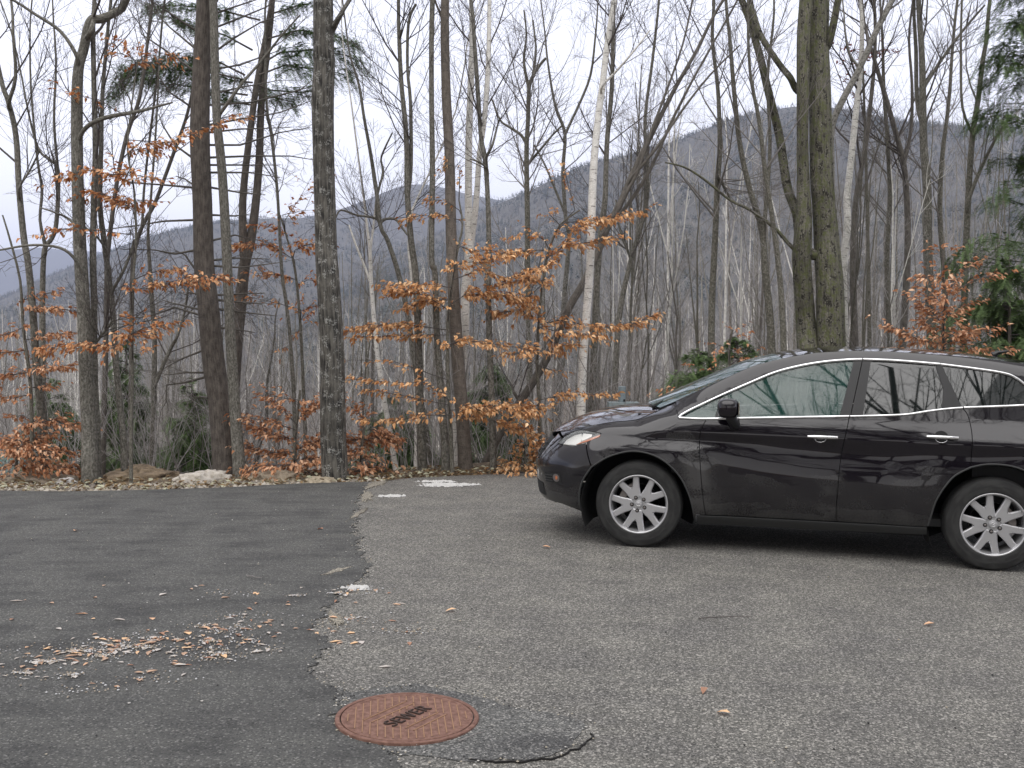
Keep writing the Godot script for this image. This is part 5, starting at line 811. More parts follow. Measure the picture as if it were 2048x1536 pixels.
var PATCH: Array = [[-0.875,-5.102],[-0.782,-5.006],[-0.646,-5.079],[-0.48,-5.132],[-0.302,-5.057],[-0.153,-4.955],[-0.056,-4.864],[0.083,-4.763],[0.219,-4.73],[0.315,-4.635],[0.324,-4.543],[0.269,-4.426],[0.222,-4.342],[0.156,-4.261],[0.053,-4.198],[-0.049,-4.219],[-0.15,-4.183],[-0.23,-4.168],[-0.293,-4.209],[-0.398,-4.245],[-0.457,-4.224],[-0.55,-4.314],[-0.697,-4.454],[-0.778,-4.635],[-0.837,-4.934]]

# ---------------------------------------------------------------- trees
func spread(d: Vector3, ang: float, r: RandomNumberGenerator) -> Vector3:
	var px := d.cross(Vector3(r.randf_range(-1, 1), r.randf_range(-1, 1), r.randf_range(-1, 1)))
	if px.length() < 0.01: px = d.cross(Vector3.RIGHT)
	return d.rotated(px.normalized(), ang)

func limb(mb: MB, p: Vector3, d: Vector3, ln: float, r0: float, lev: int, r: RandomNumberGenerator, lift: float, most := 3):
	var segs: int = [5, 4, 3, 2][lev]
	var pts := PackedVector3Array([p])
	var rad := PackedFloat32Array([r0])
	var q := p
	var dd := d
	var tip := maxf(0.0016, r0 * 0.3)
	for i in segs:
		dd = (dd + Vector3(r.randf_range(-1, 1), r.randf_range(-1, 1), r.randf_range(-1, 1)) * 0.17 + Vector3(0, lift, 0)).normalized()
		q += dd * ln / segs
		pts.append(q)
		rad.append(lerpf(r0, tip, float(i + 1) / segs))
	mb.tube(pts, rad, [7, 5, 4, 3][lev])
	if lev >= most: return
	var cnt: int = [9, 7, 4, 0][lev]
	for k in cnt:
		var f := r.randf_range(0.22, 1.0)
		var x := f * segs
		var i := mini(int(x), segs - 1)
		var at := pts[i].lerp(pts[i + 1], x - i)
		var ax := (pts[i + 1] - pts[i]).normalized()
		limb(mb, at, spread(ax, r.randf_range(0.5, 1.0), r), ln * r.randf_range(0.3, 0.58) * (1.15 - 0.5 * f), maxf(0.0018, lerpf(rad[i], rad[i + 1], x - i) * r.randf_range(0.4, 0.65)), lev + 1, r, lift, most)

func along(pts: PackedVector3Array, rad: PackedFloat32Array, f: float) -> Array:
	var tot := 0.0
	for i in pts.size() - 1: tot += pts[i].distance_to(pts[i + 1])
	var go := f * tot
	for i in pts.size() - 1:
		var l := pts[i].distance_to(pts[i + 1])
		if go <= l or i == pts.size() - 2:
			var k := clampf(go / maxf(l, 0.0001), 0, 1)
			return [pts[i].lerp(pts[i + 1], k), lerpf(rad[i], rad[i + 1], k), (pts[i + 1] - pts[i]).normalized()]
		go -= l
	return [pts[0], rad[0], Vector3.UP]

func smooth_line(raw: Array, base: Vector3, sub: int) -> Array:
	# Catmull-Rom through [x, y, z, radius] corners
	var pts := PackedVector3Array()
	var rad := PackedFloat32Array()
	var m := raw.size()
	for i in m - 1:
		var p0: Array = raw[maxi(i - 1, 0)]
		var p1: Array = raw[i]
		var p2: Array = raw[i + 1]
		var p3: Array = raw[mini(i + 2, m - 1)]
		for k in sub:
			var t := float(k) / sub
			var v := Vector3(p1[0], p1[1], p1[2]).cubic_interpolate(Vector3(p2[0], p2[1], p2[2]), Vector3(p0[0], p0[1], p0[2]), Vector3(p3[0], p3[1], p3[2]), t)
			pts.append(v - base); rad.append(lerpf(p1[3], p2[3], t))
	var e: Array = raw[m - 1]
	pts.append(Vector3(e[0], e[1], e[2]) - base); rad.append(e[3])
	return [pts, rad]

func build_trees():
	var rn := noise(17, 0.02, 4)
	var idx := 0
	for d in TREES:
		idx += 1
		var r := RandomNumberGenerator.new()
		r.seed = 100 + idx
		var f: Array = d.p[0]
		var base := Vector3(f[0], f[1], f[2])
		var o := thing(d.n, base)
		tag(o, d.l, "tree")
		var big: bool = d.s > 15
		var sl := smooth_line(d.p, base, 8 if big else 4)
		var mb := MB.new()
		mb.tube(sl[0], sl[1], d.s, true, rn, {"rough": 0.10, "moss": 0.09, "hemlock": 0.07, "birch": 0.04}.get(d.k, 0.07))
		part("trunk", mb.mesh(), M[d.k], o)
		var lines := [sl]
		for l in d.m:
			# root the limb in the trunk
			var st := Vector3(l[0][0], l[0][1], l[0][2])
			var root := Vector3.ZERO
			var near := 0.6
			for q in sl[0]:
				var w: Vector3 = q + base
				if (w - st - Vector3(0, -0.12, 0)).length() < near:
					near = (w - st - Vector3(0, -0.12, 0)).length(); root = w
			var ll: Array = l.duplicate()
			if near < 0.6 and near > 0.04: ll.insert(0, [root.x, root.y, root.z, l[0][3] * 1.1])
			var s2 := smooth_line(ll, base, 5 if big else 3)
			var lb := MB.new()
			lb.tube(s2[0], s2[1], 12 if s2[1][0] > 0.06 else 7, true, rn if s2[1][0] > 0.1 else null, 0.06)
			part("limb", lb.mesh(), M[d.k], o)
			lines.append(s2)
		var br: Array = d.b
		if br[1] > 0:
			var tb := MB.new()
			for k in int(br[1] * 1.4):
				var li := 0 if lines.size() == 1 or r.randf() < 0.6 else r.randi_range(1, lines.size() - 1)
				var fr := r.randf_range(br[0], 1.0) if li == 0 else r.randf_range(0.2, 1.0)
				var q := along(lines[li][0], lines[li][1], fr)
				var dd := spread(q[2], r.randf_range(0.55, 1.05), r)
				dd = (dd + Vector3(0, 0.15, 0)).normalized()
				limb(tb, q[0], dd, br[2] * r.randf_range(0.55, 1.35) * (1.2 - 0.35 * fr), clampf(q[1] * r.randf_range(0.25, 0.45), 0.005, 0.02), 1, r, 0.10)
			tag(part("branches", tb.mesh(), M.twig if d.k != "pale" and d.k != "beech" else M.twig_pale, o), "", "", "", "stuff")
		elif d.k == "moss" or d.k == "rough":
			var tb := MB.new()
			for k in 7:
				var li := 0 if lines.size() == 1 else r.randi_range(0, lines.size() - 1)
				var q := along(lines[li][0], lines[li][1], r.randf_range(0.7, 1.0))
				limb(tb, q[0], (spread(q[2], 0.9, r) + Vector3(0, 0.2, 0)).normalized(), r.randf_range(1.0, 1.8), 0.015, 1, r, 0.08)
			tag(part("branches", tb.mesh(), M.twig, o), "", "", "", "stuff")

const LEAF_TONES := [
	[[0.58, 0.29, 0.125], [0.74, 0.49, 0.29], [0.42, 0.175, 0.07]],
	[[0.54, 0.29, 0.155], [0.70, 0.47, 0.31], [0.42, 0.20, 0.10]],
	[[0.64, 0.37, 0.17], [0.80, 0.57, 0.34], [0.50, 0.25, 0.10]],
	[[0.26, 0.07, 0.04], [0.36, 0.12, 0.07], [0.19, 0.05, 0.03]],
	[[0.58, 0.38, 0.26], [0.72, 0.54, 0.40], [0.48, 0.27, 0.18]],
	[[0.55, 0.50, 0.45], [0.70, 0.66, 0.62], [0.45, 0.36, 0.30]]]

func leaf_color(tone: int, r: RandomNumberGenerator) -> Color:
	var s: Array = LEAF_TONES[tone]
	var a: Array = s[r.randi_range(0, 2)]
	var b: Array = s[r.randi_range(0, 2)]
	var k := r.randf()
	var q := r.randf_range(0.8, 1.2)
	return Color(lerpf(a[0], b[0], k) * q, lerpf(a[1], b[1], k) * q, lerpf(a[2], b[2], k) * q)

func add_leaf(mb: MB, xf: Transform3D, ln: float, wd: float, fold: float, curl: float, c: Color):
	# a pointed oval leaf, folded along its midrib and curled at the tip
	var b := Vector3.ZERO
	var m := Vector3(0, -fold * 0.5, ln * 0.5)
	var e := Vector3(0, -curl, ln)
	var l1 := Vector3(-wd * 0.5, fold, ln * 0.38)
	var r1 := Vector3(wd * 0.5, fold, ln * 0.38)
	var l2 := Vector3(-wd * 0.32, fold * 0.6 - curl * 0.4, ln * 0.75)
	var r2 := Vector3(wd * 0.32, fold * 0.6 - curl * 0.4, ln * 0.75)
	for f in [[b, l1, m], [l1, l2, m], [l2, e, m], [b, m, r1], [m, r2, r1], [m, e, r2]]:
		var p0: Vector3 = xf * f[0]
		var p1: Vector3 = xf * f[1]
		var p2: Vector3 = xf * f[2]
		var nn := (p1 - p0).cross(p2 - p0).normalized()
		if nn.dot(xf.basis.y) < 0: nn = -nn
		mb.tri(p0, p1, p2, nn)
		mb.c.append(c); mb.c.append(c); mb.c.append(c)

func look(d: Vector3, roll: float) -> Basis:
	var zz := d.normalized()
	var xx := Vector3.UP.cross(zz)
	if xx.length() < 0.01: xx = Vector3.RIGHT
	xx = xx.normalized()
	return Basis(xx, zz.cross(xx), zz).rotated(zz, roll)

var leaf_meshes := {}
func leaf_mesh(tone: int, k: int) -> ArrayMesh:
	var key := tone * 10 + k
	if not leaf_meshes.has(key):
		var r := RandomNumberGenerator.new()
		r.seed = 40 + key
		var mb := MB.new()
		add_leaf(mb, Transform3D.IDENTITY, 0.1, 0.052, r.randf_range(0.004, 0.016), r.randf_range(0.0, 0.03), leaf_color(tone, r))
		leaf_meshes[key] = mb.mesh()
	return leaf_meshes[key]

func build_saplings():
	var idx := 0
	for d in SAPLINGS:
		idx += 1
		var r := RandomNumberGenerator.new()
		r.seed = 500 + idx
		var f: Array = d.p[0]
		var base := Vector3(f[0], f[1], f[2])
		var o := thing("beech_sapling", base)
		tag(o, d.l, "sapling")
		var sl := smooth_line(d.p, base, 3)
		var mb := MB.new()
		mb.tube(sl[0], sl[1], 7, true)
		part("stem", mb.mesh(), M.beech, o)
		var tb := MB.new()
		var lb := MB.new()
		var singles := 0
		var most: int = 300 if d.g == 1 else (150 if d.t == 2 else 0)
		for s in d.f:
			var pts := PackedVector3Array()
			# from the stem to the spray
			var p0 := Vector3(s.p[0][0], s.p[0][1], s.p[0][2]) - base
			var best: Vector3 = sl[0][0]
			for q in sl[0]:
				if absf(q.y - p0.y + 0.12) < absf(best.y - p0.y + 0.12): best = q
			pts.append(best)
			for q in s.p: pts.append(Vector3(q[0], q[1], q[2]) - base)
			var rad := PackedFloat32Array()
			for k in pts.size(): rad.append(lerpf(0.008, 0.0022, float(k) / (pts.size() - 1)))
			tb.tube(pts, rad, 4)
			var n := int(s.n * 3.6)
			var tw: Vector3 = (pts[pts.size() - 1] - pts[0])
			var side := Vector3(-tw.z, 0, tw.x).normalized()
			var k := 0
			while k < n:
				var q := along(pts, rad, r.randf_range(0.22, 1.0))
				# a small twig out to one side, with a few leaves on it
				var sd := 1.0 if r.randf() < 0.5 else -1.0
				var td: Vector3 = (q[2] * r.randf_range(0.3, 1.0) + side * sd * r.randf_range(0.4, 1.1) + Vector3(0, r.randf_range(-0.14, 0.12), 0)).normalized()
				var tl := r.randf_range(0.08, 0.42)
				var end: Vector3 = q[0] + td * tl + Vector3(0, r.randf_range(-0.5, 0.5) * s.t * 0.62, 0)
				tb.tube(PackedVector3Array([q[0], end]), PackedFloat32Array([0.002, 0.0012]), 3)
				for j in r.randi_range(2, 4):
					k += 1
					var at: Vector3 = q[0].lerp(end, r.randf_range(0.35, 1.0)) + Vector3(r.randf_range(-0.02, 0.02), r.randf_range(-0.02, 0.015), r.randf_range(-0.02, 0.02))
					var ld: Vector3 = ((end - q[0]).normalized() + Vector3(r.randf_range(-0.7, 0.7), r.randf_range(-0.9, 0.1), r.randf_range(-0.7, 0.7))).normalized()
					var sc := r.randf_range(0.42, 0.86)
					var xf := Transform3D(look(ld, r.randf_range(-0.8, 0.8)).scaled(Vector3.ONE * sc), at)
					if singles < most and r.randf() < 0.75:
						singles += 1
						var lf := part("leaf", leaf_mesh(d.t, r.randi_range(0, 6)), M.leaf, o)
						lf.transform = xf
					else:
						add_leaf(lb, Transform3D(look(ld, r.randf_range(-0.8, 0.8)), at), 0.1 * sc, 0.052 * sc, r.randf_range(0.004, 0.016), r.randf_range(0, 0.03), leaf_color(d.t, r))
		tag(part("branches", tb.mesh(), M.twig, o), "", "", "", "stuff")
		tag(part("foliage", lb.mesh(), M.leaf, o), "", "", "", "stuff")

func needle_spray(mb: MB, pts: PackedVector3Array, width: float, r: RandomNumberGenerator, dens: float, bright: float):
	# flat drooping hemlock spray: side twigs, each fringed with short needles
	var rad := PackedFloat32Array()
	var tot := 0.0
	for i in pts.size():
		rad.append(0.01)
		if i > 0: tot += pts[i].distance_to(pts[i - 1])
	var n := int(tot * dens)
	for k in n:
		var q := along(pts, rad, r.randf_range(0.18, 1.0))
		var dir: Vector3 = q[2]
		var side := Vector3(-dir.z, 0, dir.x).normalized() * (1.0 if r.randf() < 0.5 else -1.0)
		var td := (dir * r.randf_range(0.2, 0.9) + side * r.randf_range(0.2, 1.0) + Vector3(0, r.randf_range(-0.9, 0.35), 0)).normalized()
		var tl := width * r.randf_range(0.35, 1.0)
		var a: Vector3 = q[0] + Vector3(r.randf_range(-0.03, 0.03), r.randf_range(-0.3, 0.3) * width, r.randf_range(-0.03, 0.03))
		var nb := int(tl / 0.013) + 4
		var c0 := Color(0.034, 0.052, 0.019) * bright * r.randf_range(0.7, 1.6)
		for j in nb:
			var f := float(j) / nb
			var p := a + td * tl * f - Vector3(0, tl * 0.25 * f * f, 0)
			var nd := (td * 0.6 + td.cross(Vector3.UP).normalized() * (1.0 if j % 2 == 0 else -1.0) + Vector3(0, r.randf_range(-0.4, 0.25), 0)).normalized()
			var e := p + nd * r.randf_range(0.026, 0.046)
			var s := td * 0.0075
			var nn := (s.cross(nd)).normalized()
			mb.tri(p - s, p + s, e, nn)
			var c := c0 * r.randf_range(0.8, 1.25)
			c.a = 1.0
			mb.c.append(c); mb.c.append(c); mb.c.append(c)

func conifer_shape(o: Node3D, h: float, spread_r: float, low: float, sd: int, dens: float, bright: float):
	var r := RandomNumberGenerator.new()
	r.seed = sd
	var mb := MB.new()
	mb.tube(PackedVector3Array([Vector3(0, -0.1, 0), Vector3(0.02, h * 0.5, 0.02), Vector3(0, h, 0)]), PackedFloat32Array([h * 0.013 + 0.012, h * 0.008 + 0.006, 0.004]), 8, true)
	part("trunk", mb.mesh(), M.hemlock, o)
	var bb := MB.new()
	var nb := MB.new()
	var n := int(h * 15.0) + 60
	for k in n:
		var f := low + (1.0 - low) * pow(r.randf(), 1.1)
		var a := r.randf() * TAU
		var ln := spread_r * pow(1.0 - f, 0.75) * r.randf_range(0.65, 1.1) + 0.1
		var p := Vector3(0, f * h, 0)
		var dd := Vector3(cos(a), r.randf_range(0.05, 0.4), sin(a)).normalized()
		var pts := PackedVector3Array([p, p + dd * ln * 0.5, p + dd * ln * 0.8 - Vector3(0, ln * 0.08, 0), p + dd * ln - Vector3(0, ln * 0.25, 0)])
		bb.tube(pts, PackedFloat32Array([0.009, 0.006, 0.004, 0.002]), 4)
		needle_spray(nb, pts, minf(0.3, ln * 0.5), r, dens, bright)
	part("branches", bb.mesh(), M.twig, o)
	tag(part("crown", nb.mesh(), M.spray, o), "", "", "", "stuff")

func build_conifers():
	var r := RandomNumberGenerator.new()
	r.seed = 77
	# dead branches of the brown conifer, green sprays of the hemlock behind it
	var con: Node3D = get_node("conifer_tree")
	for b in DEAD_BRANCHES:
		var mb := MB.new()
		var pts := PackedVector3Array()
		var rad := PackedFloat32Array()
		for i in b.size():
			pts.append(Vector3(b[i][0], b[i][1], b[i][2]) - con.position)
			rad.append(lerpf(0.017, 0.005, float(i) / (b.size() - 1)))
		pts[0] += (pts[0] - pts[1]).normalized() * 0.12
		mb.tube(pts, rad, 6)
		for k in 10:
			var q := along(pts, rad, r.randf_range(0.3, 1.0))
			limb(mb, q[0], (spread(q[2], r.randf_range(0.4, 1.1), r) - Vector3(0, 0.15, 0)).normalized(), r.randf_range(0.15, 0.5), 0.0032, 2, r, -0.02)
		part("dead_branch", mb.mesh(), M.dark, con)
	var hem: Node3D = get_node("hemlock_tree")
	var nb := MB.new()
	for s in HEMLOCK_SPRAYS:
		var mb := MB.new()
		var pts := PackedVector3Array()
		var rad := PackedFloat32Array()
		for i in s.p.size():
			pts.append(Vector3(s.p[i][0], s.p[i][1], s.p[i][2]) - hem.position)
			rad.append(lerpf(0.016, 0.004, float(i) / (s.p.size() - 1)))
		mb.tube(pts, rad, 5)
		part("limb", mb.mesh(), M.hemlock, hem)
		needle_spray(nb, pts, s.t * 0.95, r, 180.0, 3.2)
	tag(part("needles", nb.mesh(), M.spray, hem), "", "", "", "stuff")
	# whole conifers: [x, z, height, reach, first branch, label]
	var k := 0
	for c in [
		[7.55, -15.2, 9.5, 1.55, 0.05, "shaggy green hemlock cut by the right edge of the picture"],
		[6.75, -14.3, 3.0, 1.35, 0.02, "young green hemlock behind the rear of the car roof"],
		[-6.1, -16.6, 2.45, 0.62, 0.05, "dark young hemlock left of the brown conifer trunk"],
		[-4.95, -16.2, 1.75, 0.62, 0.02, "small yellow-green hemlock beside the brown conifer base"],
		[2.95, -16.5, 1.9, 1.1, 0.05, "low green conifer above the car hood"],
		[3.6, -16.8, 2.1, 1.2, 0.05, "green conifer half hidden by the windscreen"],
		[-0.35, -17.5, 1.9, 0.8, 0.05, "low dark conifer between the brown ringed trunk and the leaning trunk"],
		[-1.9, -17.5, 1.5, 0.9, 0.05, "small dark conifer at the foot of the pale leaning birch"],
		[-8.6, -19.5, 2.3, 0.9, 0.05, "dark bushy conifer behind the rusty beech bush at far left"]]:
		k += 1
		var o := thing("hemlock_tree" if c[2] > 4.0 else "young_hemlock", Vector3(c[0], ground_y(c[0], c[1]), c[1]))
		tag(o, c[5], "conifer")
		conifer_shape(o, c[2], c[3], c[4], 900 + k, 110.0 if k != 1 else 72.0, 3.2 if k in [4, 5, 6] else 2.3)

func forest_tree(sd: int, h: float, r0: float, fine: int, cnt: int) -> Array:
	var r := RandomNumberGenerator.new()
	r.seed = sd
	var pts := PackedVector3Array()
	var rad := PackedFloat32Array()
	var lean := Vector3(r.randf_range(-0.08, 0.08), 0, r.randf_range(-0.08, 0.08))
	var p := Vector3(0, -0.3, 0)
	for i in 11:
		pts.append(p)
		rad.append(lerpf(r0, 0.012, pow(i / 10.0, 0.85)))
		p += Vector3(lean.x + r.randf_range(-0.06, 0.06), 1.0, lean.z + r.randf_range(-0.06, 0.06)) * (h + 0.3) / 10.0
	var tb := MB.new()
	tb.tube(pts, rad, 8)
	# a fork half way up
	for q in r.randi_range(0, 2):
		var a := along(pts, rad, r.randf_range(0.35, 0.6))
		var fd: Vector3 = (a[2] + Vector3(r.randf_range(-0.4, 0.4), 0, r.randf_range(-0.4, 0.4))).normalized()
		var fp := PackedVector3Array([a[0]])
		var fr := PackedFloat32Array([a[1] * 0.75])
		var e: Vector3 = a[0]
		for i in 4:
			fd = (fd + Vector3(r.randf_range(-0.1, 0.1), 0.12, r.randf_range(-0.1, 0.1))).normalized()
			e += fd * h * 0.11
			fp.append(e); fr.append(lerpf(a[1] * 0.75, 0.01, (i + 1) / 4.0))
		tb.tube(fp, fr, 6)
		for k in 4:
			var bq := along(fp, fr, r.randf_range(0.2, 1.0))
			limb(tb, bq[0], spread(bq[2], r.randf_range(0.5, 0.9), r), h * r.randf_range(0.08, 0.14), 0.008, 1, r, 0.12, fine)
	var bb := MB.new()
	for k in cnt:
		var f := r.randf_range(0.25, 1.0)
		var a := along(pts, rad, f)
		var d := (spread(a[2], r.randf_range(0.5, 1.0), r) + Vector3(0, 0.15, 0)).normalized()
		limb(bb, a[0], d, h * r.randf_range(0.09, 0.2) * (1.25 - 0.6 * f), clampf(a[1] * 0.35, 0.006, 0.02), 1, r, 0.12, fine)
	return [tb, bb]

func build_forest():
	var r := RandomNumberGenerator.new()
	r.seed = 2024
	# kinds of slim tree growing down the slope
	var kinds := []
	var spec := [["grey", 13.0, 0.085], ["beech", 12.0, 0.07], ["grey", 14.0, 0.10], ["birch", 11.0, 0.06], ["dark", 12.5, 0.08], ["beech", 10.0, 0.05], ["pale", 9.0, 0.045], ["grey", 15.0, 0.075], ["pale", 12.0, 0.06, 9], ["birch", 10.0, 0.055, 9], ["beech", 11.0, 0.065, 8], ["grey", 12.0, 0.06, 8]]
	var k := 0
	for s in spec:
		k += 1
		var p := forest_tree(300 + k, s[1], s[2], 3, 24 if s.size() < 4 else s[3])
		kinds.append([p[0].mesh(), p[1].mesh(), s[0], s[1]])
	var spots := []
	for i in 520:
		var d := 16.5 + pow(r.randf(), 1.3) * 62.0
		var x := r.randf_range(-0.60, 0.62) * d
		# how tall it stands against the view: low in the middle, tall at the right
		var f := x / d
		var up := r.randf_range(-0.02, 0.055) if f < -0.2 else (r.randf_range(0.0, 0.13) if f < 0.10 else r.randf_range(0.05, 0.26))
		var hh := 1.68 + up * d - ground_y(x, -d)
		if hh < 2.2: continue
		spots.append([d, x, hh])
	spots.sort_custom(func(p, q): return p[0] < q[0])
	var marks := []
	for d in TREES:
		var m: Array = d.p[mini(3, d.p.size() - 1)]
		marks.append([m[0] / -m[2], d.h])
	marks.sort_custom(func(p, q): return p[0] < q[0])
	var chosen := []
	for i in mini(270, spots.size()):
		var sp: Array = spots[i]
		var kd: Array = kinds[r.randi_range(0, kinds.size() - 1)]
		var o := Node3D.new()
		o.name = numbered("slope_birch" if kd[2] == "birch" else "slope_tree")
		add_child(o)
		o.position = Vector3(sp[1], ground_y(sp[1], -sp[0]), -sp[0])
		o.rotation.y = r.randf() * TAU
		var sc := clampf(sp[2] / kd[3], 0.22, 1.1)
		o.scale = Vector3(maxf(sc, 0.5), sc, maxf(sc, 0.5))
		part("trunk", kd[0], M[kd[2]], o)
		tag(part("branches", kd[1], M.twig_light if i % 3 else M.twig_pale, o), "", "", "", "stuff")
		chosen.append([sp[1] / sp[0], kd[2], o])
	# say which one: its count from the left between the two nearest trees of the lot edge
	chosen.sort_custom(func(p, q): return p[0] < q[0])
	var count := {}
	var nth := ["first", "second", "third", "fourth", "fifth", "sixth", "seventh", "eighth", "ninth", "tenth", "eleventh", "twelfth", "thirteenth", "fourteenth", "fifteenth", "sixteenth", "seventeenth", "eighteenth", "nineteenth", "twentieth"]
	var word := {"grey": "grey", "beech": "olive-grey", "birch": "white birch", "dark": "dark", "pale": "pale thin"}
	for q in chosen:
		var lo := -1
		for i in marks.size():
			if marks[i][0] <= q[0]: lo = i
		var key := "%d %s" % [lo, q[1]]
		var n: int = count.get(key, 0)
		count[key] = n + 1
		var side: String = "left of the " + marks[0][1] if lo < 0 else "right of the " + marks[lo][1]
		tag(q[2], "%s %s slope tree counted rightward, %s" % [nth[mini(n, 19)], word[q[1]], side], "tree", "bare trees down the slope")
	# the far wood, one mass
	var lite := []
	for q in 4:
		var p := forest_tree(400 + q, 13.0, 0.12, 2, 26)
		var am := ArrayMesh.new()
		am.add_surface_from_arrays(Mesh.PRIMITIVE_TRIANGLES, p[0].arrays())
		am.add_surface_from_arrays(Mesh.PRIMITIVE_TRIANGLES, p[1].arrays())
		am.surface_set_material(0, M.pale if q != 1 else M.birch)
		am.surface_set_material(1, M.twig_light)
		lite.append(am)
	for q in 4:
		var tf := []
		for i in (95 if q == 0 else 650):
			var d := r.randf_range(60.0, 110.0) if q == 0 else 70.0 + pow(r.randf(), 1.4) * 480.0
			var x := r.randf_range(-0.62, 0.66) * d
			var s := r.randf_range(0.7, 1.15)
			tf.append(Transform3D(Basis(Vector3.UP, r.randf() * TAU).scaled(Vector3.ONE * s), Vector3(x, ground_y(x, -d) - 0.3, -d)))
		var mm := MultiMesh.new()
		mm.transform_format = MultiMesh.TRANSFORM_3D
		mm.mesh = lite[q]
		mm.instance_count = tf.size()
		for i in tf.size(): mm.set_instance_transform(i, tf[i])
		var mi := MultiMeshInstance3D.new()
		mi.name = numbered("valley_wood")
		mi.multimesh = mm
		add_child(mi)
		tag(mi, "grey mass of bare wood down in the valley", "forest", "", "stuff")
	# brush: knee to head high twigs behind the lot edge
	var bt := []
	for q in 3:
		var mb := MB.new()
		for j in 9:
			var a := r.randf() * TAU
			limb(mb, Vector3(cos(a), 0, sin(a)) * r.randf() * 0.25, Vector3(cos(a) * 0.35, 1.0, sin(a) * 0.35).normalized(), r.randf_range(0.9, 2.2), r.randf_range(0.004, 0.009), 1, r, 0.06, 2)
		bt.append(mb.mesh())
	for q in 3:
		var tf := []
		for i in 130:
			var d := 14.4 + pow(r.randf(), 1.6) * 34.0
			var x := r.randf_range(-0.6, 0.62) * d
			if x > 2.0: d += 3.5
			tf.append(Transform3D(Basis(Vector3.UP, r.randf() * TAU).scaled(Vector3.ONE * r.randf_range(0.6, 1.35)), Vector3(x, ground_y(x, -d) - 0.05, -d)))
		var mm := MultiMesh.new()
		mm.transform_format = MultiMesh.TRANSFORM_3D
		mm.mesh = bt[q]
		mm.instance_count = tf.size()
		for i in tf.size(): mm.set_instance_transform(i, tf[i])
		var mi := MultiMeshInstance3D.new()
		mi.name = numbered("brush")
		mi.multimesh = mm
		mi.material_override = M.twig_light if q < 2 else M.twig_pale
		add_child(mi)
		tag(mi, "tangle of leafless brush behind the lot edge", "brush", "", "stuff")
	# spreading trees on the photographer's side, mirrored in the car
	var big := []
	for q in 3:
		var rb := RandomNumberGenerator.new()
		rb.seed = 610 + q
		var mb := MB.new()
		mb.tube(PackedVector3Array([Vector3(0, -0.3, 0), Vector3(0.05, 1.2, 0), Vector3(-0.05, 2.6, 0.08), Vector3(0.06, 4.2, 0)]), PackedFloat32Array([0.32, 0.25, 0.22, 0.19]), 12)
		var bb := MB.new()
		for w in 8:
			var a := TAU * w / 8.0 + rb.randf_range(-0.3, 0.3)
			limb(bb, Vector3(0, rb.randf_range(2.6, 4.2), 0), Vector3(cos(a), rb.randf_range(0.5, 1.6), sin(a)).normalized(), rb.randf_range(4.5, 7.0), rb.randf_range(0.08, 0.14), 0, rb, 0.09, 3)
		big.append([mb.mesh(), bb.mesh()])
	var back := [[-2.6, 3.6, 1.0, "leftmost"], [2.4, 5.2, 1.15, "second"], [6.6, 3.0, 1.0, "third"], [11.0, 6.5, 1.2, "rightmost"], [-7.5, 9.0, 1.1, "farthest left"], [4.5, 12.0, 1.2, "farther middle"], [0.0, 11.0, 1.2, "farther left"], [15.0, 12.0, 1.2, "farthest right"]]
	for i in back.size():
		var b: Array = back[i]
		var o := thing("spreading_tree", Vector3(b[0], ground_y(b[0], b[1]), b[1]))
		o.rotation.y = r.randf() * TAU
		o.scale = Vector3.ONE * b[2]
		part("trunk", big[i % 3][0], M.dark, o)
		tag(part("branches", big[i % 3][1], M.dark, o), "", "", "", "stuff")
		tag(o, "spreading bare tree seen only as a reflection in the car windows, %s" % b[3], "tree", "trees mirrored in the car windows")

# ---------------------------------------------------------------- the car
# car axes: x from the front axle to the rear, y up from the ground, z out to the side that faces us
const UA := -0.25
const UB := 3.05
const WRAP := 0.75
const PW := 2.3
const HOOD_CUT := [[-0.80, 0.895], [-0.742, 0.909], [-0.634, 0.930], [-0.437, 0.986], [-0.242, 1.027], [-0.057, 1.052], [0.022, 1.084], [0.125, 1.134], [0.3, 1.2]]
const NOSE := [[0.20, -0.86], [0.28, -0.93], [0.33, -0.985], [0.47, -1.012], [0.62, -1.03], [0.68, -1.018], [0.74, -0.985], [0.80, -0.948], [0.87, -0.90], [0.92, -0.86], [1.0, -0.72], [1.1, -0.5], [1.7, -0.3]]
const TAIL := [[0.2, 3.55], [0.3, 3.63], [0.45, 3.70], [0.6, 3.71], [0.8, 3.70], [1.0, 3.665], [1.15, 3.62], [1.3, 3.52], [1.45, 3.37], [1.58, 3.2], [1.7, 3.1]]
const SIDE := [[0.20, 0.79], [0.24, 0.83], [0.28, 0.868], [0.33, 0.896], [0.38, 0.911], [0.43, 0.921], [0.55, 0.932], [0.66, 0.936], [0.76, 0.927], [0.84, 0.910], [0.905, 0.902], [0.95, 0.912], [0.972, 0.915], [1.0, 0.911], [1.06, 0.896], [1.13, 0.8677]]
const ROOF_EDGE := [[0.0, 1.10], [0.1, 1.144], [0.263, 1.218], [0.648, 1.416], [0.901, 1.536], [1.127, 1.602], [1.387, 1.652], [1.645, 1.674], [1.9, 1.677], [2.155, 1.669], [2.46, 1.654], [2.71, 1.634], [2.99, 1.602], [3.2, 1.572], [3.8, 1.5]]

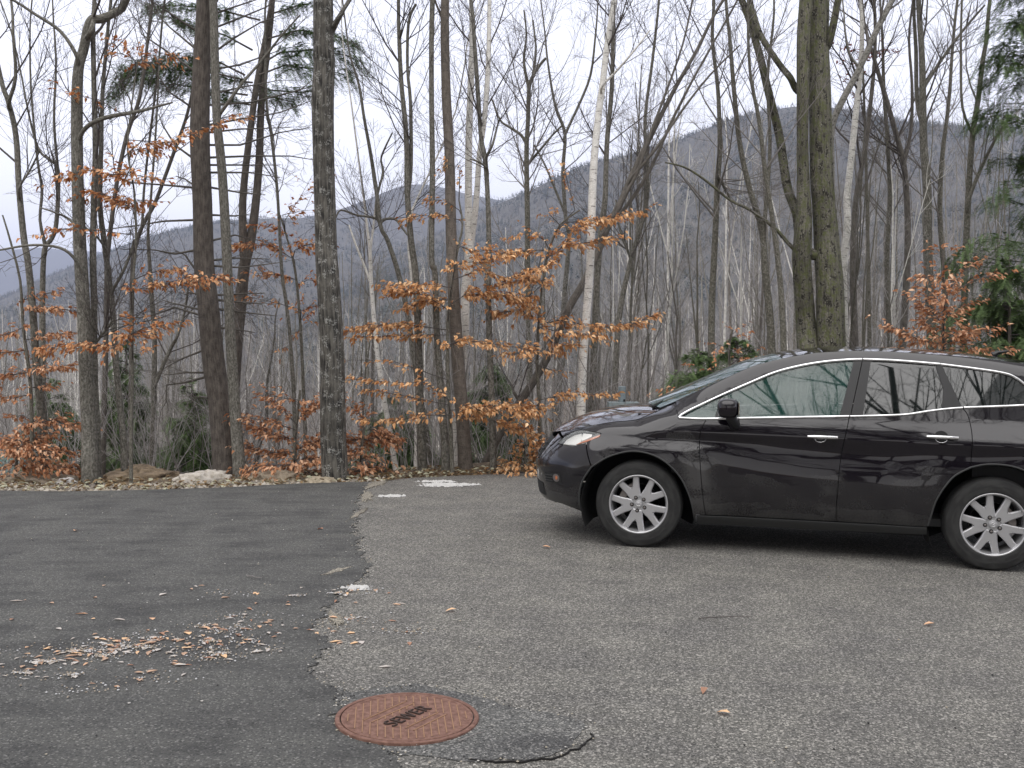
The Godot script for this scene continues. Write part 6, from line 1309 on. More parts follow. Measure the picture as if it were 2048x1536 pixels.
func pick(t: Array, x: float) -> float:
	# smooth curve through [x, y] points
	var m := t.size()
	if x <= t[0][0]: return t[0][1]
	if x >= t[m - 1][0]: return t[m - 1][1]
	var i := 0
	while x > t[i + 1][0]: i += 1
	var x1: float = t[i][0]
	var x2: float = t[i + 1][0]
	var h := x2 - x1
	var s: float = (t[i + 1][1] - t[i][1]) / h
	var sa: float = s if i == 0 else (t[i][1] - t[i - 1][1]) / (x1 - t[i - 1][0])
	var sb: float = s if i == m - 2 else (t[i + 2][1] - t[i + 1][1]) / (t[i + 2][0] - x2)
	var m1: float = 0.0 if sa * s <= 0.0 else 2.0 * sa * s / (sa + s)
	var m2: float = 0.0 if sb * s <= 0.0 else 2.0 * sb * s / (sb + s)
	var f := (x - x1) / h
	var f2 := f * f
	var f3 := f2 * f
	return (2 * f3 - 3 * f2 + 1) * t[i][1] + (f3 - 2 * f2 + f) * h * m1 + (-2 * f3 + 3 * f2) * t[i + 1][1] + (f3 - f2) * h * m2

func half_width(u: float, v: float) -> float:
	var w := 0.0
	var dip := 0.05 * exp(-pow((u - 1.9) / 0.75, 2.0)) - 0.06 * exp(-pow((u - 0.5) / 0.4, 2.0))
	if v < 1.13:
		var vv := v + dip * clampf((v - 0.4) / 0.3, 0, 1) * clampf((0.97 - v) / 0.12, 0, 1)
		w = pick(SIDE, vv)
	else:
		w = 0.8677 - (v - 1.13) * 0.33
	# bulged arches
	var rf := Vector2(u + 0.01, v - 0.36).length()
	w += 0.026 * smoothstep(0.74, 0.52, rf) * clampf((1.02 - v) / 0.2, 0, 1)
	var rr := Vector2(u - 2.735, v - 0.36).length()
	w += 0.026 * smoothstep(0.92, 0.56, rr) * clampf((1.15 - v) / 0.15, 0, 1)
	# roof edge
	var re := pick(ROOF_EDGE, u)
	if v > re - 0.09 and v > 1.12: w -= 0.035 * pow((v - re + 0.09) / 0.09, 2.0)
	# wings roll over to the bonnet
	if u < 0.6:
		var vc := pick(HOOD_CUT, minf(u, 0.3))
		var v0 := vc - 0.21
		var fade := 1.0 - smoothstep(0.08, 0.5, u)
		if v > v0:
			var q := minf((v - v0) / 0.21, 1.05)
			w -= fade * 0.125 * (1.0 - sqrt(maxf(0.0, 1.0 - pow(q * 0.92, 2.0)))) / 0.61
	# screen pillars lean in towards the front
	if v > 1.08: w -= 0.10 * pow(clampf((0.75 - u) / 0.75, 0, 1), 2.0) * smoothstep(1.08, 1.2, v)
	# the tail narrows
	w -= 0.09 * pow(clampf((u - 2.2) / 1.5, 0, 1), 2.0) * smoothstep(0.8, 1.2, v)
	return w

func skin(s: float, v: float) -> Vector3:
	if s < UA:
		var ph := minf((UA - s) / WRAP, 1.0) * PI * 0.5
		var un := pick(NOSE, v)
		var u := UA - (UA - un) * pow(sin(ph), 2.0 / PW)
		return Vector3(u, v, half_width(maxf(u, -0.8), v) * pow(maxf(cos(ph), 0.0), 2.0 / PW))
	if s > UB:
		var ph := minf((s - UB) / WRAP, 1.0) * PI * 0.5
		var ut := pick(TAIL, v)
		var u := UB + (ut - UB) * pow(sin(ph), 2.0 / 2.6)
		return Vector3(u, v, half_width(u, v) * pow(maxf(cos(ph), 0.0), 2.0 / 2.6))
	return Vector3(s, v, half_width(s, v))

func s_of(u: float, v: float) -> float:
	if u < UA:
		var q := clampf((UA - u) / (UA - pick(NOSE, v)), 0, 1)
		return UA - asin(pow(q, PW / 2.0)) / (PI * 0.5) * WRAP
	if u > UB:
		var q := clampf((u - UB) / (pick(TAIL, v) - UB), 0, 1)
		return UB + asin(pow(q, 1.3)) / (PI * 0.5) * WRAP
	return u

func skin_normal(s: float, v: float) -> Vector3:
	var e := 0.006
	var a := skin(clampf(s + e, UA - WRAP, UB + WRAP), v) - skin(clampf(s - e, UA - WRAP, UB + WRAP), v)
	var b := skin(s, v + e) - skin(s, v - e)
	return a.cross(b).normalized()

func outline(pts: Array, gap := 0.003) -> PackedVector2Array:
	# corners in side view (x, y) -> in the skin's own (s, v), with a panel gap all round
	var p := PackedVector2Array()
	var m := pts.size()
	for i in m:
		var a := Vector2(pts[i][0], pts[i][1])
		var b := Vector2(pts[(i + 1) % m][0], pts[(i + 1) % m][1])
		var sa := Vector2(a.x if pts[i].size() > 2 else s_of(a.x, a.y), a.y)
		var sb := Vector2(b.x if pts[(i + 1) % m].size() > 2 else s_of(b.x, b.y), b.y)
		var n := maxi(1, int(sa.distance_to(sb) / 0.06))
		for k in n: p.append(sa.lerp(sb, float(k) / n))
	if gap > 0.0:
		var q := Geometry2D.offset_polygon(p, -gap)
		if q.size() > 0: return q[0]
	return p

func rounded(pts: Array, sub := 5) -> Array:
	# smooth an open run of corners
	var out := []
	var m := pts.size()
	for i in m - 1:
		for k in sub:
			var a := Vector2(pts[i][0], pts[i][1]).cubic_interpolate(Vector2(pts[i + 1][0], pts[i + 1][1]), Vector2(pts[maxi(i - 1, 0)][0], pts[maxi(i - 1, 0)][1]), Vector2(pts[mini(i + 2, m - 1)][0], pts[mini(i + 2, m - 1)][1]), float(k) / sub)
			out.append([a.x, a.y])
	out.append(pts[m - 1])
	return out

func panel(called: String, poly: PackedVector2Array, m: Material, parent: Node, off := 0.0, sides := 3, cell := Vector2(0.035, 0.03), lip := 0.012) -> MeshInstance3D:
	if sides == 4:
		# one piece for each flank
		var one := panel(called, poly, m, parent, off, 1, cell, lip)
		panel(called, poly, m, parent, off, 2, cell, lip)
		return one
	var mb := MB.new()
	for sg in [1.0, -1.0]:
		if (sg > 0 and not (sides & 1)) or (sg < 0 and not (sides & 2)): continue
		var place := func(p: Vector2):
			var n := skin_normal(p.x, p.y)
			var q := skin(p.x, p.y) + n * off
			return [Vector3(q.x, q.y, q.z * sg), Vector3(n.x, n.y, n.z * sg)]
		fill(mb, poly, cell, place, func(p: Vector2): return Vector2((p.x + 1.1) / 5.0, (1.75 - p.y) / 1.6))
		if lip > 0.0:
			# folded edge
			var c := poly.size()
			var cw := Geometry2D.is_polygon_clockwise(poly)
			for i in c:
				var a := poly[i]
				var b := poly[(i + 1) % c]
				if absf(a.x - (UA - WRAP)) < 0.01 and absf(b.x - (UA - WRAP)) < 0.01: continue
				var ra: Array = place.call(a)
				var rb: Array = place.call(b)
				var k := mb.v.size()
				var t: Vector3 = (rb[0] - ra[0]).normalized()
				var nn: Vector3 = t.cross(ra[1]) * (1.0 if cw != (sg < 0.0) else -1.0)
				nn = -nn
				for q in [ra[0], rb[0], rb[0] - rb[1] * lip, ra[0] - ra[1] * lip]:
					mb.v.append(q); mb.n.append(nn); mb.t.append(Vector2((a.x + 1.1) / 5.0, (1.75 - a.y) / 1.6))
				mb.face(k, k + 1, k + 2); mb.face(k, k + 2, k + 3)
	return part(called, mb.mesh(), m, parent)

func strip(called: String, pts: Array, rad: float, m: Material, parent: Node, off: float, sg: float, flat := 1.0) -> MeshInstance3D:
	var mb := MB.new()
	var p := PackedVector3Array()
	var r := PackedFloat32Array()
	for a in rounded(pts, 4):
		var s := s_of(a[0], a[1])
		var q := skin(s, a[1]) + skin_normal(s, a[1]) * off
		p.append(Vector3(q.x, q.y, q.z * sg)); r.append(rad)
	mb.tube(p, r, 8, true)
	return part(called, mb.mesh(), m, parent)

func loft(called: String, edge: Array, mid: Array, m: Material, parent: Node, pu: float, pv: float, cols := 28) -> MeshInstance3D:
	# sheet across the car between an edge line (and its mirror image) and the centre line; both lists hold Vector3
	var mb := MB.new()
	var rows := edge.size()
	for j in rows:
		var e: Vector3 = edge[j]
		var c: Vector3 = mid[j]
		for i in cols + 1:
			var t := 2.0 * i / cols - 1.0
			var a := absf(t)
			mb.v.append(Vector3(lerpf(c.x, e.x, pow(a, pu)), lerpf(c.y, e.y, pow(a, pv)), e.z * t))
			mb.n.append(Vector3.UP)
			mb.t.append(Vector2((lerpf(c.x, e.x, pow(a, pu)) + 1.1) / 5.0, 0.02 + 0.3 * a))
	var w := cols + 1
	for j in rows:
		for i in w:
			var du := mb.v[j * w + mini(i + 1, cols)] - mb.v[j * w + maxi(i - 1, 0)]
			var dv := mb.v[mini(j + 1, rows - 1) * w + i] - mb.v[maxi(j - 1, 0) * w + i]
			var nn := du.cross(dv).normalized()
			mb.n[j * w + i] = nn if nn.y > 0 else -nn
	for j in rows - 1:
		for i in cols:
			var a := j * w + i
			mb.face(a, a + 1, a + w); mb.face(a + 1, a + w + 1, a + w)
	return part(called, mb.mesh(), m, parent)

func extrude(mb: MB, poly: PackedVector2Array, z0: float, z1: float, bevel := 0.004):
	var top := Geometry2D.offset_polygon(poly, -bevel, Geometry2D.JOIN_MITER)
	if top.size() == 0: return
	var tp: PackedVector2Array = top[0]
	var tr := Geometry2D.triangulate_polygon(tp)
	var k := mb.v.size()
	for p in tp:
		mb.v.append(Vector3(p.x, p.y, z1)); mb.n.append(Vector3(0, 0, 1)); mb.t.append(p)
	for i in range(0, tr.size(), 3): mb.face(k + tr[i], k + tr[i + 1], k + tr[i + 2])
	var m := poly.size()
	var cw := Geometry2D.is_polygon_clockwise(poly)
	for i in m:
		var a := poly[i]
		var b := poly[(i + 1) % m]
		var o := Vector2(b.y - a.y, a.x - b.x).normalized() * (-1.0 if cw else 1.0)
		var nn := Vector3(o.x, o.y, 0.0)
		var ia := a - o * bevel
		var ib := b - o * bevel
		mb.quad(Vector3(a.x, a.y, z1 - bevel), Vector3(b.x, b.y, z1 - bevel), Vector3(b.x, b.y, z0), Vector3(a.x, a.y, z0), nn)
		mb.quad(Vector3(a.x, a.y, z1 - bevel), Vector3(b.x, b.y, z1 - bevel), Vector3(ib.x, ib.y, z1), Vector3(ia.x, ia.y, z1), nn + Vector3(0, 0, 1))
		while mb.t.size() < mb.v.size(): mb.t.append(Vector2.ZERO)

func car_materials():
	# road grime thrown up by the wheels, ragged and speckled, over black cherry paint
	var w := 1024
	var h := 320
	var n1 := stretched(noise(121, 0.03, 4), w, h, 4, 1)
	var n2 := grey_of(noise(122, 0.012, 5), w, h)
	var n3 := grey_of(noise(123, 0.25, 2), w, h)
	var d := PackedByteArray()
	d.resize(w * h * 3)
	var ro := PackedByteArray()
	ro.resize(w * h * 3)
	var clean := Color(0.0050, 0.0036, 0.0062)
	var dust := Color(0.105, 0.106, 0.100)
	for y in h:
		var v := 1.75 - (y + 0.5) / h * 1.6
		for x in w:
			var u := (x + 0.5) / w * 5.0 - 1.1
			var k := y * w + x
			var ra := (n1[k] - 128) / 128.0
			var rb := (n2[k] - 128) / 128.0
			var g := (n3[k] - 128) / 128.0
			# splash edge, with the fans behind each wheel
			var line := 0.66 + 0.20 * exp(-pow((u - 0.42) / 0.28, 2.0)) + 0.1 * exp(-pow((u - 2.45) / 0.3, 2.0)) + 0.16 * exp(-pow((u + 0.85) / 0.25, 2.0))
			var q := 0.0
			if v < 1.02:
				var e := line - v + ra * 0.16 + rb * 0.10
				q = (0.34 + 0.25 * rb + 0.14 * g) if e > 0.0 else 0.0
				var fan := exp(-pow((u - 0.47 - (0.6 - v) * 0.15) / 0.09, 2.0)) * clampf((0.92 - v) / 0.1, 0, 1)
				q += fan * clampf(0.55 + ra * 1.1 + g * 0.5, 0, 1) * 1.9
				if v < 0.40 + ra * 0.07: q += 0.30 + 0.3 * rb + 0.2 * g
				var smear := exp(-pow((u - 1.5 + rb * 0.06) / 0.07, 2.0)) * clampf((0.56 + ra * 0.12 - v) / 0.12, 0, 1)
				q += smear * clampf(0.25 + ra * 1.2 + rb * 0.8 + g * 0.4, 0, 1) * 0.8
			q += maxf(0.0, g - 0.55) * 0.12
			q = clampf(q, 0.0, 1.4) * 0.30
			var c := clean.lerp(dust, q).linear_to_srgb()
			d[k * 3] = int(c.r * 255.0); d[k * 3 + 1] = int(c.g * 255.0); d[k * 3 + 2] = int(c.b * 255.0)
			var rr := int(clampf(0.10 + q * 1.3, 0, 1) * 255.0)
			ro[k * 3] = rr; ro[k * 3 + 1] = rr; ro[k * 3 + 2] = rr
	var p := StandardMaterial3D.new()
	p.albedo_texture = tex(Image.create_from_data(w, h, false, Image.FORMAT_RGB8, d))
	p.roughness = 1.0
	p.roughness_texture = tex(Image.create_from_data(w, h, false, Image.FORMAT_RGB8, ro))
	p.metallic = 0.0
	p.metallic_specular = 0.25
	p.clearcoat_enabled = true
	p.clearcoat = 1.0
	p.clearcoat_roughness = 0.03
	M.paint = p
	M.black_trim = mat(lin(0.012, 0.012, 0.013), 0.35)
	M.matt_black = mat(lin(0.012, 0.012, 0.012), 0.9)
	M.dirty_plastic = mat(lin(0.035, 0.036, 0.036), 0.7)
	M.chrome = mat(lin(0.78, 0.78, 0.79), 0.12, 1.0)
	M.alloy = mat(lin(0.52, 0.52, 0.53), 0.36, 0.7)
	M.tyre = mat(lin(0.018, 0.018, 0.018), 0.85)
	var tn := grey_of(noise(131, 0.05, 4), 256, 256)
	M.tyre.albedo_color = Color(1, 1, 1)
	M.tyre.albedo_texture = tex(ramp_image(tn, 256, 256, [[0.3, Color(0.016, 0.016, 0.016)], [0.7, Color(0.03, 0.03, 0.029)]]))
	M.steel = mat(lin(0.22, 0.2, 0.19), 0.55, 0.8)
	var gl := StandardMaterial3D.new()
	gl.transparency = BaseMaterial3D.TRANSPARENCY_ALPHA
	gl.albedo_color = Color(0.11, 0.27, 0.245, 0.72)
	gl.roughness = 0.02
	gl.metallic_specular = 0.8
	M.glass = gl
	var pg: StandardMaterial3D = gl.duplicate()
	pg.albedo_color = Color(0.03, 0.065, 0.062, 0.93)
	M.dark_glass = pg
	var lens: StandardMaterial3D = gl.duplicate()
	lens.albedo_color = Color(0.9, 0.92, 0.92, 0.12)
	lens.clearcoat_enabled = false
	M.lens = lens
	M.lamp_silver = mat(lin(0.86, 0.85, 0.80), 0.3, 0.6)
	M.lamp_grey = mat(lin(0.62, 0.62, 0.58), 0.35, 0.5)
	M.amber = mat(lin(0.50, 0.17, 0.08), 0.2)
	M.red_lens = mat(lin(0.25, 0.012, 0.012), 0.15)
	M.cloth = mat(lin(0.03, 0.03, 0.031), 0.85)
	M.mirror = mat(lin(0.85, 0.85, 0.85), 0.03, 1.0)

func build_wheel(car: Node3D, u: float, sg: float):
	var w := Node3D.new()
	w.name = "wheel"
	car.add_child(w, true)
	w.position = Vector3(u, 0.361, 0.797 * sg)
	if sg < 0: w.rotation.y = PI
	var mb := MB.new()
	var prof := [Vector2(0.228, -0.09), Vector2(0.236, -0.112), Vector2(0.27, -0.118), Vector2(0.31, -0.116), Vector2(0.340, -0.106), Vector2(0.354, -0.092), Vector2(0.3605, -0.075)]
	for g in [-0.05, -0.017, 0.017, 0.05]:
		prof.append_array([Vector2(0.3612, g - 0.006), Vector2(0.3535, g - 0.004), Vector2(0.3535, g + 0.004), Vector2(0.3612, g + 0.006)])
	prof.append_array([Vector2(0.3605, 0.075), Vector2(0.354, 0.092), Vector2(0.347, 0.101), Vector2(0.345, 0.1045), Vector2(0.338, 0.1085), Vector2(0.31, 0.116), Vector2(0.295, 0.1185), Vector2(0.292, 0.117), Vector2(0.27, 0.118), Vector2(0.252, 0.1165), Vector2(0.246, 0.112), Vector2(0.240, 0.104)])
	mb.lathe(prof, 72, Vector3.ZERO, 2)
	var ty := part("tyre", mb.mesh(), M.tyre, w)
	# shoulder blocks
	var sb := MB.new()
	for k in 60:
		var a := TAU * k / 60.0
		var o := Vector3(cos(a), sin(a), 0)
		var t := Vector3(-sin(a), cos(a), 0) * 0.011
		for z in [[0.062, 0.0955], [-0.0955, -0.062]]:
			var p := o * 0.362
			var q := o * 0.353
			var zo: float = z[1] if z[1] > 0 else z[0]
			var zi: float = z[0] if z[1] > 0 else z[1]
			var A := p - t + Vector3(0, 0, zi)
			var B := p + t + Vector3(0, 0, zi)
			var C := q + t + Vector3(0, 0, zo)
			var D := q - t + Vector3(0, 0, zo)
			sb.quad(A, B, C, D, o)
	while sb.t.size() < sb.v.size(): sb.t.append(Vector2(0.3, 0.3))
	part("tread_blocks", sb.mesh(), M.tyre, w)
	var rb := MB.new()
	rb.lathe([Vector2(0.239, 0.096), Vector2(0.2465, 0.106), Vector2(0.2455, 0.1125), Vector2(0.238, 0.1135), Vector2(0.231, 0.109), Vector2(0.226, 0.09), Vector2(0.217, 0.05), Vector2(0.214, -0.09)], 64, Vector3.ZERO, 2)
	rb.lathe([Vector2(0.085, 0.03), Vector2(0.088, 0.07), Vector2(0.082, 0.078), Vector2(0.05, 0.079), Vector2(0.0, 0.079)], 40, Vector3.ZERO, 2)
	part("rim", rb.mesh(), M.alloy, w)
	for k in 5:
		# a pair of arms that meet over the wheel nut
		var ax := deg_to_rad(115.5 - 72.0 * k)
		var pair := PackedVector2Array()
		var rot := func(r: float, a: float) -> Vector2: return Vector2.from_angle(ax + deg_to_rad(a)) * r
		for q in [[0.062, -40.0], [0.10, -32.0], [0.135, -27.0], [0.19, -25.0], [0.233, -24.5], [0.235, -18.0], [0.234, -12.0], [0.19, -9.0], [0.155, -5.0], [0.143, 0.0], [0.155, 5.0], [0.19, 9.0], [0.234, 12.0], [0.235, 18.0], [0.233, 24.5], [0.19, 25.0], [0.135, 27.0], [0.10, 32.0], [0.062, 40.0]]:
			pair.append(rot.call(q[0], q[1]))
		var pb := MB.new()
		extrude(pb, pair, 0.05, 0.088, 0.007)
		part("spoke_pair", pb.mesh(), M.alloy, w)
		var nb := MB.new()
		var c: Vector2 = rot.call(0.057, 0.0)
		nb.lathe([Vector2(0.0165, 0.07), Vector2(0.0165, 0.0885), Vector2(0.0155, 0.0895), Vector2(0.0, 0.0895)], 18, Vector3(c.x, c.y, 0), 2)
		part("nut_seat", nb.mesh(), M.matt_black, w)
		var hb := MB.new()
		hb.lathe([Vector2(0.0105, 0.07), Vector2(0.0105, 0.096), Vector2(0.008, 0.1), Vector2(0.0, 0.1005)], 6, Vector3(c.x, c.y, 0), 2)
		part("wheel_nut", hb.mesh(), M.steel, w)
	var cb := MB.new()
	cb.lathe([Vector2(0.031, 0.075), Vector2(0.031, 0.089), Vector2(0.027, 0.092), Vector2(0.0, 0.0935)], 28, Vector3.ZERO, 2)
	part("centre_cap", cb.mesh(), M.alloy, w)
	# winged ring emblem
	var eb := MB.new()
	var ring := PackedVector3Array()
	var wing := PackedVector3Array()
	var rr := PackedFloat32Array()
	var wr := PackedFloat32Array()
	for k in 25:
		var a := TAU * k / 24.0
		ring.append(Vector3(cos(a) * 0.019, sin(a) * 0.0155, 0.0935)); rr.append(0.0016)
	eb.tube(ring, rr, 6)
	for k in 9:
		var f := k / 8.0 * 2.0 - 1.0
		wing.append(Vector3(f * 0.014, 0.009 - 0.010 * (1.0 - absf(f)) , 0.094)); wr.append(0.0015)
	eb.tube(wing, wr, 6)
	part("emblem", eb.mesh(), M.chrome, w)
	var db := MB.new()
	db.lathe([Vector2(0.075, 0.02), Vector2(0.16, 0.02), Vector2(0.161, 0.016), Vector2(0.161, -0.005)], 40, Vector3.ZERO, 2)
	for i in db.n.size():
		if absf(db.n[i].z) > 0.5: db.n[i] = Vector3(0, 0, 1)
	part("brake_disc", db.mesh(), M.steel, w)
	var kb := MB.new()
	var cp := PackedVector2Array()
	for k in 7: cp.append(Vector2.from_angle(deg_to_rad(20.0 + 10.0 * k + (90.0 if u < 1 else -30.0))) * 0.178)
	for k in 7: cp.append(Vector2.from_angle(deg_to_rad(80.0 - 10.0 * k + (90.0 if u < 1 else -30.0))) * 0.115)
	extrude(kb, cp, 0.0, 0.045, 0.005)
	part("brake_caliper", kb.mesh(), M.steel, w)

func build_car():
	car_materials()
	var car := thing("parked_car")
	var X := Vector3(0.97285964, -0.0228024, 0.23026977)
	var Y := Vector3(0.0221893, 0.99973999, 0.00525207)
	var Z := Vector3(-0.23032966, 0.0, 0.97311266)
	car.transform = Transform3D(Basis(X, Y, Z).orthonormalized(), Vector3(1.24884687, -0.0102, -9.55237341))
	tag(car, "dark black-cherry crossover with silver wheels and grimy flanks parked facing left", "car")
	var smin := UA - WRAP
	var smax := UB + WRAP
	var farch := rounded([[0.468, 0.222], [0.462, 0.262], [0.445, 0.369], [0.410, 0.482], [0.345, 0.606], [0.253, 0.704], [0.149, 0.769], [0.021, 0.803], [-0.111, 0.798], [-0.264, 0.745], [-0.392, 0.66]], 3)
	var farch2 := rounded([[-0.392, 0.66], [-0.469, 0.538], [-0.50, 0.406], [-0.484, 0.262]], 3)
	var rarch := rounded([[2.548, 0.800], [2.439, 0.735], [2.373, 0.657], [2.315, 0.553], [2.286, 0.461], [2.259, 0.325]], 3)
	var rarch2 := rounded([[3.215, 0.325], [3.19, 0.461], [3.157, 0.553], [3.10, 0.657], [3.03, 0.735], [2.94, 0.793], [2.81, 0.828], [2.66, 0.828], [2.548, 0.800]], 3)
	var hood := rounded([[-0.742, 0.909], [-0.634, 0.930], [-0.437, 0.986], [-0.242, 1.027], [-0.057, 1.052], [0.022, 1.084], [0.125, 1.134]], 3)
	var dcut := rounded([[0.532, 1.086], [0.495, 0.997], [0.485, 0.907], [0.499, 0.715], [0.527, 0.462], [0.553, 0.305]], 4)
	var bcut := rounded([[1.650, 1.146], [1.624, 1.017], [1.605, 0.913], [1.585, 0.741], [1.578, 0.613], [1.571, 0.429], [1.576, 0.312]], 4)
	var rcut := rounded([[2.495, 1.246], [2.531, 1.191], [2.552, 1.08], [2.553, 0.956], [2.548, 0.800]], 4)
	var lamp := rounded([[-0.734, 0.816], [-0.685, 0.866], [-0.591, 0.925], [-0.510, 0.946], [-0.415, 0.943], [-0.333, 0.934]], 3)
	var lamp2 := rounded([[-0.333, 0.934], [-0.345, 0.906], [-0.456, 0.859], [-0.576, 0.822], [-0.734, 0.816]], 3)
	# wings
	var p := []
	p.append_array(hood)
	p.append_array([[0.263, 1.205], [0.303, 1.105], [0.313, 1.082], [0.42, 1.081]])
	p.append_array(dcut)
	p.append([0.474, 0.305])
	p.append_array(farch)
	p.append([-0.456, 0.859]); p.append([-0.345, 0.906]); p.append([-0.333, 0.934])
	var lr := lamp.duplicate()
	lr.reverse()
	p.append_array(lr.slice(1, lr.size() - 3))
	panel("front_wing", outline(p), M.paint, car, 0.0, 4)
	# front bumper wraps round the nose
	p = []
	p.append_array(farch2)
	p.append_array([[-0.56, 0.285], [-0.66, 0.305]])
	p.append([smin, 0.31, 1]); p.append([smin, 0.645, 1]); p.append([smin + 0.26, 0.655, 1]); p.append([smin + 0.30, 0.80, 1]); p.append([-0.758, 0.895]); p.append([-0.70, 0.862])
	p.append([-0.728, 0.812]); p.append([-0.576, 0.815]); p.append([-0.456, 0.852])
	panel("front_bumper", outline(p), M.paint, car)
	var gr := panel("grille", outline([[smin, 0.655, 1], [smin + 0.25, 0.665, 1], [smin + 0.29, 0.81, 1], [smin + 0.27, 0.865, 1], [smin, 0.868, 1]], 0.0), M.matt_black, car, -0.015)
	for k in 3:
		var gb := MB.new()
		var gp := PackedVector3Array()
		var gq := PackedFloat32Array()
		for i in 13:
			var s := lerpf(smin + 0.26, smin + 0.003, absf(i - 6.0) / -6.0 + 1.0)
			var q := skin(s, 0.70 + 0.05 * k)
			gp.append(Vector3(q.x, q.y, q.z * (1.0 if i < 6 else -1.0))); gq.append(0.006)
		gb.tube(gp, gq, 6)
		part("grille_bar", gb.mesh(), M.black_trim, gr)
	panel("lower_intake", outline([[smin, 0.345, 1], [smin + 0.34, 0.35, 1], [smin + 0.31, 0.46, 1], [smin, 0.47, 1]], 0.0), M.matt_black, car, 0.003, 3, Vector2(0.035, 0.03), 0.0)
	for sg in [1.0, -1.0]:
		var side := 1 if sg > 0 else 2
		# headlamp: silver bowl, amber corner, clear cover
		var hp := lamp.duplicate()
		hp.append_array(lamp2.slice(1))
		var hl := Node3D.new()
		hl.name = "headlight"
		car.add_child(hl, true)
		panel("bowl", outline(hp, 0.004), M.lamp_grey, hl, -0.045, side, Vector2(0.03, 0.03), 0.0)
		panel("cover", outline(hp, 0.003), M.lens, hl, 0.001, side, Vector2(0.03, 0.03), 0.03)
		panel("reflector", outline([[-0.70, 0.828], [-0.665, 0.872], [-0.60, 0.912], [-0.535, 0.932], [-0.515, 0.90], [-0.53, 0.85], [-0.565, 0.832]], 0.0), M.lamp_silver, hl, -0.028, side, Vector2(0.02, 0.02), 0.01)
		panel("inner_reflector", outline([[-0.51, 0.932], [-0.43, 0.93], [-0.41, 0.918], [-0.48, 0.885], [-0.512, 0.87]], 0.0), M.lamp_silver, hl, -0.022, side, Vector2(0.02, 0.02), 0.01)
		panel("indicator", outline([[-0.515, 0.856], [-0.40, 0.905], [-0.343, 0.928], [-0.348, 0.911], [-0.456, 0.865], [-0.555, 0.832]], 0.0), M.amber, hl, -0.012, side, Vector2(0.02, 0.02), 0.006)
		# fog lamp in its slatted recess
		var fs := s_of(-0.735, 0.53)
		var fog := Node3D.new()
		fog.name = "fog_lamp"
		car.add_child(fog, true)
		panel("recess", outline([[fs - 0.10, 0.56, 1], [fs + 0.045, 0.575, 1], [fs + 0.055, 0.49, 1], [fs - 0.09, 0.48, 1]], 0.0), M.matt_black, fog, 0.0015, side, Vector2(0.03, 0.03), 0.0)
		for k in 3:
			panel("slat", outline([[fs - 0.09, 0.545 - 0.023 * k, 1], [fs - 0.02, 0.550 - 0.023 * k, 1], [fs - 0.02, 0.542 - 0.023 * k, 1], [fs - 0.09, 0.537 - 0.023 * k, 1]], 0.0), M.dirty_plastic, fog, 0.007, side, Vector2(0.03, 0.03), 0.006)
		var ring := []
		var disc := []
		for k in 18:
			var a := TAU * k / 18.0
			ring.append([fs + 0.012 + cos(a) * 0.026, 0.53 + sin(a) * 0.034, 1])
			disc.append([fs + 0.018 + cos(a) * 0.008, 0.532 + sin(a) * 0.016, 1])
		panel("bezel", outline(ring, 0.0), M.steel, fog, 0.005, side, Vector2(0.03, 0.03), 0.01)
		panel("marker", outline(disc, 0.0), M.amber, fog, 0.010, side, Vector2(0.03, 0.03), 0.008)
		# doors
		var d1 := Node3D.new()
		d1.name = "front_door"
		car.add_child(d1, true)
		p = [[0.532, 1.086], [0.88, 1.103], [1.116, 1.116], [1.4, 1.132], [1.648, 1.146]]
		p.append_array(bcut.slice(1))
		var dr := dcut.duplicate()
		dr.reverse()
		p.append_array(dr.slice(0, dr.size() - 1))
		panel("door_skin", outline(p), M.paint, d1, 0.0, side)
		panel("window", outline([[0.345, 1.10], [0.533, 1.098], [0.88, 1.118], [1.116, 1.131], [1.576, 1.158], [1.682, 1.59], [1.634, 1.588], [1.446, 1.566], [1.257, 1.528], [1.064, 1.470], [0.87, 1.381], [0.666, 1.283], [0.464, 1.180], [0.36, 1.115]], 0.0), M.glass, d1, -0.008, side, Vector2(0.05, 0.05), 0.0)
		panel("pillar_trim", outline([[1.574, 1.158], [1.660, 1.163], [1.748, 1.606], [1.680, 1.602]]), M.black_trim, d1, 0.0, side)
		panel("quarter_divider", outline([[0.60, 1.10], [0.625, 1.10], [0.655, 1.285], [0.635, 1.272]], 0.0), M.black_trim, d1, -0.004, side, Vector2(0.03, 0.03), 0.0)
		var d2 := Node3D.new()
		d2.name = "rear_door"
		car.add_child(d2, true)
		p = [[1.650, 1.146], [1.883, 1.160], [2.077, 1.176], [2.222, 1.204], [2.364, 1.228]]
		p.append_array(rcut)
		p.append_array(rarch.slice(1))
		p.append([2.255, 0.315]); p.append([1.576, 0.312])
		var br := bcut.duplicate()
		br.reverse()
		p.append_array(br.slice(1, br.size() - 1))
		panel("door_skin", outline(p), M.paint, d2, 0.0, side)
		panel("window", outline([[1.750, 1.170], [1.883, 1.176], [2.077, 1.192], [2.222, 1.220], [2.340, 1.243], [2.355, 1.386], [2.30, 1.585], [2.01, 1.602], [1.812, 1.606]], 0.0), M.dark_glass, d2, -0.008, side, Vector2(0.05, 0.05), 0.0)
		panel("pillar_trim", outline([[1.660, 1.163], [1.756, 1.172], [1.816, 1.606], [1.748, 1.606]]), M.black_trim, d2, 0.0, side)
		panel("corner_trim", outline([[2.338, 1.244], [2.487, 1.258], [2.346, 1.584], [2.292, 1.588], [2.353, 1.386]]), M.black_trim, d2, 0.0, side)
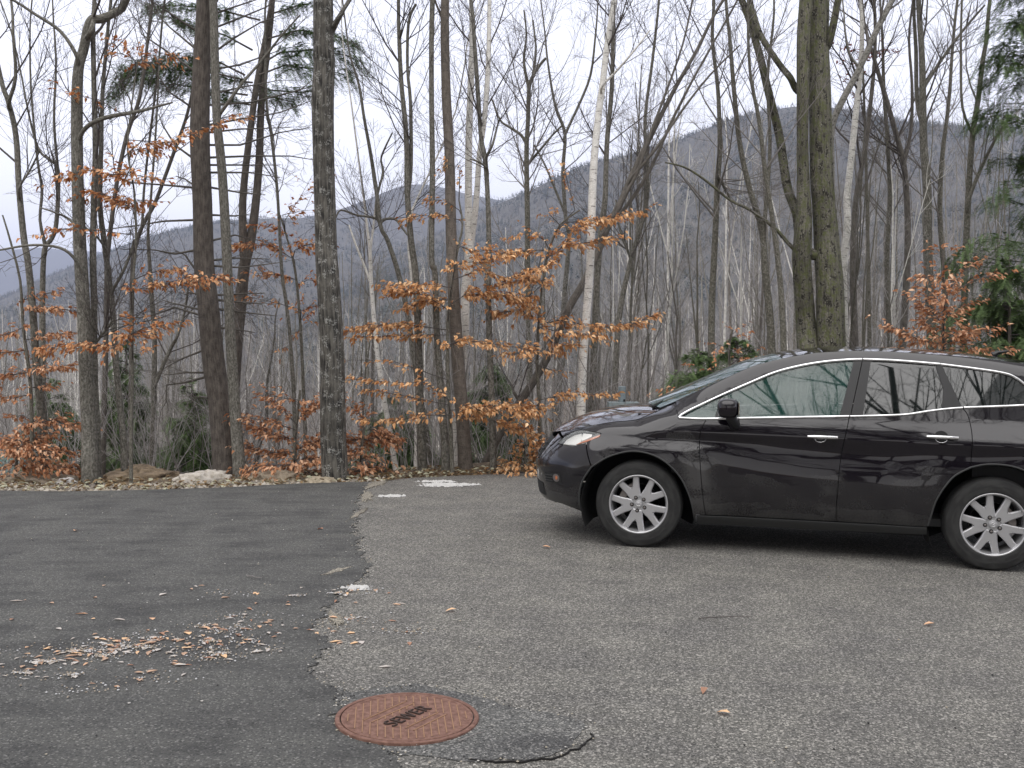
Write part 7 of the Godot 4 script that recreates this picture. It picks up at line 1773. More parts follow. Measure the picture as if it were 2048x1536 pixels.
		panel("quarter_window", outline([[2.489, 1.258], [2.926, 1.290], [3.08, 1.308], [3.07, 1.36], [2.955, 1.435], [2.89, 1.482], [2.805, 1.518], [2.62, 1.548], [2.346, 1.578]], 0.0), M.dark_glass, car, -0.006, side, Vector2(0.05, 0.05), 0.0)
		# bright trim round the side windows
		strip("window_trim", [[0.312, 1.090], [0.42, 1.089], [0.533, 1.091], [0.88, 1.110], [1.116, 1.123], [1.648, 1.153]], 0.0115, M.chrome, d1, 0.002, sg)
		strip("window_trim", [[0.312, 1.090], [0.338, 1.118], [0.464, 1.190], [0.666, 1.294], [0.870, 1.392], [1.064, 1.481], [1.257, 1.539], [1.446, 1.577], [1.634, 1.599], [1.744, 1.605]], 0.0125, M.chrome, d1, 0.003, sg)
		strip("window_trim", [[1.656, 1.153], [1.883, 1.167], [2.077, 1.183], [2.222, 1.211], [2.364, 1.235], [2.492, 1.250]], 0.0105, M.chrome, d2, 0.002, sg)
		strip("window_trim", [[1.753, 1.606], [2.01, 1.602], [2.33, 1.583]], 0.0125, M.chrome, d2, 0.003, sg)
		strip("window_trim", [[2.335, 1.583], [2.62, 1.552], [2.811, 1.524], [2.895, 1.487], [2.962, 1.434], [3.085, 1.345], [3.075, 1.305], [2.926, 1.283], [2.50, 1.251]], 0.0115, M.chrome, car, 0.002, sg)
		# door handles over their scooped bowls
		for hd in [[d1, 1.335, 1.560, 0.985, 1.432], [d2, 2.226, 2.452, 1.022, 2.332]]:
			var hn := Node3D.new()
			hn.name = "handle"
			hd[0].add_child(hn, true)
			var bowl := []
			for k in 20:
				var a := TAU * k / 20.0
				bowl.append([hd[4] + cos(a) * 0.050, hd[3] + 0.004 + sin(a) * 0.044, 1])
			panel("bowl", outline(bowl, 0.0), M.matt_black, hn, 0.0012, side, Vector2(0.03, 0.03), 0.0)
			var gb := MB.new()
			var gp := PackedVector3Array()
			var gr2 := PackedFloat32Array()
			for k in 13:
				var f := k / 12.0
				var uu := lerpf(hd[1], hd[2], f)
				var q := skin(uu, hd[3])
				var lift := 0.010 + 0.022 * sin(PI * clampf(f * 1.02, 0, 1))
				gp.append(Vector3(uu, hd[3] + 0.002 * sin(f * 3.0), (q.z + lift) * sg)); gr2.append(0.0115 + 0.005 * sin(PI * pow(f, 0.8)) + (0.003 if f > 0.7 else 0.0))
			gb.tube(gp, gr2, 10, true, null, 0.0, 0.8)
			part("grip", gb.mesh(), M.chrome, hn)
			strip("bowl_rim", [[hd[4] - 0.046, hd[3] - 0.012], [hd[4] - 0.03, hd[3] - 0.034], [hd[4], hd[3] - 0.043], [hd[4] + 0.03, hd[3] - 0.034], [hd[4] + 0.046, hd[3] - 0.012]], 0.003, M.chrome, hn, 0.002, sg)
		# door mirror
		var mr := Node3D.new()
		mr.name = "door_mirror"
		car.add_child(mr, true)
		var cm := MB.new()
		var cx := Vector3(0.715, 1.192, 0.985 * sg)
		for j in 15:
			for i in 25:
				var a := PI * j / 14.0
				var b := TAU * i / 24.0
				var o := Vector3(cos(a), sin(a) * sin(b), sin(a) * cos(b))
				var e := o / pow(pow(absf(o.x), 3.2) + pow(absf(o.y), 3.2) + pow(absf(o.z), 3.2), 1.0 / 3.2)
				var sz := Vector3(0.094 if o.x < 0 else 0.080, 0.080, 0.110)
				cm.v.append(cx + e * sz)
				cm.n.append((Vector3(signf(e.x) * pow(absf(e.x), 2.2), signf(e.y) * pow(absf(e.y), 2.2), signf(e.z) * pow(absf(e.z), 2.2)) / sz).normalized())
				cm.t.append(Vector2(0.4, 0.12))
		for j in 14:
			for i in 24:
				var a := j * 25 + i
				cm.face(a, a + 25, a + 1); cm.face(a + 1, a + 25, a + 26)
		part("housing", cm.mesh(), M.paint, mr)
		var am := MB.new()
		am.tube(PackedVector3Array([Vector3(0.78, 1.045, 0.875 * sg), Vector3(0.76, 1.065, 0.93 * sg), Vector3(0.735, 1.115, 0.975 * sg), Vector3(0.72, 1.15, 0.985 * sg)]), PackedFloat32Array([0.05, 0.05, 0.055, 0.05]), 12, true, null, 0.0, 0.6)
		part("arm", am.mesh(), M.black_trim, mr)
		var gm := MB.new()
		gm.box(Vector3(0.793, 1.13, (0.985 - 0.085) * sg), Vector3(0.797, 1.25, (0.985 + 0.085) * sg))
		part("mirror_glass", gm.mesh(), M.mirror, mr)
		# tail lamp
		panel("tail_lamp", outline([[3.30, 1.22], [3.35, 1.06], [3.48, 1.0], [3.66, 0.985], [3.62, 1.10], [3.50, 1.20]]), M.red_lens, car, 0.003, side)
	# rear quarter, rails, sill, tail
	p = []
	p.append_array([[2.497, 1.247], [2.93, 1.276], [3.085, 1.294], [3.112, 1.34], [3.24, 1.50], [3.30, 1.40], [3.36, 1.235], [3.30, 1.22], [3.35, 1.055], [3.50, 0.99], [3.52, 0.63], [3.19, 0.60], [3.128, 0.605]])
	p.append_array(rarch2.slice(8))
	var rr2 := rcut.duplicate()
	rr2.reverse()
	p.append_array(rr2.slice(1, rr2.size() - 1))
	panel("rear_quarter", outline(p), M.paint, car, 0.0, 4)
	p = []
	p.append_array([[0.300, 1.112], [0.338, 1.129], [0.464, 1.202], [0.666, 1.306], [0.870, 1.404], [1.064, 1.493], [1.257, 1.551], [1.446, 1.589], [1.634, 1.611], [1.75, 1.617], [2.01, 1.614], [2.33, 1.595], [2.62, 1.564], [2.811, 1.536], [2.905, 1.497], [2.975, 1.442], [3.11, 1.345], [3.24, 1.505], [3.2, 1.572]])
	var re := []
	for q in ROOF_EDGE:
		if q[0] > 0.2 and q[0] < 3.1: re.append([q[0], q[1]])
	re.reverse()
	p.append_array(re)
	panel("roof_rail", outline(p, 0.001), M.paint, car, 0.0, 4)
	panel("sill", outline([[0.476, 0.302], [0.6, 0.300], [1.58, 0.306], [2.255, 0.312], [2.262, 0.25], [1.5, 0.225], [0.49, 0.215]]), M.dirty_plastic, car, 0.006, 4)
	p = [[3.128, 0.600], [3.19, 0.595], [3.52, 0.625], [smax, 0.64, 1], [smax, 0.31, 1], [3.4, 0.30], [3.22, 0.32]]
	p.append_array(rarch2.slice(1, 8))
	panel("rear_bumper", outline(p), M.paint, car)
	panel("tailgate", outline([[3.525, 0.63], [3.505, 0.985], [3.66, 0.98], [3.625, 1.11], [3.50, 1.21], [smax - 0.42, 1.22, 1], [smax, 1.22, 1], [smax, 0.645, 1]]), M.paint, car)
	panel("rear_window", outline([[3.37, 1.235], [3.31, 1.40], [3.26, 1.50], [smax, 1.52, 1], [smax, 1.225, 1], [smax - 0.42, 1.225, 1]], 0.002), M.dark_glass, car, -0.004)
	panel("spoiler", outline([[3.25, 1.505], [3.21, 1.572], [smax, 1.58, 1], [smax, 1.525, 1]], 0.0), M.paint, car, 0.002)
	# black shell behind the panels
	panel("body_shell", outline([[0.47, 0.30], [0.49, 0.40], [0.44, 0.52], [0.36, 0.65], [0.25, 0.75], [0.1, 0.81], [-0.08, 0.82], [-0.27, 0.77], [-0.40, 0.67], [-0.45, 0.80], [-0.42, 0.93], [-0.1, 1.02], [0.1, 1.10], [0.40, 1.08], [1.65, 1.14], [2.2, 1.19], [2.5, 1.24], [2.95, 1.27], [3.3, 1.3], [3.4, 0.7], [3.15, 0.65], [3.05, 0.76], [2.9, 0.83], [2.74, 0.85], [2.55, 0.82], [2.4, 0.73], [2.28, 0.58], [2.23, 0.32]], 0.0), M.matt_black, car, -0.022, 4, Vector2(0.06, 0.06), 0.0)
	# bonnet, screen, roof across the car
	var ed := []
	var ce := []
	for i in 25:
		var f := i / 24.0
		var u := lerpf(-0.742, 0.125, f)
		var v := pick(HOOD_CUT, u) + 0.002
		var q := skin(s_of(u, v), v)
		ed.append(Vector3(q.x, q.y, q.z - 0.004))
		var cu := lerpf(-0.895, 0.03, f)
		ce.append(Vector3(cu, pick([[-0.9, 0.872], [-0.86, 0.905], [-0.781, 0.955], [-0.637, 1.024], [-0.494, 1.074], [-0.292, 1.120], [0.009, 1.158], [0.1, 1.166]], cu), 0))
	loft("bonnet", ed, ce, M.paint, car, 2.2, 2.6)
	ed = []
	ce = []
	for i in 17:
		var f := i / 16.0
		var u := lerpf(0.13, 1.127, f)
		var v := pick(ROOF_EDGE, u)
		var q := skin(u, v)
		ed.append(Vector3(q.x, q.y - 0.003, q.z))
		ce.append(Vector3(u - lerpf(0.16, 0.07, f), v + lerpf(0.022, 0.032, f), 0))
	loft("windscreen", ed, ce, M.glass, car, 2.2, 2.2)
	ed = []
	ce = []
	for i in 25:
		var u := lerpf(1.130, 3.2, i / 24.0)
		var v := pick(ROOF_EDGE, u)
		var q := skin(u, v)
		ed.append(Vector3(q.x, q.y - 0.001, q.z))
		ce.append(Vector3(u - 0.07 * clampf(1.0 - i / 6.0, 0, 1), v + 0.034, 0))
	loft("roof", ed, ce, M.paint, car, 2.2, 2.6)
	var wb := MB.new()
	wb.box(Vector3(-0.05, 1.085, -0.66), Vector3(0.16, 1.10, 0.66))
	part("cowl", wb.mesh(), M.matt_black, car)
	for k in 2:
		var wp := MB.new()
		var z0 := 0.55 - 0.62 * k
		wp.tube(PackedVector3Array([Vector3(0.06, 1.15, z0), Vector3(0.13, 1.195, z0 - 0.06), Vector3(0.20, 1.232, z0 - 0.30), Vector3(0.16, 1.225, z0 - 0.62)]), PackedFloat32Array([0.014, 0.011, 0.009, 0.006]), 6, true)
		part("wiper", wp.mesh(), M.matt_black, car)
	var an := MB.new()
	an.tube(PackedVector3Array([Vector3(2.86, 1.66, 0), Vector3(2.90, 1.685, 0), Vector3(2.98, 1.70, 0)]), PackedFloat32Array([0.03, 0.018, 0.006]), 8, true)
	part("aerial", an.mesh(), M.black_trim, car)
	# wheel housings and floor
	for wu in [-0.01, 2.735]:
		for sg in [1.0, -1.0]:
			var hb := MB.new()
			for k in 25:
				var a := deg_to_rad(-25.0 + 230.0 * k / 24.0)
				for zz in [0.90, 0.45]:
					hb.v.append(Vector3(wu + cos(a) * 0.475, 0.345 + sin(a) * 0.475, zz * sg)); hb.n.append(Vector3(-cos(a), -sin(a), 0)); hb.t.append(Vector2.ZERO)
			for k in 24:
				hb.face(k * 2, k * 2 + 1, k * 2 + 2); hb.face(k * 2 + 1, k * 2 + 3, k * 2 + 2)
			var cc := hb.v.size()
			hb.v.append(Vector3(wu, 0.345, 0.45 * sg)); hb.n.append(Vector3(0, 0, sg)); hb.t.append(Vector2.ZERO)
			for k in 24:
				hb.face(cc, k * 2 + 1, k * 2 + 3)
			part("wheel_housing", hb.mesh(), M.matt_black, car)
	# arch lips, grey with road dirt
	for sg in [1.0, -1.0]:
		var fl := farch.duplicate()
		fl.append_array(farch2.slice(1))
		strip("arch_lip", fl, 0.008, M.dirty_plastic, car, -0.004, sg)
		var rl := rarch2.duplicate()
		rl.append_array(rarch.slice(1))
		strip("arch_lip", rl, 0.008, M.dirty_plastic, car, -0.004, sg)
	var fb := MB.new()
	fb.box(Vector3(0.5, 0.22, -0.80), Vector3(2.24, 0.30, 0.80))
	fb.box(Vector3(-0.80, 0.26, -0.42), Vector3(0.5, 0.34, 0.42))
	fb.box(Vector3(2.24, 0.26, -0.42), Vector3(3.4, 0.36, 0.42))
	fb.box(Vector3(0.0, 0.4, -0.44), Vector3(0.42, 1.06, 0.44))
	part("underbody", fb.mesh(), M.matt_black, car)
	# cabin
	var cab := Node3D.new()
	cab.name = "cabin"
	car.add_child(cab, true)
	var dbm := MB.new()
	dbm.box(Vector3(0.25, 0.62, -0.76), Vector3(0.72, 1.06, 0.76))
	part("dashboard", dbm.mesh(), M.cloth, cab)
	for q in [[1.30, 0.38], [1.30, -0.38], [2.15, 0.38], [2.15, -0.38]]:
		var st := MB.new()
		st.tube(PackedVector3Array([Vector3(q[0] - 0.02, 0.50, q[1]), Vector3(q[0] + 0.10, 0.80, q[1]), Vector3(q[0] + 0.21, 1.18, q[1]), Vector3(q[0] + 0.23, 1.24, q[1])]), PackedFloat32Array([0.23, 0.24, 0.20, 0.12]), 14, true, null, 0.0, 0.45)
		st.tube(PackedVector3Array([Vector3(q[0] + 0.23, 1.27, q[1]), Vector3(q[0] + 0.25, 1.34, q[1]), Vector3(q[0] + 0.26, 1.43, q[1])]), PackedFloat32Array([0.10, 0.13, 0.09]), 12, true, null, 0.0, 0.5)
		st.tube(PackedVector3Array([Vector3(q[0] - 0.42, 0.60, q[1]), Vector3(q[0] + 0.05, 0.56, q[1])]), PackedFloat32Array([0.2, 0.24]), 12, true, null, 0.0, 0.5)
		part("seat", st.mesh(), M.cloth, cab)
	var sw := MB.new()
	var sp := PackedVector3Array()
	var sr := PackedFloat32Array()
	for k in 25:
		var a := TAU * k / 24.0
		sp.append(Vector3(0.86, 1.02, 0.38) + Vector3(0.35, 0.94, 0).normalized() * sin(a) * 0.19 + Vector3(0, 0, cos(a) * 0.19)); sr.append(0.014)
	sw.tube(sp, sr, 8)
	part("steering_wheel", sw.mesh(), M.black_trim, cab)
	var cf := MB.new()
	cf.box(Vector3(0.5, 0.30, -0.78), Vector3(3.3, 0.36, 0.78))
	cf.box(Vector3(2.6, 0.36, -0.72), Vector3(3.3, 1.0, 0.72))
	part("cabin_floor", cf.mesh(), M.cloth, cab)
	for u in [0.0, 2.735]:
		build_wheel(car, u, 1.0)
		build_wheel(car, u, -1.0)

# ---------------------------------------------------------------- small things
func boulder(label: String, at: Vector3, size: Vector3, lo: Color, hi: Color, sd: int, turn := 0.0):
	var nz := noise(sd, 0.8, 4)
	var mb := MB.new()
	var rows := 24
	var cols := 44
	for j in rows + 1:
		for i in cols + 1:
			var a := PI * j / rows
			var b := TAU * (i % cols) / cols
			var o := Vector3(sin(a) * cos(b), cos(a), sin(a) * sin(b))
			var k := 1.0 + 0.40 * nz.get_noise_3d(o.x * 1.4, o.y * 1.4, o.z * 1.4) - 0.30 * absf(nz.get_noise_3d(o.x * 2.6 + 9.0, o.y * 2.6, o.z * 2.6)) + 0.12 * nz.get_noise_3d(o.x * 9.0 + 9.0, o.y * 9.0, o.z * 9.0)
			mb.v.append(o * k * size * Vector3(1, 1 if o.y > 0 else 0.6, 1))
			mb.n.append(o)
			mb.t.append(Vector2(i * 2.0 / cols, j * 1.0 / rows))
	var w := cols + 1
	for j in range(1, rows):
		for i in w:
			var k := j * w + i
			var nx := mb.v[j * w + (i + 1) % cols] - mb.v[j * w + (i - 1 + cols) % cols]
			var ny := mb.v[k - w] - mb.v[k + w]
			var nn := nx.cross(ny).normalized()
			mb.n[k] = nn if nn.dot(mb.v[k]) > 0 else -nn
	for j in rows:
		for i in cols:
			var a := j * w + i
			mb.face(a, a + w, a + 1); mb.face(a + 1, a + w, a + w + 1)
	var m := mat(Color(1, 1, 1), 0.95)
	var src := mixed(grey_of(noise(sd + 1, 0.03, 5), 256, 256), grey_of(noise(sd + 2, 0.2, 2), 256, 256), 0.6, 0.4)
	m.albedo_texture = tex(ramp_image(src, 256, 256, [[0.25, lo], [0.5, lo.lerp(hi, 0.6)], [0.75, hi]]))
	bump(m, grey_image(src, 256, 256), 4.0)
	var o := part("boulder", mb.mesh(), m, self)
	o.position = at
	o.rotation.y = turn
	tag(o, label, "boulder", "boulders along the lot edge")

func scatter(called: String, label: String, meshes: Array, m: Material, tf: Array, cat: String):
	for q in meshes.size():
		var mine := []
		for i in tf.size():
			if i % meshes.size() == q: mine.append(tf[i])
		var mm := MultiMesh.new()
		mm.transform_format = MultiMesh.TRANSFORM_3D
		mm.mesh = meshes[q]
		mm.instance_count = mine.size()
		for i in mine.size(): mm.set_instance_transform(i, mine[i])
		var mi := MultiMeshInstance3D.new()
		mi.name = numbered(called)
		mi.multimesh = mm
		mi.material_override = m
		add_child(mi)
		tag(mi, label, cat, "", "stuff")

func pebble(sd: int, c: Color) -> ArrayMesh:
	var r := RandomNumberGenerator.new()
	r.seed = sd
	var ic := [Vector3(0, 1, 0), Vector3(0.9, 0.2, 0), Vector3(0.3, 0.25, 0.85), Vector3(-0.7, 0.2, 0.6), Vector3(-0.75, 0.3, -0.5), Vector3(0.3, 0.2, -0.9), Vector3(0, -0.6, 0)]
	for i in 7: ic[i] = ic[i] * r.randf_range(0.75, 1.2)
	var mb := MB.new()
	for k in 5:
		var a: Vector3 = ic[1 + k]
		var b: Vector3 = ic[1 + (k + 1) % 5]
		for e in [ic[0], ic[6]]:
			var nn: Vector3 = (a - e).cross(b - e).normalized()
			if nn.dot(a + b + e) < 0: nn = -nn
			mb.tri(e, a, b, nn)
	for i in mb.v.size(): mb.c.append(c)
	return mb.mesh()

func build_small_things():
	var r := RandomNumberGenerator.new()
	r.seed = 31
	build_manhole()
	boulder("broad tan flat boulder at the far left of the lot edge", Vector3(-6.0, -0.07, -12.95), Vector3(0.75, 0.15, 0.42), Color(0.22, 0.185, 0.14), Color(0.42, 0.365, 0.29), 201)
	boulder("brown-orange mossy boulder behind the leaf debris", Vector3(-4.72, -0.06, -13.25), Vector3(0.55, 0.20, 0.38), Color(0.10, 0.075, 0.048), Color(0.30, 0.23, 0.155), 211, 0.4)
	boulder("pale whitish boulder at the foot of the brown conifer", Vector3(-3.82, -0.05, -12.95), Vector3(0.46, 0.16, 0.30), Color(0.34, 0.30, 0.24), Color(0.66, 0.62, 0.56), 221, 0.8)
	boulder("low sandy boulder between the pale rock and the dark trunk", Vector3(-2.93, -0.04, -13.0), Vector3(0.38, 0.14, 0.28), Color(0.22, 0.18, 0.13), Color(0.40, 0.34, 0.26), 231)
	boulder("small sandy rock at the left foot of the massive dark trunk", Vector3(-2.35, -0.03, -12.75), Vector3(0.20, 0.11, 0.17), Color(0.24, 0.20, 0.14), Color(0.42, 0.36, 0.27), 241)
	boulder("small white stone beside the crooked maple", Vector3(-5.42, -0.01, -12.72), Vector3(0.12, 0.07, 0.08), Color(0.5, 0.49, 0.47), Color(0.8, 0.79, 0.77), 251)
	# shed down the slope
	var sh := thing("green_shed", Vector3(-12.1, -2.6, -24.0))
	tag(sh, "dull teal-green shed half hidden behind the rusty bush at far left", "shed")
	var sm := MB.new()
	sm.box(Vector3(-1.6, -0.6, -1.4), Vector3(1.15, 1.35, 1.4))
	part("wall", sm.mesh(), mat(lin(0.055, 0.13, 0.115), 0.7), sh)
	var rm := MB.new()
	rm.quad(Vector3(-1.8, 1.34, 1.6), Vector3(1.3, 1.34, 1.6), Vector3(1.3, 1.95, 0), Vector3(-1.8, 1.95, 0), Vector3(0, 1, 1))
	rm.quad(Vector3(-1.8, 1.34, -1.6), Vector3(1.3, 1.34, -1.6), Vector3(1.3, 1.95, 0), Vector3(-1.8, 1.95, 0), Vector3(0, 1, -1))
	rm.quad(Vector3(1.15, 1.35, 1.4), Vector3(1.15, 1.35, -1.4), Vector3(1.15, 1.9, 0), Vector3(1.15, 1.9, 0), Vector3(1, 0, 0))
	part("roof", rm.mesh(), mat(lin(0.06, 0.15, 0.13), 0.6), sh)
	# utility pedestal behind the bonnet
	var up := thing("utility_pedestal", Vector3(1.49, ground_y(1.49, -14.2), -14.2))
	tag(up, "blue-grey metal utility post rising from a box behind the car bonnet", "utility box")
	var gy: float = up.position.y
	var pm := MB.new()
	pm.lathe([Vector2(0.053, 0.5), Vector2(0.053, 1.095 - gy), Vector2(0.046, 1.108 - gy), Vector2(0.0, 1.112 - gy)], 20, Vector3.ZERO, 1)
	part("post", pm.mesh(), mat(lin(0.20, 0.245, 0.265), 0.55), up)
	var bm := MB.new()
	bm.box(Vector3(-0.19, -0.1, -0.15), Vector3(0.22, 0.895 - gy, 0.15))
	part("box", bm.mesh(), mat(lin(0.24, 0.29, 0.30), 0.6), up)
	var km := MB.new()
	km.box(Vector3(0.012, 0.905 - gy, 0.045), Vector3(0.035, 0.935 - gy, 0.062))
	part("latch", km.mesh(), M.matt_black, up)
	# old snow and ice left on the far asphalt
	for s in [[-0.80, -12.42, 0.22, 0.075, "larger white rag of old snow near the lot edge"], [-0.93, -12.72, 0.18, 0.035, "thin sliver of snow behind the larger snow rag"], [-1.32, -11.5, 0.11, 0.035, "small broken snow smear nearer than the snow rag"], [-0.55, -12.45, 0.12, 0.035, "narrow snow tail to the right of the larger snow rag"], [-1.07, -7.15, 0.075, 0.03, "pale icy scrap on the seam beyond the manhole"]]:
		var nz := noise(int(s[2] * 997.0), 1.0, 4)
		var mb := MB.new()
		var cell := 0.009
		var nx := int(s[2] * 1.6 / cell)
		var nzz := int(s[3] * 2.6 / cell)
		var top := func(i: int, j: int) -> float:
			var x := i * cell
			var z := j * cell
			var q := 1.0 - pow(x / (s[2] * 1.45), 2.0) - pow(z / (s[3] * 2.4), 2.0)
			return q * 0.8 + nz.get_noise_2d(x * 11.0, z * 34.0) * 1.5 - 0.5
		for i in range(-nx, nx):
			for j in range(-nzz, nzz):
				var a: float = top.call(i, j)
				if a < 0.0: continue
				var pp := []
				for q in [[0, 0], [1, 0], [1, 1], [0, 1]]:
					var e: float = top.call(i + q[0], j + q[1])
					pp.append(Vector3((i + q[0]) * cell, 0.002 + clampf(e, 0.0, 0.6) * 0.030 + nz.get_noise_2d(i * 3.1 + q[0] * 3.1, j * 3.1 + q[1] * 3.1) * 0.002, (j + q[1]) * cell))
				mb.quad(pp[0], pp[1], pp[2], pp[3], Vector3.UP)
		var o := part("snow_patch", mb.mesh(), mat(lin(0.55, 0.545, 0.53), 0.8), self)
		o.position = Vector3(s[0], lot_y(s[0], s[1]) + (0.011 if s[0] < -1.4 else 0.004), s[1])
		tag(o, s[4], "snow", "scraps of old snow on the asphalt")
	# the line of leaves and grit across the asphalt
	var lay := func(x: float, z: float) -> float:
		return lot_y(x, z) + (0.0105 if x < -0.95 - 0.1 * (z + 8.0) else 0.003)
	var clumps := []
	for k in 88:
		var f := r.randf()
		var q := Vector2(-2.85, -5.35).lerp(Vector2(-1.55, -6.15), f)
		if k % 4 == 0: q = Vector2(-2.35, -5.45).lerp(Vector2(-1.3, -5.62), r.randf())
		if k % 9 == 0: q = Vector2(-1.55, -6.9).lerp(Vector2(-1.05, -7.1), r.randf())
		if k % 11 == 0: q = Vector2(-1.0, -6.2).lerp(Vector2(-0.75, -5.9), r.randf())
		clumps.append([q + Vector2(r.randfn(0, 0.2), r.randfn(0, 0.16)), r.randf_range(0.015, 0.1), f])
	var spots := []
	for k in 520:
		var q: Array = clumps[r.randi_range(0, clumps.size() - 1)]
		spots.append(q[0] + Vector2(r.randfn(0, q[1] * 1.25), r.randfn(0, q[1] * 0.7)) if k % 7 else Vector2(r.randf_range(-3.2, -0.6), r.randf_range(-7.2, -5.0)))
	var fl := []
	for t in 8: fl.append(leaf_mesh([4, 5, 0, 5, 4, 5, 1, 4][t], t))
	var tan_mats := []
	for c in [[1.0, 1.2, 1.5], [0.8, 0.85, 0.95], [1.2, 1.5, 2.1]]:
		var m: StandardMaterial3D = M.leaf.duplicate()
		m.albedo_color = Color(minf(1.0, c[0] * 0.8), minf(1.0, c[1] * 0.8), minf(1.0, c[2] * 0.8))
		tan_mats.append(m)
	for k in 290:
		var c: Vector2 = spots[k]
		var o := part("fallen_leaf", fl[r.randi_range(0, 7)], M.leaf, self)
		var b := Basis(Vector3.UP, r.randf() * TAU) * Basis(Vector3(1, 0, 0), r.randf_range(-0.08, 0.06)) * Basis(Vector3(0, 0, 1), r.randf_range(-0.12, 0.12))
		o.transform = Transform3D(b.scaled(Vector3(r.randf_range(0.4, 1.3), 0.5, r.randf_range(0.4, 0.95)) * r.randf_range(0.35, 0.8)), Vector3(c.x, lay.call(c.x, c.y) + 0.003, c.y))
		tag(o, "dry leaf in the debris line across the dark asphalt", "leaf", "leaves in the debris line")
	for q in [[0.95, -5.1], [2.6, -6.4], [0.25, -8.6], [-3.9, -9.3], [-1.7, -9.4], [1.0, -4.75], [-0.35, -6.55]]:
		var o := part("fallen_leaf", fl[[0, 2, 4, 6][r.randi_range(0, 3)]], M.leaf, self)
		o.transform = Transform3D(Basis(Vector3.UP, r.randf() * TAU).scaled(Vector3.ONE * 0.7), Vector3(q[0], lot_y(q[0], q[1]) + 0.018, q[1]))
		tag(o, "lone dry leaf lying away from the debris line", "leaf", "lone leaves on the lot")
	M.crack = mat(lin(0.016, 0.015, 0.014), 0.95)
	M.grit = mat(Color(1, 1, 1), 0.9)
	M.grit.vertex_color_use_as_albedo = true
	var tf := []
	for k in 2200:
		var cl: Array = clumps[(r.randi_range(0, 40) * 2) % clumps.size()]
		var c: Vector2 = cl[0] + Vector2(r.randfn(0, cl[1] * 1.5), r.randfn(0, cl[1] * 0.9))
		var s := r.randf_range(0.002, 0.008)
		tf.append(Transform3D(Basis(Vector3.UP, r.randf() * TAU).scaled(Vector3(s, s * 0.8, s)), Vector3(c.x, lay.call(c.x, c.y) + s * 0.3, c.y)))
	scatter("grit", "pale grit and crumbs in the debris line", [pebble(1, Color(0.34, 0.33, 0.33)), pebble(2, Color(0.55, 0.55, 0.56)), pebble(3, Color(0.24, 0.2, 0.16)), pebble(4, Color(0.42, 0.36, 0.28))], M.grit, tf, "grit")
	# crumbs along the seams and loose stones over the lot
	tf = []
	for pair in [OVERLAY, PATCH]:
		for i in pair.size() - 1:
			var a := Vector2(pair[i][0], pair[i][1])
			var b := Vector2(pair[i + 1][0], pair[i + 1][1])
			for k in int(a.distance_to(b) * 60.0):
				var c := a.lerp(b, r.randf()) + Vector2(r.randfn(0, 0.035) + 0.02, r.randfn(0, 0.03))
				var s := r.randf_range(0.002, 0.007)
				tf.append(Transform3D(Basis(Vector3.UP, r.randf() * TAU).scaled(Vector3(s, s * 0.7, s)), Vector3(c.x, lot_y(c.x, c.y) + 0.008, c.y)))
	for k in 500:
		var c := Vector2(r.randf_range(-6, 5), -pow(r.randf(), 0.8) * 9.0 - 3.6)
		var s := r.randf_range(0.002, 0.008)
		tf.append(Transform3D(Basis(Vector3.UP, r.randf() * TAU).scaled(Vector3(s, s * 0.7, s)), Vector3(c.x, lot_y(c.x, c.y) + (0.012 if c.x < -1.2 else 0.003), c.y)))
	scatter("loose_stone", "loose crumbs and small stones on the lot", [pebble(5, Color(0.38, 0.34, 0.27)), pebble(6, Color(0.03, 0.03, 0.03)), pebble(7, Color(0.5, 0.48, 0.45))], M.grit, tf, "stones")
	# open cracks along the patch edge and across the old asphalt
	var ci := 0
	for q in [[[0.36, -4.52], [0.33, -4.40], [0.22, -4.26], [0.10, -4.19], [-0.05, -4.17], [-0.2, -4.20]]]:
		ci += 1
		var nz := noise(800 + ci, 1.0, 4)
		var left := PackedVector2Array()
		var right := PackedVector2Array()
		for i in q.size() - 1:
			var a := Vector2(q[i][0], q[i][1])
			var b := Vector2(q[i + 1][0], q[i + 1][1])
			var cnt := int(a.distance_to(b) / 0.02) + 1
			for k in cnt:
				var p := a.lerp(b, float(k) / cnt)
				p += Vector2(nz.get_noise_2d(p.x * 9.0, p.y * 9.0), nz.get_noise_2d(p.x * 9.0 + 40.0, p.y * 9.0)) * 0.035
				var w := maxf(0.0006, (0.0024 if ci == 1 else 0.0008) + 0.005 * nz.get_noise_2d(p.x * 14.0, p.y * 14.0 + 20.0))
				var nn := (b - a).normalized().orthogonal() * w
				left.append(p + nn); right.append(p - nn)
		right.reverse()
		left.append_array(right)
		var o := sheet("crack", left, 0.0085, M.crack, "thin dark crack in the asphalt", 0.5)
	# sticks
	for q in [[1.32, -6.45, 0.34, 0.1, "thin dark twig on the grey asphalt right of the manhole"], [-1.85, -7.45, 0.16, -0.6, "short pale twig on the dark asphalt"], [-0.18, -4.43, 0.14, 0.75, "little blue-grey stick touching the manhole rim"]]:
		var mb := MB.new()
		var pts := PackedVector3Array()
		var rad := PackedFloat32Array()
		for k in 6:
			pts.append(Vector3((k / 5.0 - 0.5) * q[2], 0.0035, r.randf_range(-0.012, 0.012))); rad.append(0.0035 - 0.0003 * k)
		mb.tube(pts, rad, 6, true)
		var o := part("twig", mb.mesh(), M.twig if q[0] > 0 else M.twig_pale, self)
		o.position = Vector3(q[0], lay.call(q[0], q[1]) + 0.005, q[1])
		o.rotation.y = q[3]
		tag(o, q[4], "twig", "twigs on the lot")
	# litter along the verge
	tf = []
	var vl := []
	for t in 4: vl.append(leaf_mesh(1, 20 + t))
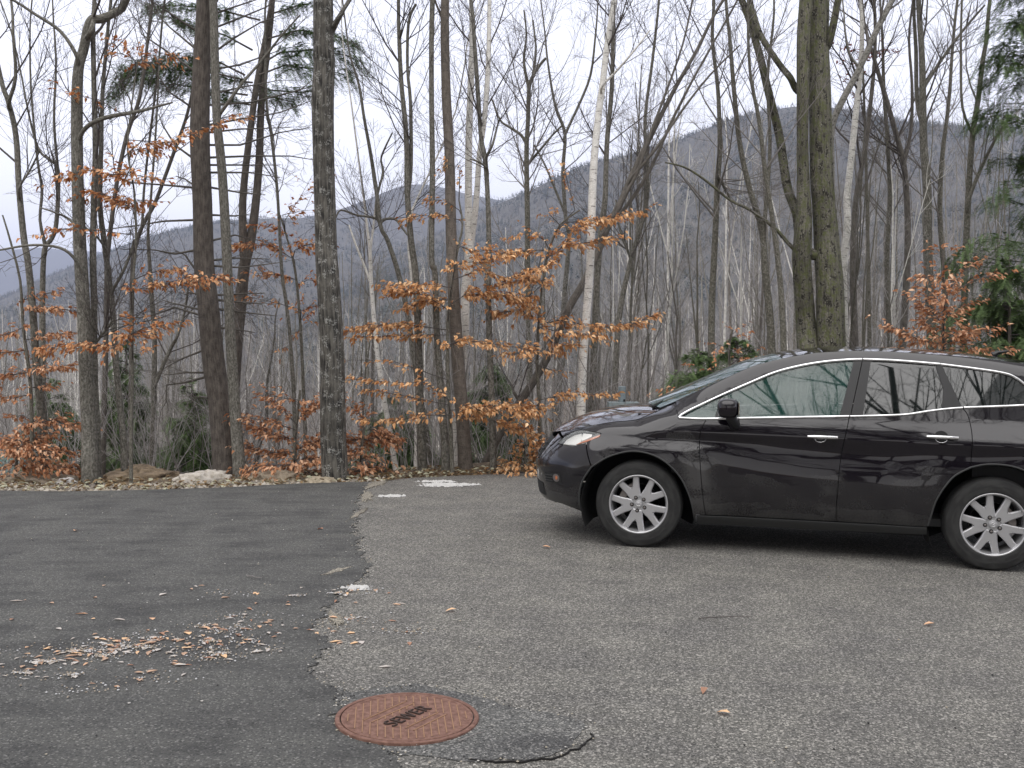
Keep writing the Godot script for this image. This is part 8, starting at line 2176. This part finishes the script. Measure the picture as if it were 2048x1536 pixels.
	for k in 3800:
		var x := r.randf_range(-8.5, 4.0)
		var d := edge_at(x) + absf(r.randfn(0.0, 0.8)) - 0.03
		var s := r.randf_range(0.5, 1.0)
		tf.append(Transform3D((Basis(Vector3.UP, r.randf() * TAU) * Basis(Vector3(1, 0, 0), r.randf_range(-0.5, 0.4)) * Basis(Vector3(0, 0, 1), r.randf_range(-0.5, 0.5))).scaled(Vector3.ONE * s), Vector3(x, ground_y(x, -d) + r.randf_range(0.01, 0.07), -d)))
	scatter("leaf_litter", "matted dry leaves along the lot edge", vl, tan_mats[0], tf, "leaves")
	tf = []
	for k in 2600:
		var x := r.randf_range(-7.5, -1.6)
		var d := edge_at(x) + r.randf_range(-0.01, 0.55)
		var s := 0.005 + 0.045 * pow(r.randf(), 2.5)
		tf.append(Transform3D(Basis(Vector3.UP, r.randf() * TAU).scaled(Vector3(s, s * 0.8, s)), Vector3(x, ground_y(x, -d) + 0.02, -d)))
	scatter("verge_gravel", "pale gravel and chips between the boulders and the asphalt", [pebble(8, Color(0.30, 0.26, 0.20)), pebble(9, Color(0.20, 0.18, 0.15)), pebble(10, Color(0.40, 0.37, 0.32))], M.grit, tf, "gravel")

func build_manhole():
	var c := Vector3(-0.47, lot_y(-0.47, -4.655) + 0.008, -4.655)
	var o := thing("manhole_cover", c)
	o.rotation = Vector3(0.0, 0.0, deg_to_rad(-1.2))
	tag(o, "round rust-brown iron sewer cover set in the asphalt", "manhole cover")
	var src := mixed(grey_of(noise(301, 0.03, 5), 256, 256), grey_of(noise(302, 0.2, 2), 256, 256), 0.65, 0.35)
	var rust := mat(Color(1, 1, 1), 0.75, 0.15)
	rust.albedo_texture = tex(ramp_image(src, 256, 256, [[0.25, Color(0.12, 0.058, 0.042)], [0.5, Color(0.185, 0.095, 0.07)], [0.75, Color(0.25, 0.14, 0.105)]]))
	rust.uv1_triplanar = true
	rust.uv1_scale = Vector3(3, 3, 3)
	bump(rust, grey_image(src, 256, 256), 2.0)
	var bright: StandardMaterial3D = mat(lin(0.30, 0.175, 0.10), 0.8)
	var fb := MB.new()
	fb.lathe([Vector2(0.323, -0.03), Vector2(0.322, 0.004), Vector2(0.318, 0.008), Vector2(0.303, 0.008), Vector2(0.300, 0.005), Vector2(0.300, -0.02)], 72, Vector3.ZERO, 1)
	part("frame", fb.mesh(), rust, o)
	var lb := MB.new()
	lb.lathe([Vector2(0.2955, -0.02), Vector2(0.2955, 0.005), Vector2(0.293, 0.0075), Vector2(0.280, 0.0075), Vector2(0.278, 0.0045), Vector2(0.0, 0.0045)], 72, Vector3.ZERO, 1)
	for i in lb.n.size():
		if lb.v[i].y > 0.004 and Vector2(lb.v[i].x, lb.v[i].z).length() < 0.279: lb.n[i] = Vector3.UP
	part("lid", lb.mesh(), rust, o)
	# raised ribs run across, the lettering bands lie aslant
	var ang := atan2(0.22, 0.14)
	var ax := Vector2(cos(ang), sin(ang))      # along the writing, in (x, -z)
	var pr := Vector2(-sin(ang), cos(ang))
	var rib_a := deg_to_rad(97.0)
	var rd := Vector2(cos(rib_a), sin(rib_a))
	var rp := Vector2(-sin(rib_a), cos(rib_a))
	for k in range(-8, 9):
		var off := k * 0.033
		var half := sqrt(maxf(0.0, 0.268 * 0.268 - off * off))
		# broken where a band crosses
		var run := []
		var st := -half
		var inside := false
		var n := 60
		for i in n + 1:
			var t := lerpf(-half, half, float(i) / n)
			var p := rp * off + rd * t
			var along_w := p.dot(ax)
			var across := p.dot(pr)
			var band := (absf(across) < 0.052 and absf(along_w) < 0.155) or (absf(across - 0.105) < 0.028 and absf(along_w) < 0.155) or (absf(across + 0.105) < 0.028 and absf(along_w) < 0.125)
			if not band and not inside:
				st = t; inside = true
			if inside and (band or i == n):
				if t - st > 0.015: run.append([st, t])
				inside = false
		for q in run:
			var a: Vector2 = rp * off + rd * float(q[0])
			var b: Vector2 = rp * off + rd * float(q[1])
			var mb := MB.new()
			var s := rp * 0.0018
			mb.quad(Vector3(a.x - s.x, 0.0075, -(a.y - s.y)), Vector3(a.x + s.x, 0.0075, -(a.y + s.y)), Vector3(b.x + s.x, 0.0075, -(b.y + s.y)), Vector3(b.x - s.x, 0.0075, -(b.y - s.y)), Vector3.UP)
			for sg in [-1.0, 1.0]:
				var e: Vector2 = s * float(sg)
				mb.quad(Vector3(a.x + e.x, 0.0075, -(a.y + e.y)), Vector3(b.x + e.x, 0.0075, -(b.y + e.y)), Vector3(b.x + e.x * 1.5, 0.004, -(b.y + e.y * 1.5)), Vector3(a.x + e.x * 1.5, 0.004, -(a.y + e.y * 1.5)), Vector3(e.x, 0.0, -e.y))
			part("rib", mb.mesh(), bright, o)
	for bd in [[0.105, 0.15, 0.022], [-0.105, 0.12, 0.022]]:
		var mb := MB.new()
		for sg in [-1.0, 1.0]:
			var y0: float = bd[0] + sg * bd[2]
			var a: Vector2 = pr * y0 - ax * bd[1]
			var b: Vector2 = pr * y0 + ax * bd[1]
			mb.tube(PackedVector3Array([Vector3(a.x, 0.006, -a.y), Vector3(b.x, 0.006, -b.y)]), PackedFloat32Array([0.0025, 0.0025]), 6)
		part("band_border", mb.mesh(), bright, o)
	var tm := TextMesh.new()
	tm.text = "SEWER"
	var ft := SystemFont.new()
	ft.font_names = PackedStringArray(["Droid Sans"])
	ft.font_weight = 400
	tm.font = ft
	tm.font_size = 64
	tm.pixel_size = 0.00145
	tm.depth = 0.012
	var t := part("lettering", tm, mat(lin(0.045, 0.026, 0.02), 0.8), o)
	t.transform = Transform3D(Basis(Vector3(ax.x, 0, -ax.y), Vector3(pr.x, 0, -pr.y), Vector3.UP), Vector3(0, 0.005, 0))
